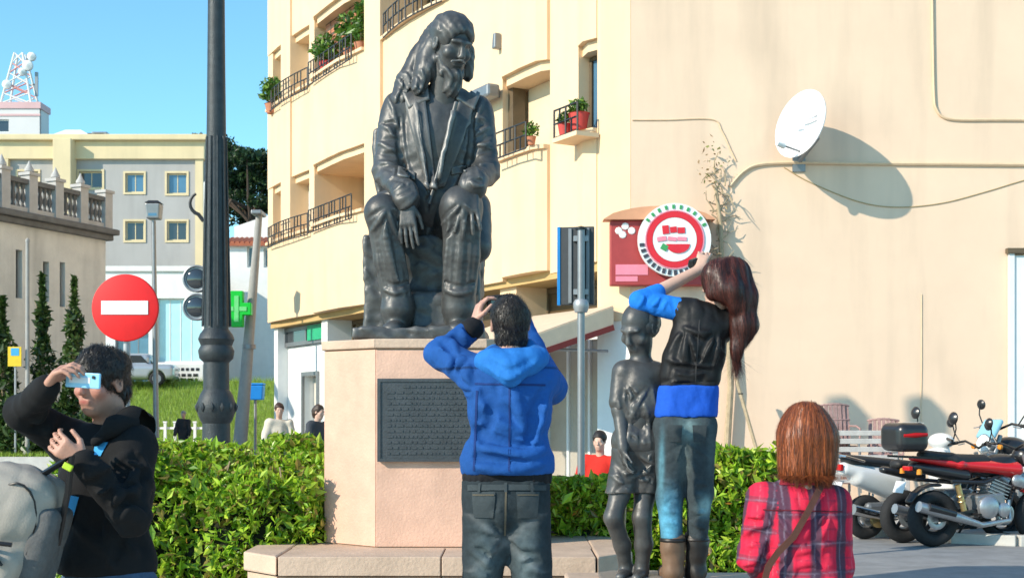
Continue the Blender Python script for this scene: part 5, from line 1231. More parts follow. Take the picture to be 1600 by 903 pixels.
for x0 in (1044, 1082): lay('back_pocket', [(x0, 664), (x0 + 22, 664), (x0 + 20, 690), (x0 + 2, 690)], M_PKT, kjn, kw, .004, 0, 6, 6)
M_BOOT = mat('black_boot', (.018, .016, .015), .45, 0, .2, 20.); M_BOOTT = mat('tan_boot', (.17, .10, .06), .6, 0, .2, 20.)
for an, mt in ((anL, M_BOOTT), (anR, M_BOOT)):
    v = Vox(an - [.12, .15, .14], an + [.12, .3, .2], .009); v.cap(an + [0, 0, .08], an + [0, 0, -.07], .062, .055, .02).cap(an + [0, -.02, -.09], an + [-.02, .14, -.095], .045, .04, .03); v.cut((0, 0, GZ + .004), (0, 0, -1)); v.warp(lambda p: wave(p, 7, 45, .004)); b_ = v.obj('boot', mt, kw)
    obj('boot_cuff', MB().torus(an + [0, 0, .085], .056, .012, n=20, m=8), M_BOOT, b_, world=True)
ph = thing('camera', 'small black camera held up by the long-haired woman', 'camera', q(1094, 418, .24)); c_ = q(1092, 412, .20)
obj('body', MB().box(c_, (.11, .035, .07), rotm(.1, -.35, .6)), M_BLK, ph, world=True, bevel=.006); obj('lens', MB().lathe([(.024, 0), (.024, .04), (.02, .044)], c_ + [-.01, .015, 0], 16, rotm(-math.pi / 2, 0, .6)), M_BLK, ph, world=True)

# ---- man in the black hoodie at the left, phone held before his eyes
Y0 = 4.6; q = lambda px, py, y=0.: P(px, py, Y0 + y)
hm = thing('person', 'dark-haired man in a black hoodie holding a phone before his eyes', 'person', (q(172, 700)[0], Y0, 0), 0, 'people at the monument')
hd = q(158, 600, -.03); ff = nrm((-.40, -.91, -.08)); lf = nrm((.91, -.40, 0))
sL, eL, wL = q(208, 700, -.07), q(205, 808, -.19), q(132, 722, -.30); sR, eR, wR = q(112, 692, .06), q(36, 645, -.10), q(72, 606, -.27)
hipL, hipR = q(195, 925, -.03), q(140, 925, .03); knL, knR = q(200, 1110, -.05), q(142, 1110, .02)
anL = np.array([knL[0], knL[1], .09]); anR = np.array([knR[0], knR[1], .09])
lo, hi = bounds([eL, eR, hd, anL, anR, wL, wR], .18)
v = Vox(lo, hi, .0065); hq = head(v, hd, ff, (.02, 0, 1), .98, .015)
v.chain([q(172, 690, .03), hd + [.02, .02, -.07]], [.062, .054], .03); v.ell(q(168, 760), (.11, .07, .18), None, .04); v.ell(q(168, 890), (.10, .06, .11), None, .05); v.cap(q(167, 800), q(168, 860), .07, .07, .05)
v.chain([sL, eL, wL], [.04, .036, .027], .01); v.chain([sR, eR, wR], [.04, .036, .027], .01); v.chain([hipL, knL, anL], [.07, .055, .045], .03); v.chain([hipR, knR, anR], [.085, .06, .045], .03)
hand(v, wR + [.0, 0, .0], (.55, -.35, .55), (.3, .3, -.9), (.6, .5, .5), .185, (.45, .75, .6), .05); hand(v, wL, (-.75, -.2, .55), (-.2, .9, .2), (.3, .1, .9), .18, (.5, .7, .6), .05)
def facecol(p):
    l_ = np.cross((.02, 0, 1), ff); l_ /= np.linalg.norm(l_); u_ = np.cross(ff, l_); u_ = u_ if u_[2] > 0 else -u_; d = p - hd; x, y, z = d @ l_, d @ ff, d @ u_
    c = np.tile(np.array((.47, .245, .175)), (len(p), 1)); g = lambda cx, cy, cz, r_: np.exp(-((x - cx) ** 2 + (y - cy) ** 2 + (z - cz) ** 2) / r_ ** 2)[:, None]
    c = c + (np.array((.50, .17, .13)) - c) * np.clip(g(.045, .06, -.02, .03) + g(-.045, .06, -.02, .03) + g(0, .11, -.02, .016), 0, 1) * .7
    lip = np.exp(-((z + .0575) / .009) ** 2 - (x / .022) ** 2)[:, None] * (y > .06)[:, None]; c = c + (np.array((.40, .10, .09)) - c) * lip
    st_ = np.clip(np.exp(-((z + .085) / .035) ** 2)[:, None] * (y > .0)[:, None] * .35, 0, 1); return c + (np.array((.20, .13, .11)) - c) * st_
v.obj('body', mat('skin_toned', (0, 0, 0), .5, 0, .10, 25., .15, 60., spec=.4, attr='tone'), hm, facecol)
v = Vox(hd - .2, hd + .2, .0055); R_ = np.stack([np.cross((0.02, 0, 1), ff), ff, np.cross(ff, np.cross((.02, 0, 1), ff))], 1); R_ /= np.linalg.norm(R_, axis=0)
v.ell(hd + R_ @ np.array([0, -.012, .044]), (.083, .104, .096), R_, .01); v.ell(hd + R_ @ np.array([0, -.06, -.03]), (.068, .05, .06), R_, .02)
v.ell(hd + R_ @ np.array([0, .125, -.055]), (.105, .11, .112), R_, .006, sub=True)
for e in (-1, 1): v.ell(hd + R_ @ np.array([e * .085, .015, -.03]), (.03, .035, .055), R_, .004, sub=True)
v.warp(lambda p: wave(p, 6, 55, .004)); hr = v.obj('hair', M_HAIR, hm)
strands(hr, hr, hd + R_ @ np.array([0, -.04, .13]), 6000, .035, .0011, [(.014, .012, .011), (.026, .02, .017), (.04, .032, .027)], 4, M_STRAND, .25, .004, 4, None, .55, .3)
for e in (-1, 1): obj('eyebrow', MB().tube([hd + R_ @ np.array([e * .014, .097, .036]), hd + R_ @ np.array([e * .034, .094, .041]), hd + R_ @ np.array([e * .052, .080, .034])], .0045, 6), M_HAIR, hm, world=True)
v = Vox(lo, hi, .0085)
v.ell(q(166, 760), (.175, .125, .22), None, .05); v.ell(q(166, 860), (.165, .125, .16), None, .06); v.cap(sL, sR, .078, .078, .05); v.chain([sL, eL, wL], [.078, .066, .048], .04); v.chain([sR, eR, wR], [.078, .066, .047], .04)
v.cap(q(140, 885), q(195, 885, -.02), .11, .11, .05); folds(v, fan(212, 700, 60, 140, 7, 50, 110, .014, 51) + rungs((208, 720), (206, 800), 26, 7, .014, 52) + rungs((200, 800), (140, 735), 24, 7, .014, 53) + rungs((100, 680), (45, 648), 26, 6, .014, 54) + rungs((140, 850), (220, 850), 40, 6, .012, 55), .012, 1.5); v.cut(q(165, 896), (0, 0, -1))
v.warp(lambda p: fabric(p, 55, 30, .005, (1, 1, .8)) + .008 * np.exp(-(np.linalg.norm(p - eR, axis=1) / .15) ** 2) * np.abs(np.sin((p @ nrm(wR - eR)) * 45)) + .007 * np.exp(-(np.linalg.norm(p - eL, axis=1) / .14) ** 2) * np.abs(np.sin(p[:, 2] * 42)))
M_BLKC = cloth('black_cotton', False, (.010, .010, .011), .9, .3); hoodie = v.obj('hoodie', M_BLKC, hm)
v = Vox(q(100, 740, -.3), q(270, 740, .35) * [1, 1, 0] + [0, 0, 1.66], .0075)
v.chain([q(150, 690, -.13), q(178, 668, -.13), q(208, 662, -.05), q(218, 668, .08), q(190, 662, .17), q(150, 668, .15)], [.026, .036, .05, .06, .055, .03], .03); v.warp(lambda p: wave(p, 58, 32, .006)); v.obj('hood', M_BLKC, hm)
# cyan print on chest and sleeve: thin cloth patches lying on the hoodie
M_CYP = mat('cyan_print', (.05, .36, .72), .8, 0, .12, 40.); dg = bpy.context.evaluated_depsgraph_get()
lay('chest_print', [(150, 690), (170, 691), (158, 712), (146, 711)], M_CYP, hoodie, hm, .004); lay('belly_print', [(106, 772), (124, 776), (112, 822), (98, 818)], M_CYP, hoodie, hm, .004)
v = Vox(lo * [1, 1, 0], hi * [1, 1, 0] + [0, 0, 1.02], .011); v.cap(hipL, hipR, .12, .12, .05).chain([hipL, knL, anL], [.1, .078, .07], .03).chain([hipR, knR, anR], [.1, .078, .07], .03); v.warp(lambda p: wave(p, 44, 26, .006)); v.obj('jeans', M_DENIM, hm, flatc((.06, .10, .17)))
shoe(hm, anL, ff, 0); shoe(hm, anR, ff, 0)
pc = q(130, 594, -.30)
pt = thing('phone', 'pale blue phone held sideways in front of the hooded man\'s eyes', 'phone', pc - [0, 0, .03])
Rp = rotm(0, .06, -.40); obj('case', MB().box(pc, (.145, .010, .052), Rp), mat('pale_blue_plastic', (.24, .55, .78), .3, 0, .05, 10., spec=.6), pt, world=True, bevel=.004)
obj('lens', MB().lathe([(.006, 0), (.006, .003)], pc + Rp @ np.array([.05, -.007, .012]), 10, Rp @ rotm(math.pi / 2)), M_BLK, pt, world=True); obj('trim', MB().box(pc + Rp @ np.array([-.01, -.0056, 0]), (.09, .001, .02), Rp), mat('silver_print', (.6, .68, .75), .3), pt, world=True)

# grey backpack carried in front of him
bp = thing('backpack', 'pale grey backpack with tan base hanging in front of the hooded man', 'backpack', q(30, 1000, -.28))
M_BAG = mat('grey_nylon', (.34, .30, .255), .6, 0, .12, 12., .3, 160.); M_TAN = mat('tan_leather', (.36, .20, .10), .6, 0, .15, 20., .2, 120.)
c_ = q(8, 850, -.30)
v = Vox(c_ - [.34, .25, .36], c_ + [.34, .25, .36], .0085); Rb = rotm(0, .30, 0)
v.box(c_ + [0, 0, .02], (.15, .12, .25), Rb, .09, .03); v.ell(c_ + [.02, -.02, .10], (.13, .12, .15), Rb, .05); v.box(c_ + [-.03, -.10, -.07], (.12, .06, .10), Rb, .05, .02); v.cut(c_ + [0, 0, -.19], (0, 0, -1)); v.warp(lambda p: fabric(p, 77, 13, .016)); v.obj('main_pouch', M_BAG, bp)
v = Vox(c_ - [.3, .25, .36], c_ + [.3, .25, -.1], .0085); v.box(c_ + [-.0, 0, -.16], (.165, .125, .10), Rb, .07, .03); v.cut(c_ + [0, 0, -.17], (0, 0, 1)); v.obj('base', M_TAN, bp)
obj('pocket_zip', MB().tube([c_ + Rb @ np.array([x, -.165 - .012 * math.cos(x * 14), .025 + .02 * math.sin(x * 12)]) for x in np.linspace(-.14, .08, 9)], .008, 6), M_BLK, bp, world=True)
obj('pocket_mouth', MB().tube([c_ + Rb @ np.array([x, -.162 - .01 * math.cos(x * 14), -.045 + .03 * math.cos(x * 16)]) for x in np.linspace(-.12, .07, 9)], [.004, .012, .018, .02, .02, .02, .018, .012, .004], 8), M_BLK, bp, world=True)
obj('strap', MB().tube([q(60, 745, -.30), q(92, 725, -.36), q(112, 712, -.38), q(106, 770, -.36), q(90, 850, -.30)], .011, 7), M_BLK, bp, world=True)
obj('buckle', MB().box(q(106, 729, -.39), (.032, .012, .022), rotm(0, .5)), mat('lime_plastic', (.45, .62, .03), .5), bp, world=True, bevel=.003)
v = Vox(c_ - [.3, .25, .36], c_ + [.34, .25, .36], .0085); v.box(c_ + Rb @ np.array([.125, .0, -.02]), (.05, .105, .20), Rb, .04, .02); v.warp(lambda p: fabric(p, 79, 24, .006)); v.obj('side_panel', mat('dark_grey_mesh', (.10, .10, .10), .8, 0, .2, 40., .4, 120.), bp)
obj('seam', MB().tube([c_ + Rb @ np.array([.03 + .085 * math.cos(a_), -.128 + .03 * abs(math.cos(a_)), .06 + .17 * math.sin(a_)]) for a_ in np.linspace(-.3, 3.4, 14)], .004, 6), M_BLK, bp, world=True)
obj('handle', MB().tube([q(26, 760, -.28), q(34, 738, -.28), q(48, 744, -.28), q(52, 764, -.28)], .008, 7), M_BLK, bp, world=True)
# ------------------------------------------------------------------ hedges around the monument
LIME = [(.38, .58, .04), (.28, .48, .03), (.48, .62, .06), (.20, .38, .02), (.11, .24, .015), (.34, .54, .04), (.44, .56, .05), (.30, .24, .06)]
M_HLEAF = mat('hedge_leaf', (0, 0, 0), .35, 0, .1, 20., attr='tone', trans=.42, spec=.55)
M_INNER = mat('hedge_inner_shade', (.018, .022, .010), .95, 0, .4, 20.)  # near-black colour stands for the shade deep between the leaves
def hedge(label, x0, x1, y0, y1, z0, z1, n, seed, wob=.09):
    t = thing('hedge', label, 'hedge', ((x0 + x1) / 2, (y0 + y1) / 2, 0), 0, 'clipped hedges around the monument')
    c = np.array([(x0 + x1) / 2, (y0 + y1) / 2, (z0 + z1) / 2]); hf = np.array([(x1 - x0) / 2, (y1 - y0) / 2, (z1 - z0) / 2])
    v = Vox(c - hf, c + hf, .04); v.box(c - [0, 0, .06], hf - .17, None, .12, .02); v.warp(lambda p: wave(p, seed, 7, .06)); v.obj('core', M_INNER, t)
    def shell(n, r):
        w_ = np.array([hf[1] * hf[2], hf[0] * hf[2] * 1.5, hf[0] * hf[1] * 1.6]); face = r.choice(3, n, p=w_ / w_.sum()); sg = np.where(r.random(n) < .5, -1., 1.)
        sg = np.where(face == 2, 1., sg); sg = np.where((face == 1) & (r.random(n) < .6), -1., sg)
        u = r.uniform(-1, 1, (n, 3)); u[np.arange(n), face] = sg
        p = u * hf
        # clumps: push the skin in and out, then spread the leaves inwards
        bump = wave(p + c, seed + 3, 8, .10, 2); dep = r.random(n) ** 1.6 * .24 - .02 - bump
        p[np.arange(n), face] -= sg * dep
        # sprigs standing out of the top
        k = r.random(n) < .14; k &= face == 2; p[k, 2] += r.random(k.sum()) ** 1.5 * .30 * (.4 + wave(p[k] + c, seed + 7, 14, .6, 1).clip(0, 1.2))
        rad = np.maximum(np.abs(p) - (hf - .12), 0); L = np.linalg.norm(rad, axis=1); p -= np.sign(p) * rad * np.clip((L - .14) / np.maximum(L, 1e-6), 0, 1)[:, None]
        p[:, 2] += np.where(p[:, 2] > -hf[2] * .2, wave(p * [1, 1, 0] + c, seed + 21, 5.5, .13, 2) * (p[:, 2] / hf[2] * .8 + .2), 0)
        return p + c
    def gappy(n, r):
        p = shell(int(n * 1.25), r); keep = (wave(p, seed + 31, 16, 1., 2) > -.45) | (r.random(len(p)) < .25); p = p[keep]; return p[r.integers(0, len(p), n)] + r.normal(0, .012, (n, 3))
    obj('foliage', leaf_cloud(int(n * 1.5), gappy, .036, seed, LIME, .5), M_HLEAF, t, world=True, kind='stuff')
    r = np.random.default_rng(seed + 9)
    for i in range(14):
        a = np.array([r.uniform(x0 + .2, x1 - .2), r.uniform(y0 + .15, y1 - .3), z0]); b = a + [r.normal(0, .15), r.normal(0, .12), (z1 - z0) * r.uniform(.7, 1.02)]
        obj('stem', MB().tube([a, (a + b) / 2 + r.normal(0, .04, 3), b], [.018, .013, .005], 5), M_TWIG, t, world=True)
    def smp(n, r): return np.c_[r.uniform(x0, x1, n), r.choice([y0 + .01, y0 + .04], n), r.uniform(z0, z1, n)]
    obj('blossom', leaf_cloud(26, smp, .022, seed + 5, [(.75, .55, .05), (.7, .3, .05)]), M_LEAF, t, world=True, kind='stuff')
hedge('wide bushy green hedge between the hooded man and the pink plinth', -3.0, -1.27, 8.25, 9.9, .25, 1.22, 21000, 100)
hedge('green hedge with dark shaded front between the blue-jacketed man and bronze boy', .24, 1.02, 8.75, 10.0, .25, 1.04, 9000, 200)
hedge('green hedge behind the black-jacketed woman and the plaid shirt woman', 1.06, 2.02, 8.55, 10.0, .2, 1.22, 13000, 300)

# ------------------------------------------------------------------ shrubs and pole in front of the grey building
def shrub(name, label, px, Y, z0, ztop, rad, n, seed, tones, size=.11, group=None):
    x = (px - 800) * Y / FPX; t = thing(name, label, 'shrub', (x, Y, z0), 0, group); hgt = ztop - z0
    obj('trunk', MB().tube([(0, 0, 0), (.03, 0, hgt * .5), (0, .02, hgt * .85)], [.06, .04, .015], 6), M_TWIG, t)
    for k in range(5): obj('limb', MB().tube([(0, 0, hgt * (.2 + .13 * k)), (rad * .6 * math.cos(k * 2.4), rad * .6 * math.sin(k * 2.4), hgt * (.35 + .13 * k))], [.025, .008], 5), M_TWIG, t)
    def smp(n, r):
        h = r.random(n); a = r.uniform(0, 6.28, n); w_ = rad * (np.sin(np.clip(h * 1.05 + .12, 0, 1) * math.pi) ** .6) * (r.random(n) ** .5) * (1 + .35 * np.sin(h * 23 + seed) + .25 * np.sin(a * 3 + h * 9))
        return np.c_[np.cos(a) * w_, np.sin(a) * w_, .1 + h * hgt]
    obj('foliage', leaf_cloud(n, smp, size, seed, tones), M_LEAF, t, kind='stuff')
DKG = [(.035, .075, .015), (.05, .11, .02), (.08, .13, .03), (.025, .05, .012)]
shrub('columnar_shrub', 'thin dark columnar shrub before the grey building, nearest its pole', 66, 28.6, .62, 4.55, .26, 1500, 21, DKG, .09, 'shrubs in front of the grey building')
shrub('columnar_shrub', 'tall green columnar shrub beside the no entry sign, before the grey building', 116, 28.4, .62, 4.45, .30, 1900, 22, DKG + [(.12, .19, .04)], .09, 'shrubs in front of the grey building')
shrub('columnar_shrub', 'dark columnar shrub at the left picture edge before the grey building', 4, 28.0, .62, 4.0, .30, 1700, 23, DKG, .09, 'shrubs in front of the grey building')
for i, (px, ztop, rad, lab) in enumerate(((20, 2.1, .65, 'low dark round bush at the left picture edge on the lawn'), (62, 2.3, .6, 'low round bush on the lawn between the two columnar shrubs'), (100, 1.9, .5, 'low green bush on the lawn behind the hooded man\'s raised arm'), (140, 1.7, .45, 'small bush on the lawn behind the hooded man\'s head'))):
    shrub('round_bush', lab, px, 27.8, .62, ztop, rad, 1500, 31 + i, DKG + [(.10, .17, .03)], .08, 'shrubs in front of the grey building')
def simple_pole(name, label, cat, px, Y, z0, ztop, r0, r1, mt, px_top=None):
    x = (px - 800) * Y / FPX; xt = ((px if px_top is None else px_top) - 800) * Y / FPX
    t = thing(name, label, cat, (x, Y, z0))
    obj('shaft', MB().tube([(x, Y, z0), ((x + xt) / 2, Y, (z0 + ztop) / 2), (xt, Y, ztop)], [r0, (r0 + r1) / 2, r1], 10), mt, t, world=True)
    obj('base', MB().lathe([(r0 * 2.0, 0), (r0 * 2.0, .06), (r0 * 1.3, .14), (r0 * 1.02, .3)], (x, Y, z0), 12), mt, t, world=True); return t, xt
M_CONC = mat('concrete_pole', (.34, .33, .31), .85, 0, .12, 6., .2, 40.); M_STEEL = mat('galvanised_steel', (.36, .37, .38), .5, .5, .12, 12.)
t, xt = simple_pole('utility_pole', 'thin grey utility pole in front of the grey building', 'pole', 43, 27.4, .62, 5.2, .05, .04, M_CONC)
obj('cap', MB().lathe([(.05, 0), (.05, .05), (.01, .09)], (xt, 27.4, 5.2), 8), M_CONC, t, world=True)
c_ = P(23, 557, 27.3); t = thing('yellow_sign', 'small yellow sign with a blue square among the shrubs', 'sign', (c_[0], 27.3, .62))
obj('post', MB().tube([(c_[0], 27.34, .62), (c_[0], 27.34, c_[2] + .2)], .025, 7), M_STEEL, t, world=True); obj('panel', MB().box(c_, (.29, .02, .42)), mat('yellow_panel', (.72, .50, .02), .5), t, world=True, bevel=.005); obj('blue_mark', MB().box(c_ + [.01, -.013, .1], (.17, .006, .16)), mat('sky_blue_panel', (.05, .35, .68), .5), t, world=True)

# ------------------------------------------------------------------ no entry sign
ns = thing('no_entry_sign', 'round red no entry sign with white bar on a grey post', 'sign', (*P(195, 600, 11.6)[:2], 0))
c_ = P(196, 481, 11.6); M_SRED = mat('sign_red', (.78, .004, .006), .6, 0, .10, 9., spec=.5); M_SWHT = mat('sign_white', (.78, .78, .76), .4, 0, .04, 4.)
obj('disc', MB().lathe([(.298, 0), (.300, .004), (.300, .016), (.290, .02)], c_ + [0, .0, 0], 56, rotm(math.pi / 2)), M_SRED, ns, world=True)
obj('bar', MB().box(c_ + [0, -.024, 0], (.425, .006, .125)), M_SWHT, ns, world=True, bevel=.002)
obj('rim', MB().torus(c_ + [0, .0, 0], .298, .007, rotm(math.pi / 2), 56, 6), M_SRED, ns, world=True)
obj('post', MB().tube([(c_[0], 11.64, 0), (c_[0], 11.64, c_[2] + .25)], .032, 12), M_STEEL, ns, world=True); obj('cap', MB().lathe([(.034, 0), (.034, .02), (.005, .03)], (c_[0], 11.64, c_[2] + .25), 10), M_BLK, ns, world=True)
for dz in (-.12, .12): obj('clamp', MB().box((c_[0], 11.62, c_[2] + dz), (.12, .04, .03)), M_STEEL, ns, world=True)

# ------------------------------------------------------------------ ornate iron lamp post
M_IRON = mat('dark_cast_iron', (.045, .052, .056), .5, .35, .3, 14., .5, 70.)
lx, ly = P(338, 600, 14.0)[:2]; zz = lambda py: CAMZ + (HZ - py) * 14.0 / FPX; rr = lambda w_: w_ * 14.0 / FPX / 2
lp = thing('lamp_post', 'tall ornate dark iron lamp post with two bulging collars', 'lamp post', (lx, ly, 0))
obj('shaft', MB().lathe([(rr(44), 0), (rr(43), zz(655)), (rr(40), zz(600)), (rr(38), zz(520)), (rr(34), zz(380)), (rr(31), zz(250)), (rr(28), zz(120)), (rr(26), zz(0)), (rr(22), 7.2)], (lx, ly, 0), 20), M_IRON, lp, world=True)
obj('collar', MB().lathe([(rr(42), zz(662)), (rr(50), zz(656)), (rr(60), zz(642)), (rr(60), zz(630)), (rr(50), zz(616)), (rr(40), zz(608))], (lx, ly, 0), 20), M_IRON, lp, world=True)
obj('collar', MB().lathe([(rr(40), zz(566)), (rr(52), zz(560)), (rr(56), zz(548)), (rr(48), zz(540)), (rr(56), zz(530)), (rr(50), zz(522)), (rr(38), zz(514))], (lx, ly, 0), 20), M_IRON, lp, world=True)
obj('foot', MB().lathe([(.26, 0), (.26, .15), (.2, .22), (.2, .5), (.16, .6)], (lx, ly, 0), 16), M_IRON, lp, world=True)
for k in range(10):
    a = k * 2 * math.pi / 10; mm = MB().tube([(lx + rr(44 - 13 * t_) * math.cos(a), ly + rr(44 - 13 * t_) * math.sin(a), zz(510) + t_ * (zz(215) - zz(510))) for t_ in np.linspace(0, 1, 4)], .011, 5); obj('fluting', mm, M_IRON, lp, world=True)
for k in range(12):
    a = k * 2 * math.pi / 12
    obj('leaf_ornament', MB().lathe([(.004, -.05), (.022, -.02), (.026, .01), (.004, .05)], (lx + rr(60) * math.cos(a), ly + rr(60) * math.sin(a), zz(636)), 6), M_IRON, lp, world=True)
for e in (-1, 1):
    obj('bracket', MB().tube([(lx, ly, 6.9), (lx + e * .35, ly, 7.25), (lx + e * .62, ly, 7.1)], [.04, .03, .02], 8), M_IRON, lp, world=True)
    ln = obj('lantern', MB().lathe([(.03, 0), (.17, .1), (.2, .5), (.1, .62), (.02, .7)], (lx + e * .62, ly, 7.1), 8), M_IRON, lp, world=True); obj('pane', MB().lathe([(.12, .12), (.185, .15), (.205, .46), (.15, .5)], (lx + e * .62, ly, 7.1), 8), M_WSIGN, ln, world=True)
# pale signal pole behind it with two round lamps and a scrolled bracket
Y_ = 19.; sx_ = P(323, 600, Y_)[0]; tp = thing('signal_pole', 'pale pole behind the iron lamp post carrying two round visored lamps', 'signal', (sx_, Y_, 0))
obj('shaft', MB().tube([(sx_, Y_, 0), (sx_, Y_, P(0, 285, Y_)[2])], .045, 10), M_WHITE, tp, world=True)
for py in (436, 480):
    c_ = P(308, py, Y_ - .1); ln = obj('lamp_housing', MB().lathe([(.19, 0), (.2, .06), (.19, .18), (.1, .24)], c_ + [.0, -.05, 0], 20, rotm(-math.pi / 2)), M_GREYM, tp, world=True)
    obj('visor', MB().torus(c_ + [0, -.06, 0], .185, .018, rotm(math.pi / 2), 28, 8), M_GREYM, ln, world=True); obj('lens', MB().lathe([(.15, 0), (.12, .02), (.01, .03)], c_ + [0, -.05, 0], 18, rotm(math.pi / 2)), M_GLASS, ln, world=True)
    obj('arm', MB().bar(c_ + [.05, .1, 0], (sx_, Y_, c_[2]), .04), M_GREYM, tp, world=True)
c_ = P(318, 335, Y_); obj('scroll_bracket', MB().tube([(c_[0], Y_, c_[2] - .1)] + [(c_[0] - .02 - .18 * math.sin(a), Y_, c_[2] + .16 - .17 * math.cos(a)) for a in np.linspace(.3, 2.6, 8)][::-1][::-1], np.linspace(.03, .02, 9), 8), M_DARK, tp, world=True)

# ------------------------------------------------------------------ slim street light, leaning pole with the pharmacy cross
t, xt = simple_pole('street_light', 'slim grey street light with a square lantern behind the no entry sign', 'street light', 245, 30, 0, P(0, 345, 30)[2], .07, .05, M_GREYM, 240)
c_ = P(241, 331, 30); obj('lantern', MB().box(c_, (.30, .3, .36), taper=1.15), M_GREYM, t, world=True, bevel=.03); obj('lantern_cap', MB().box(c_ + [0, 0, .22], (.36, .36, .06), taper=.6), M_DARK, t, world=True); obj('pane', MB().box(c_ + [0, -.152, -.02], (.2, .012, .2)), M_BLUEGL, t, world=True)
t, xt = simple_pole('leaning_pole', 'grey tapered pole leaning to the right behind the iron lamp post', 'pole', 372, 36, 0, P(0, 335, 36)[2], .21, .09, M_CONC, 405)
obj('band', MB().lathe([(.19, 0), (.19, .12)], (P(389, 545, 36)[0], 36, P(389, 545, 36)[2]), 12), M_GREYM, t, world=True); obj('head', MB().box(P(404, 334, 36), (.3, .7, .12)), M_GREYM, t, world=True, bevel=.03)
c_ = P(371, 483, 35.6); M_GREEN = mat('pharmacy_green', (.0, .50, .03), .4, 0, .06, 6.)
pc_ = thing('pharmacy_cross', 'bright green pharmacy cross fixed to the leaning grey pole', 'sign', (c_[0], 35.6, c_[2] - .48))
obj('cross', MB().prism([(-.17, -.5), (.17, -.5), (.17, -.17), (.4, -.17), (.4, .17), (.17, .17), (.17, .5), (-.17, .5), (-.17, .17), (-.4, .17), (-.4, -.17), (-.17, -.17)], -.12, .12, lambda v_: np.c_[v_[:, 0] + c_[0], v_[:, 2] + c_[1], v_[:, 1] + c_[2]]), M_GREEN, pc_, world=True, bevel=.02)
obj('arm', MB().bar(c_ + [.3, .1, 0], (P(394, 483, 36)[0], 36, c_[2]), .06), M_GREYM, pc_, world=True); obj('inner_cross', MB().box(c_ + [0, -.13, 0], (.12, .02, .72)).box(c_ + [.18, -.13, 0], (.2, .018, .12)).box(c_ + [-.18, -.13, 0], (.2, .018, .12)), mat('pale_green_tube', (.15, .62, .2), .4), pc_, world=True)

# ------------------------------------------------------------------ road sign seen from behind by the cafe
Y_ = 12.0; bsx = P(908, 500, Y_)[0]; c_ = P(902, 414, Y_)
bs = thing('road_sign', 'tall dark road sign seen from behind, blue along its edge, on a grey pole', 'sign', (bsx, Y_, 0))
Rs = rotm(0, 0, -.20); pan = obj('panel', MB().box(c_ + [0, .09, 0], (.33, .045, .735), Rs), mat('sign_back_grey', (.055, .058, .062), .5, .2, .15, 10.), bs, world=True, bevel=.006)
e_ = c_ + [0, .09, 0]; obj('edge_strip', MB().box(e_ + Rs @ np.array([-.168, -.004, 0]), (.03, .055, .74), Rs), mat('sign_blue', (.01, .20, .52), .4), bs, world=True, bevel=.003)
for x in (-.06, .11): obj('rib', MB().box(e_ + Rs @ np.array([x, -.03, 0]), (.03, .016, .70), Rs), M_GREYM, pan, world=True)
for dz in (-.25, .25): obj('clamp', MB().box((bsx, Y_ + .04, c_[2] + dz), (.14, .06, .05)), M_STEEL, bs, world=True)
obj('pole', MB().tube([(bsx, Y_, 0), (bsx, Y_, c_[2] + .33)], .036, 14), M_GREYM, bs, world=True); obj('cap', MB().lathe([(.054, 0), (.054, .02), (.01, .035)], (bsx, Y_, c_[2] + .33), 10), M_BLK, bs, world=True); obj('collar', MB().lathe([(.058, 0), (.075, .05), (.075, .09), (.056, .12)], (bsx, Y_, P(0, 488, Y_)[2]), 12), M_STEEL, bs, world=True)

# ------------------------------------------------------------------ pines behind the white house
M_BARK = mat('pine_bark', (.10, .07, .05), .95, 0, .25, 6., .5, 20.)
def pine(label, x, y, ztop, rad, nclump, seed):
    t = thing('pine_tree', label, 'tree', (x, y, 0), 0, 'pines behind the white house'); r = np.random.default_rng(seed); zc = ztop - 3.2
    obj('trunk', MB().tube([(0, 0, 0), (.3, 0, zc * .5), (.1, 0, zc + .5)], [.4, .3, .2], 9), M_BARK, t)
    cl = []
    for i in range(nclump):
        a = r.uniform(0, 6.28); f = r.random() ** .55; z = ztop - .4 - 5.0 * r.random() ** 1.4 * (.3 + .7 * f); cl.append((np.array([math.cos(a) * rad * f, math.sin(a) * rad * f * .8, z]), r.uniform(.7, 1.25)))
    for p, s in cl[:16]: obj('limb', MB().tube([(.1, 0, zc - 1.2 + r.random()), p * [.5, .5, 0] + [0, 0, zc + .2], p], [.13, .08, .03], 6), M_BARK, t)
    def smp(n, q):
        k = q.integers(0, len(cl), n); d = q.normal(size=(n, 3)); d /= np.linalg.norm(d, axis=1)[:, None]; d *= (q.random(n) ** .45)[:, None]
        return np.array([cl[i][0] for i in k]) + d * np.array([cl[i][1] for i in k])[:, None] * [1, 1, .42]
    obj('crown', leaf_cloud(nclump * 330, smp, .15, seed, [(.022, .05, .016), (.035, .075, .02), (.06, .11, .03), (.015, .035, .012)]), M_LEAF, t)
pine('dark umbrella pine rising between the lamp post and the yellow building', -16.0, 78, 17.4, 3.0, 46, 61)
pine('far flat-topped pine just showing over the yellow-corniced block', -19.6, 84, 19.7, 2.6, 26, 62)

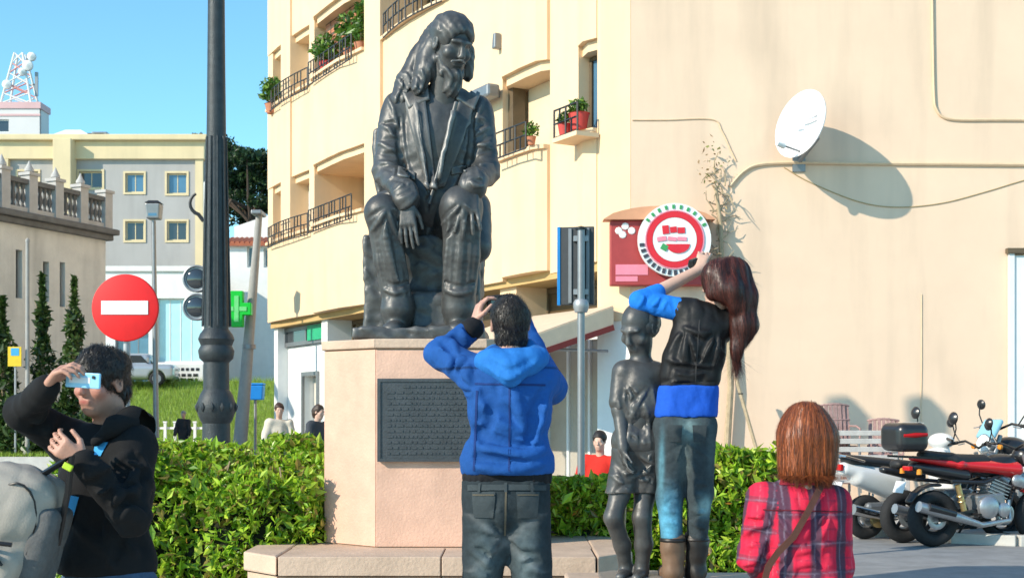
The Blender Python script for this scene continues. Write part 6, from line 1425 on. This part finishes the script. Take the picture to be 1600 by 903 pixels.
# ------------------------------------------------------------------ street fence, blue bin and parked cars below the shops
fe = thing('white_fence', 'white post fence along the foot of the grass bank', 'fence', (-13, 46.5, 0))
pm = MB().box((0, 0, .6), (.09, .09, 1.2)).box((0, 0, 1.22), (.13, .13, .06)).mesh('post'); pm.materials.append(M_WHITE)
for i in range(16): o = obj('post', pm, None, fe); o.location = (-3.2 + i * .36, 0, 0)
for z in (.45, 1.0): obj('rail', MB().box((-.5, 0.06, z), (5.6, .05, .08)), M_WHITE, fe)
M_CARG = mat('silver_car_paint', (.42, .44, .46), .28, .4, .03, 3., spec=.6, coat=.5)
def car(label, px, Y, rz, paint, z0=0.):
    t = thing('parked_car', label, 'car', ((px - 800) * Y / FPX, Y, z0), rz)
    v = Vox((-2.2, -.95, 0), (2.2, .95, 1.6), .04); v.box((0, 0, .62), (2.0, .82, .34), None, .2, .05); v.box((-.15, 0, 1.1), (1.15, .68, .34), None, .26, .12)
    for x in (-1.25, 1.25):
        for y in (-.8, .8): v.cap((x, y - .15, .33), (x, y + .15, .33), .37, .37, .0, sub=True)
    v.obj('body', paint, t, world=False)
    for x in (-1.25, 1.25):
        for y in (-.74, .74):
            w_ = obj('wheel', MB().lathe([(.1, -.1), (.2, -.1), (.2, .1), (.1, .1)], (x, y, .32), 18, RXW), M_GREYM, t); obj('tyre', MB().torus((x, y, .32), .24, .09, RXW, 24, 8), mat('tyre_rubber', (.018, .018, .019), .8, 0, .25, 30., .4, 60.), w_)
    for y in (-1, 1): obj('side_window', MB().prism([(-1.1, .98), (.9, .98), (.55, 1.34), (-.9, 1.34)], .0, .03, lambda q_: np.c_[q_[:, 0], y * (.66 + q_[:, 2]), q_[:, 1]]), M_GLASS, t)
    obj('windscreen', MB().box((.93, 0, 1.15), (.05, 1.15, .42), rotm(0, -.5)), M_GLASS, t); obj('rear_window', MB().box((-1.24, 0, 1.16), (.05, 1.1, .38), rotm(0, .35)), M_GLASS, t)
    for y in (-.6, .6): obj('headlight', MB().box((1.97, y, .72), (.08, .3, .14)), M_WSIGN, t, bevel=.03); obj('tail_light', MB().box((-1.97, y, .75), (.08, .25, .16)), mat('red_lens', (.5, .01, .01), .2), t, bevel=.03)
RXW = rotm(math.pi / 2)
car('silver car parked at the bank top behind the no entry sign post', 205, 57.2, .1, M_CARG, 2.75)
c_ = P(399, 612, 44); t = thing('blue_bin', 'small bright blue recycling bin behind the leaning grey pole', 'bin', (c_[0], 44, 0)); M_BBIN = mat('blue_plastic', (.01, .22, .66), .45, 0, .06, 6.)
obj('post', MB().tube([(c_[0], 44, 0), (c_[0], 44, 2.0)], .05, 8), M_GREYM, t, world=True); obj('body', MB().box((c_[0], 44, 2.25), (.55, .4, .5), taper=1.1), M_BBIN, t, world=True, bevel=.04); obj('lid', MB().box((c_[0], 44, 2.54), (.62, .46, .07)), M_BBIN, t, world=True, bevel=.02)
# ------------------------------------------------------------------ motorbikes by the pavement
M_TYRE = mat('tyre_rubber', (.018, .018, .019), .8, 0, .25, 30., .4, 60.); M_RIMB = mat('black_rim', (.03, .03, .032), .4, .5, .2, 15.); M_ALU = mat('cast_aluminium', (.42, .42, .43), .38, .75, .15, 20.)
M_CHROME = mat('chrome', (.62, .62, .62), .15, 1., .05, 10.); M_BPL = mat('black_fairing', (.018, .018, .02), .3, 0, .15, 12., spec=.6); M_RPL = mat('red_fairing', (.62, .012, .015), .3, 0, .06, 10., spec=.6, coat=.3); M_WPL = mat('white_fairing', (.70, .70, .69), .3, 0, .05, 8., spec=.6, coat=.3)
M_SEAT = mat('black_vinyl', (.02, .02, .021), .6, 0, .2, 20., .2, 120.); M_GOLD = mat('gold_disc', (.55, .40, .18), .35, .8, .1, 20.); M_AMB = mat('amber_lens', (.7, .25, .02), .25); M_TAIL = mat('red_lens', (.5, .01, .01), .2); M_SCR = glass('pale_blue_screen', (.22, .45, .55), .12)
RW = rotm(math.pi / 2)
def wheel(par, x, r, wd, spokes, rimm, y=0., disc=True):
    w_ = obj('wheel', MB().lathe([(.05, -.05), (.05, .05)], (x, y, r), 14, RW), M_ALU, par)
    obj('tyre', MB().torus((x, y, r), r - wd / 2, wd / 2, RW, 36, 10), M_TYRE, w_)
    rm_ = MB(); ri = r - wd * .92; rm_.lathe([(ri - .025, -wd * .36), (ri, -wd * .38), (ri, wd * .38), (ri - .025, wd * .36), (ri - .02, 0)], (x, y, r), 32, RW)
    obj('rim', ringm(ri - .035, ri + .005, -wd * .36, wd * .72, 36) if False else MB().torus((x, y, r), ri - .01, .022, RW, 36, 8, 1.8), rimm, w_)
    for k in range(spokes):
        a = k * 2 * math.pi / spokes + .3; obj('spoke', MB().bar((x + .04 * math.cos(a), y, r + .04 * math.sin(a)), (x + (ri - .01) * math.cos(a), y, r + (ri - .01) * math.sin(a)), .035, .03), rimm, w_)
    if disc: obj('brake_disc', MB().torus((x, y - wd * .5, r), ri * .52, .03, RW, 28, 6, .15), M_ALU, w_)
    return w_
def vo(par, name, mt, f, lo, hi, h=.012, warp=None):
    v = Vox(lo, hi, h); f(v)
    if warp: v.warp(warp)
    return v.obj(name, mt, par, world=False)
def mirror(par, a, b, r=.06):
    m_ = obj('mirror', MB().lathe([(r * .7, 0), (r, .015), (r, .03), (r * .6, .055), (.01, .06)], b, 16, rotm(-math.pi / 2 + .1, 0, math.pi / 2)), M_BPL, par); obj('mirror_stem', MB().tube([a, ((a[0] + b[0]) / 2, (a[1] + b[1]) / 2 * 1.1, (a[2] + b[2]) / 2), b], .008, 6), M_BLK, m_)
# local: x forward, y left, z up, rear axle at x = 0
def red_bike(loc, rz, sc):
    b = thing('motorcycle', 'black motorcycle with red side panels and a large top box', 'motorcycle', loc, rz, 'motorbikes parked by the cream wall'); b.scale = (sc,) * 3
    wheel(b, 0, .31, .15, 5, M_RIMB); wheel(b, 1.36, .31, .115, 5, M_RIMB)
    obj('swingarm', MB().bar((0, -.12, .31), (.48, -.09, .38), .045, .06).bar((0, .12, .31), (.48, .09, .38), .045, .06), M_BPL, b)
    obj('shock_absorber', MB().tube([(.30, -.13, .40), (.22, -.13, .68)], .032, 10).torus((.27, -.13, .5), .036, .01, rotm(0, -.28), 16, 6).torus((.255, -.13, .56), .036, .01, rotm(0, -.28), 16, 6), M_GOLD, b)
    for y in (-.06, .06): obj('frame_tube', MB().tube([(.15, y * 2, .72), (.55, y * 2.2, .70), (.95, y, .82), (1.05, y * .5, .72), (.85, y * 2, .35), (.5, y * 2, .33)], .022, 8), M_BPL, b)
    en = obj('engine', MB().box((.66, 0, .45), (.36, .26, .26), rotm(0, -.1)).box((.76, 0, .62), (.2, .2, .2), rotm(0, .35)), M_GREYM, b, bevel=.03)
    obj('engine_cover', MB().lathe([(.125, 0), (.125, .03), (.10, .055), (.03, .065)], (.60, -.13, .43), 24, RW), M_ALU, en); obj('engine_cover', MB().lathe([(.08, 0), (.08, .03), (.06, .045), (.02, .05)], (.79, -.13, .40), 20, RW), M_ALU, en)
    for k in range(5): obj('cooling_fin', MB().box((.74 + k * .012, 0, .56 + k * .035), (.25, .25, .01), rotm(0, .35)), M_ALU, en)
    obj('exhaust', MB().tube([(.9, -.08, .5), (.88, -.13, .28), (.5, -.16, .24), (.15, -.19, .34), (-.32, -.21, .46)], [.025, .028, .032, .055, .06], 12), M_ALU, b); obj('heat_shield', MB().tube([(.12, -.222, .37), (-.22, -.242, .455)], [.04, .045], 10), M_BPL, b)
    vo(b, 'fuel_tank', M_BPL, lambda v: v.ell((.82, 0, .88), (.26, .15, .13), rotm(0, -.12), .04).ell((.62, 0, .84), (.16, .10, .08), None, .05), (.4, -.25, .65), (1.2, .25, 1.1))
    vo(b, 'side_panel', M_RPL, lambda v: v.cap((.98, 0, .84), (.28, 0, .90), .10, .065, .03, ((0, 1, 0), 2.0)).cap((.28, 0, .90), (-.26, 0, .97), .066, .03, .03, ((0, 1, 0), 2.1)), (-.4, -.3, .7), (1.2, .3, 1.1))
    vo(b, 'seat', M_SEAT, lambda v: v.cap((.62, 0, .93), (.25, 0, .93), .075, .085, .05, ((0, 1, 0), 1.5)).cap((.2, 0, .96), (-.12, 0, 1.0), .07, .06, .04, ((0, 1, 0), 1.7)), (-.3, -.25, .75), (.8, .25, 1.12))
    vo(b, 'tail_fairing', M_BPL, lambda v: v.cap((.35, 0, .78), (-.25, 0, .88), .09, .05, .03, ((0, 1, 0), 1.5)), (-.45, -.2, .6), (.5, .2, 1.0))
    vo(b, 'rear_mudguard', M_BPL, lambda v: [v.cap((.36 * math.cos(a), 0, .31 + .37 * math.sin(a)), (.36 * math.cos(a + .3), 0, .31 + .37 * math.sin(a + .3)), .02, .02, .01, ((0, 1, 0), 3.5)) for a in (1.4, 1.7, 2.0, 2.3)], (-.5, -.15, .4), (.3, .15, .8), .01)
    obj('plate', MB().box((-.42, 0, .66), (.01, .18, .13), rotm(0, .35)), M_WPL, b); obj('tail_light', MB().box((-.32, 0, .86), (.05, .14, .05)), M_TAIL, b, bevel=.012)
    for y in (-.16, .16): obj('indicator', MB().lathe([(.03, 0), (.026, .05), (.01, .06)], (-.28, y, .80), 10), M_AMB, b)
    tb = vo(b, 'top_box', M_BPL, lambda v: v.box((-.36, 0, 1.20), (.19, .22, .155), None, .09, .02), (-.7, -.35, .95), (0, .35, 1.5), .012)
    vo(tb, 'lid', mat('grey_white_lid', (.50, .50, .49), .35, 0, .05, 6.), lambda v: (v.box((-.36, 0, 1.20), (.196, .226, .162), None, .09, .02), v.cut((0, 0, 1.285), (-.25, 0, -1))), (-.7, -.35, .95), (0, .35, 1.5), .012)
    obj('reflector_band', MB().tube([(-.50, -.195, 1.22), (-.36, -.225, 1.225), (-.22, -.21, 1.23)], [.024, .026, .02], 8), M_TAIL, tb); obj('rack', MB().bar((-.5, -.1, .995), (.0, -.1, .97), .025).bar((-.5, .1, .995), (.0, .1, .97), .025), M_BLK, b)
    for y in (-.10, .10): obj('fork', MB().tube([(1.36, y, .31), (1.08, y, 1.0)], [.03, .024], 10), M_ALU, b)
    vo(b, 'front_mudguard', M_RPL, lambda v: [v.cap((1.36 + .35 * math.cos(a), 0, .31 + .35 * math.sin(a)), (1.36 + .35 * math.cos(a + .35), 0, .31 + .35 * math.sin(a + .35)), .02, .02, .01, ((0, 1, 0), 3.2)) for a in (.8, 1.15, 1.5, 1.85)], (1., -.15, .3), (1.8, .15, .8), .01)
    obj('handlebar', MB().tube([(.92, -.36, 1.10), (1.02, -.2, 1.12), (1.06, 0, 1.06), (1.02, .2, 1.12), (.92, .36, 1.10)], .014, 8), M_BLK, b)
    for y in (-1, 1): obj('grip', MB().tube([(.90, y * .38, 1.10), (.98, y * .26, 1.115)], .02, 8), M_SEAT, b)
    hl = vo(b, 'headlight', M_BPL, lambda v: v.ell((1.16, 0, .98), (.12, .13, .12), None, .02), (.9, -.25, .8), (1.4, .25, 1.2)); obj('lens', MB().lathe([(.10, 0), (.08, .03), (.01, .04)], (1.24, 0, .98), 18, rotm(0, math.pi / 2)), M_WSIGN, hl)
    vo(b, 'silver_cowl', M_ALU, lambda v: v.cap((.95, -.17, .72), (1.30, -.12, .60), .07, .03, .02, ((0, 1, 0), .5)).cap((.95, .17, .72), (1.30, .12, .60), .07, .03, .02, ((0, 1, 0), .5)), (.8, -.3, .5), (1.45, .3, .85), .01)
    mirror(b, (1.0, .25, 1.12), (.98, .34, 1.32)); mirror(b, (1.0, -.25, 1.12), (.98, -.34, 1.32)); obj('side_stand', MB().tube([(.55, .13, .3), (.45, .28, .02)], .014, 6), M_BLK, b)
    for y in (-.2, .2): obj('foot_peg', MB().tube([(.42, y * .6, .36), (.42, y * 1.3, .36)], .015, 6), M_BLK, b)
def scooter(loc, rz, sc):
    b = thing('scooter', 'white scooter parked behind the black and red motorcycle', 'scooter', loc, rz, 'motorbikes parked by the cream wall'); b.scale = (sc,) * 3
    wheel(b, 0, .24, .13, 3, M_ALU); wheel(b, 1.25, .24, .12, 3, M_ALU)
    vo(b, 'rear_body', M_WPL, lambda v: v.cap((.32, 0, .64), (-.26, 0, .76), .14, .075, .05, ((0, 1, 0), 1.25)).cap((.42, 0, .48), (-.1, 0, .66), .10, .09, .05, ((0, 1, 0), 1.3)), (-.5, -.3, .3), (.7, .3, 1.0))
    vo(b, 'seat', M_SEAT, lambda v: v.cap((.36, 0, .80), (-.22, 0, .86), .06, .055, .05, ((0, 1, 0), 2.2)), (-.4, -.25, .7), (.6, .25, 1.0))
    vo(b, 'front_shield', M_WPL, lambda v: v.cap((1.02, 0, .36), (.90, 0, .92), .06, .05, .04, ((0, 1, 0), 3.6)).cap((1.10, 0, .58), (.98, 0, .96), .08, .06, .05, ((0, 1, 0), 1.8)), (.7, -.35, .2), (1.4, .35, 1.1))
    obj('floorboard', MB().box((.68, 0, .30), (.55, .3, .08)), M_BPL, b, bevel=.02); obj('engine_block', MB().box((.16, -.02, .30), (.42, .22, .2)), M_GREYM, b, bevel=.04)
    obj('exhaust', MB().tube([(.35, -.14, .24), (.1, -.17, .26), (-.28, -.19, .34)], [.02, .055, .06], 12), M_CHROME, b); obj('gear_cover', MB().lathe([(.085, 0), (.085, .04), (.04, .055)], (.05, -.14, .22), 18, RW), M_GOLD, b)
    vo(b, 'front_mudguard', M_WPL, lambda v: [v.cap((1.25 + .28 * math.cos(a), 0, .24 + .28 * math.sin(a)), (1.25 + .28 * math.cos(a + .4), 0, .24 + .28 * math.sin(a + .4)), .02, .02, .01, ((0, 1, 0), 3.5)) for a in (.6, 1., 1.4, 1.8)], (.9, -.15, .2), (1.6, .15, .65), .01)
    obj('fork', MB().tube([(1.25, -.08, .24), (1.02, -.02, .95)], .025, 8), M_ALU, b); obj('handlebar', MB().tube([(.86, -.34, 1.06), (.95, -.12, 1.08), (.95, .12, 1.08), (.86, .34, 1.06)], .016, 8), M_BLK, b)
    vo(b, 'handlebar_cowl', M_WPL, lambda v: v.ell((.97, 0, 1.05), (.12, .17, .09), None, .02), (.7, -.3, .85), (1.2, .3, 1.25)); mirror(b, (.92, .28, 1.08), (.90, .33, 1.36), .07); mirror(b, (.92, -.28, 1.08), (.90, -.33, 1.30), .07)
    obj('tail_light', MB().box((-.34, 0, .78), (.04, .16, .07)), M_TAIL, b, bevel=.01); obj('plate', MB().box((-.36, 0, .56), (.01, .18, .14), rotm(0, .3)), M_WPL, b); obj('grab_rail', MB().tube([(-.1, -.14, .84), (-.32, -.12, .90), (-.34, 0, .91), (-.32, .12, .90), (-.1, .14, .84)], .013, 7), M_CHROME, b); obj('stand', MB().tube([(.3, .12, .25), (.25, .22, .02)], .013, 6), M_BLK, b)
def dark_bike(loc, rz, sc, label='dark bare motorcycle at the picture edge with pale blue windscreen and upright mirror', screen=True):
    b = thing('motorcycle', label, 'motorcycle', loc, rz, 'motorbikes parked by the cream wall'); b.scale = (sc,) * 3
    wheel(b, 0, .31, .15, 5, M_RIMB); wheel(b, 1.36, .31, .115, 5, M_RIMB)
    for y in (-.09, .09): obj('fork', MB().tube([(1.36, y, .31), (1.06, y, 1.05)], [.032, .026], 10), M_GREYM, b); obj('frame_tube', MB().tube([(.1, y, .75), (.6, y, .7), (1.02, y * .6, .9), (.85, y, .35), (.4, y, .35)], .022, 8), M_BPL, b)
    obj('engine', MB().box((.66, 0, .47), (.38, .3, .3)), M_GREYM, b, bevel=.04); obj('engine_cover', MB().lathe([(.12, 0), (.12, .03), (.03, .05)], (.62, -.15, .45), 22, RW), M_ALU, b)
    vo(b, 'fuel_tank', M_BPL, lambda v: v.ell((.80, 0, .90), (.25, .15, .13), rotm(0, -.1), .04), (.4, -.25, .7), (1.2, .25, 1.1)); vo(b, 'seat', M_SEAT, lambda v: v.cap((.55, 0, .85), (-.1, 0, .92), .07, .06, .05, ((0, 1, 0), 1.8)), (-.3, -.25, .7), (.8, .25, 1.1)); vo(b, 'tail', M_BPL, lambda v: v.cap((.2, 0, .78), (-.28, 0, .86), .07, .04, .04, ((0, 1, 0), 1.6)), (-.45, -.2, .6), (.5, .2, 1.0))
    hl = obj('headlight', MB().lathe([(.03, -.14), (.10, -.08), (.115, 0), (.115, .02)], (1.20, 0, .95), 20, rotm(0, math.pi / 2)), M_GREYM, b); obj('lens', MB().lathe([(.105, 0), (.08, .03), (.01, .045)], (1.222, 0, .95), 20, rotm(0, math.pi / 2)), M_WSIGN, hl)
    if screen: vo(b, 'windscreen', M_SCR, lambda v: (v.box((1.13, 0, 1.12), (.03, .14, .13), rotm(0, -.6), .03, .01), v.ell((1.06, 0, 1.10), (.07, .13, .14), rotm(0, -.6), .01, True)), (.8, -.3, .9), (1.4, .3, 1.5), .01)
    obj('handlebar', MB().tube([(.90, -.38, 1.14), (1.0, -.2, 1.18), (1.04, 0, 1.10), (1.0, .2, 1.18), (.90, .38, 1.14)], .015, 8), M_BLK, b)
    for y in (-1, 1): obj('grip', MB().tube([(.88, y * .40, 1.135), (.95, y * .28, 1.16)], .021, 8), M_SEAT, b); obj('lever', MB().tube([(1.0, y * .22, 1.15), (1.02, y * .36, 1.13)], .007, 6), M_ALU, b); obj('indicator', MB().lathe([(.03, 0), (.03, .03), (.01, .04)], (1.16, y * .2, .92), 10, rotm(0, math.pi / 2)), M_AMB, b)
    mirror(b, (.97, .27, 1.17), (.93, .36, 1.40)); mirror(b, (.97, -.27, 1.17), (.93, -.36, 1.40)); obj('exhaust', MB().tube([(.9, -.1, .4), (.5, -.16, .26), (-.25, -.19, .42)], [.03, .035, .06], 10), M_ALU, b); obj('side_stand', MB().tube([(.55, .13, .3), (.45, .28, .02)], .014, 6), M_BLK, b)
p_ = P(1458, 852, 14.85); red_bike((p_[0], 14.85, 0), .28, 1.06)
p_ = P(1352, 840, 15.75); scooter((p_[0], 15.75, 0), .32, 1.14)
p_ = P(1676, 800, 16.6); dark_bike((p_[0], 16.9, .09), math.pi + .42, 1.12)
p_ = P(1412, 800, 15.3); dark_bike((p_[0], 15.3, 0), .30, 1.02, 'black motorcycle parked between the white scooter and the red-sided motorcycle', False)

# ------------------------------------------------------------------ cafe chairs and slatted bench by the wall
M_MAUVE = mat('mauve_wicker', (.36, .22, .20), .8, 0, .25, 25., .6, 45.)
def cafe_chair(label, px, Y, rz, z0=.1):
    t = thing('cafe_chair', label, 'chair', ((px - 800) * Y / FPX, Y, z0), rz, 'cafe chairs by the cream wall')
    n_ = 7
    for i in range(n_):
        x = -.20 + .4 * i / (n_ - 1); obj('back_slat', MB().bar((x, .20 - .05 * math.cos(x * 7), .46), (x * .95, .28 - .05 * math.cos(x * 7), .95 + .05 * math.cos(x * 6)), .052, .014, (0, 1, 0)), M_MAUVE, t)
    for z in (.55, .75, .95): obj('back_rail', MB().tube([(x, .20 - .05 * math.cos(x * 7) + (z - .46) * .16, z + (.03 * math.cos(x * 6) if z > .9 else 0)) for x in np.linspace(-.23, .23, 7)], .018, 6), M_MAUVE, t)
    obj('seat', MB().box((0, 0, .45), (.46, .44, .04)), M_MAUVE, t, bevel=.015)
    for sx in (-1, 1):
        for sy in (-1, 1): obj('leg', MB().tube([(sx * .2, sy * .19, .43), (sx * .225, sy * .22, 0)], [.018, .014], 7), M_GREYM, t)
        obj('armrest', MB().tube([(sx * .22, .24, .66), (sx * .25, .02, .66), (sx * .23, -.18, .62), (sx * .215, -.2, .45)], .015, 6), M_MAUVE, t)
for k_, w1 in enumerate(('bottom', 'middle', 'topmost')): cafe_chair('mauve wicker cafe chair, %s of the stack beside the plaid shirt woman' % w1, 1313, 18.6, .1, .1 + .30 * k_)
for k_, w1 in enumerate(('lower', 'upper')): cafe_chair('mauve wicker cafe chair, %s of the two stacked behind the top box' % w1, 1384, 18.9, -.15, .1 + .38 * k_)
M_BENCH = mat('dull_white_wood', (.50, .47, .44), .8, 0, .15, 12.)
t = thing('slatted_bench', 'dull white slatted bench by the wall behind the white scooter', 'bench', ((1352 - 800) * 17.7 / FPX, 17.7, .1)); t.scale = (1.0, 1.0, 1.2)
for i in range(6): obj('slat', MB().box((0, .12 + .012 * i, .50 + i * .095), (.98, .022, .06)), M_BENCH, t, bevel=.006)
for i in range(5): obj('slat', MB().box((0, .05 - i * .09, .43), (.98, .065, .022)), M_BENCH, t, bevel=.005)
for sx in (-1, 1): obj('side_frame', MB().bar((sx * .47, .13, 0), (sx * .47, .22, 1.06), .07, .05).bar((sx * .47, -.36, 0), (sx * .47, -.36, .62), .06, .05).bar((sx * .47, -.36, .64), (sx * .47, .17, .64), .07, .04), M_BENCH, t, bevel=.008)
# ------------------------------------------------------------------ people in the distance
def far_person(label, px, Y, h, f, top, legs, hair, coat_len=.45, z0=0., arms=((-.9, -.1), (.9, .1)), sit=False, wide=1., hairlong=0.):
    x = (px - 800) * Y / FPX; t = thing('person', label, 'person', (x, Y, z0), math.atan2(f[1], f[0]) + math.pi / 2, 'passers-by behind the monument'); s = h / 1.72
    A = lambda a, b, c: np.array([a, b, c]) * s                       # local: faces -y
    hz = .52 if sit else .92; sh = hz + .50; hd = A(0, -.03, sh + .235)
    hips = [A(e * .09, 0, hz) for e in (-1, 1)]; kn = [A(e * .11, -.38 if sit else (-.06 if e > 0 else .04), hz - .05 if sit else .48) for e in (-1, 1)]; an = [A(e * .11, -.40 if sit else (-.12 if e > 0 else .14), .08) for e in (-1, 1)]
    shd = [A(e * .17 * wide, 0, sh) for e in (-1, 1)]; el = [A(e * .25 * wide, .02 - .1 * abs(a), sh - .28) for e, (a, _) in zip((-1, 1), arms)]; wr = [A(e * .22 * wide, -.16 + b, sh - .48) for e, (_, b) in zip((-1, 1), arms)]
    lo = A(-.5, -.65, 0) - .02; hi = A(.5, .45, sh + .45); g = .013
    v = Vox(lo, hi, g); head(v, hd, (0, -1, -.1), (0, 0, 1), s, .02); v.cap(A(0, 0, sh), hd + A(0, .02, -.07), .055 * s, .052 * s, .03); v.ell(A(0, 0, hz + .3), np.array((.13, .09, .24)) * s, None, .04)
    for i in range(2):
        v.chain([hips[i], kn[i], an[i]], [.07, .05, .04], .03); v.chain([shd[i], el[i], wr[i]], [.045, .038, .028], .02); hand(v, wr[i], (0, -.25, -1), (1 if i == 0 else -1, 0, 0), (0, -1, 0), .18 * s, (.3, .4, .3))
    v.obj('body', M_SKIN2, t, world=False)
    v = Vox(lo, hi, g); v.ell(A(0, 0, hz + .32), np.array((.175 * wide, .125, .25)) * s, None, .05); v.cap(shd[0], shd[1], .07 * s, .07 * s, .05); v.cap(A(-.07, 0, hz + .1), A(.07, 0, hz + .1), .12 * s, .12 * s, .05)
    if not sit: v.cap(A(0, 0, hz + .05), A(0, .0, hz + .30 - coat_len), .155 * s, .185 * s, .05, ((0, 1, 0), .85)); v.cut(A(0, 0, hz + .27 - coat_len), (0, 0, -1))
    for i in range(2): v.chain([shd[i], el[i], wr[i]], [.075, .066, .05], .03)
    v.warp(lambda p: wave(p, 5, 18, .012)); v.obj('coat', cloth('coat_' + label[:14], False, top), t, world=False)
    v = Vox(lo, hi, g); v.cap(hips[0], hips[1], .11 * s, .11 * s, .04)
    for i in range(2): v.chain([hips[i], kn[i], an[i]], [.095, .075, .06], .03)
    v.obj('trousers', cloth('trousers_' + label[:14], False, legs), t, world=False)
    for i in range(2):
        v = Vox(an[i] - .25, an[i] + .25, .013); v.cap(an[i] + [0, .02, -.03], an[i] + [0, -.15, -.045], .045, .035, .02); v.cut((0, 0, .004), (0, 0, -1)); v.obj('shoe', M_SHOE, t, world=False)
    v = Vox(hd - .3, hd + .25, .010); v.ell(hd + A(0, .012, .045), np.array((.086, .106, .096)) * s, None, .01)
    if hairlong: v.cap(hd + A(0, .06, 0), hd + A(0, .07, -hairlong), .08 * s, .06 * s, .03)
    v.ell(hd + A(0, -.12, -.05), np.array((.10, .10, .11)) * s, None, .01, True); v.warp(lambda p: wave(p, 9, 60, .004)); v.obj('hair', mat('hair_' + label[:14], hair, .5, 0, .2, 40.), t, world=False); return t
far_person('woman in a long cream coat walking left of the pink plinth', 436, 22.0, 1.66, (.3, -1), (.60, .52, .42), (.10, .09, .09), (.05, .022, .016), .75)
far_person('person in dark grey jacket half hidden by the left side of the plinth', 496, 20.5, 1.62, (.9, -.5), (.05, .055, .065), (.06, .10, .17), (.05, .03, .02), .40, wide=1.15, hairlong=.05)
far_person('distant man in a black jacket walking on the street under the white shops', 287, 41.0, 1.56, (-.1, -1), (.03, .032, .036), (.02, .022, .028), (.25, .23, .22), .40)
rp = far_person('person in a bright red top sitting behind the hedge by the bronze boy', 938, 15.2, 1.66, (-.35, -1), (.62, .03, .02), (.03, .03, .04), (.02, .015, .013), .40, sit=True, wide=1.1)
sx, sy = rp.location.x, rp.location.y
t = thing('stool', 'low stool under the seated person in red behind the hedge', 'stool', (sx, sy + .02, 0), rp.rotation_euler.z)
obj('seat', MB().lathe([(.19, 0), (.2, .02), (.2, .05), (.17, .06)], (0, 0, .345), 18), M_MAUVE, t)
for k in range(4): a = k * math.pi / 2 + .78; obj('leg', MB().tube([(.13 * math.cos(a), .13 * math.sin(a), .35), (.17 * math.cos(a), .17 * math.sin(a), 0)], .014, 6), M_GREYM, t)
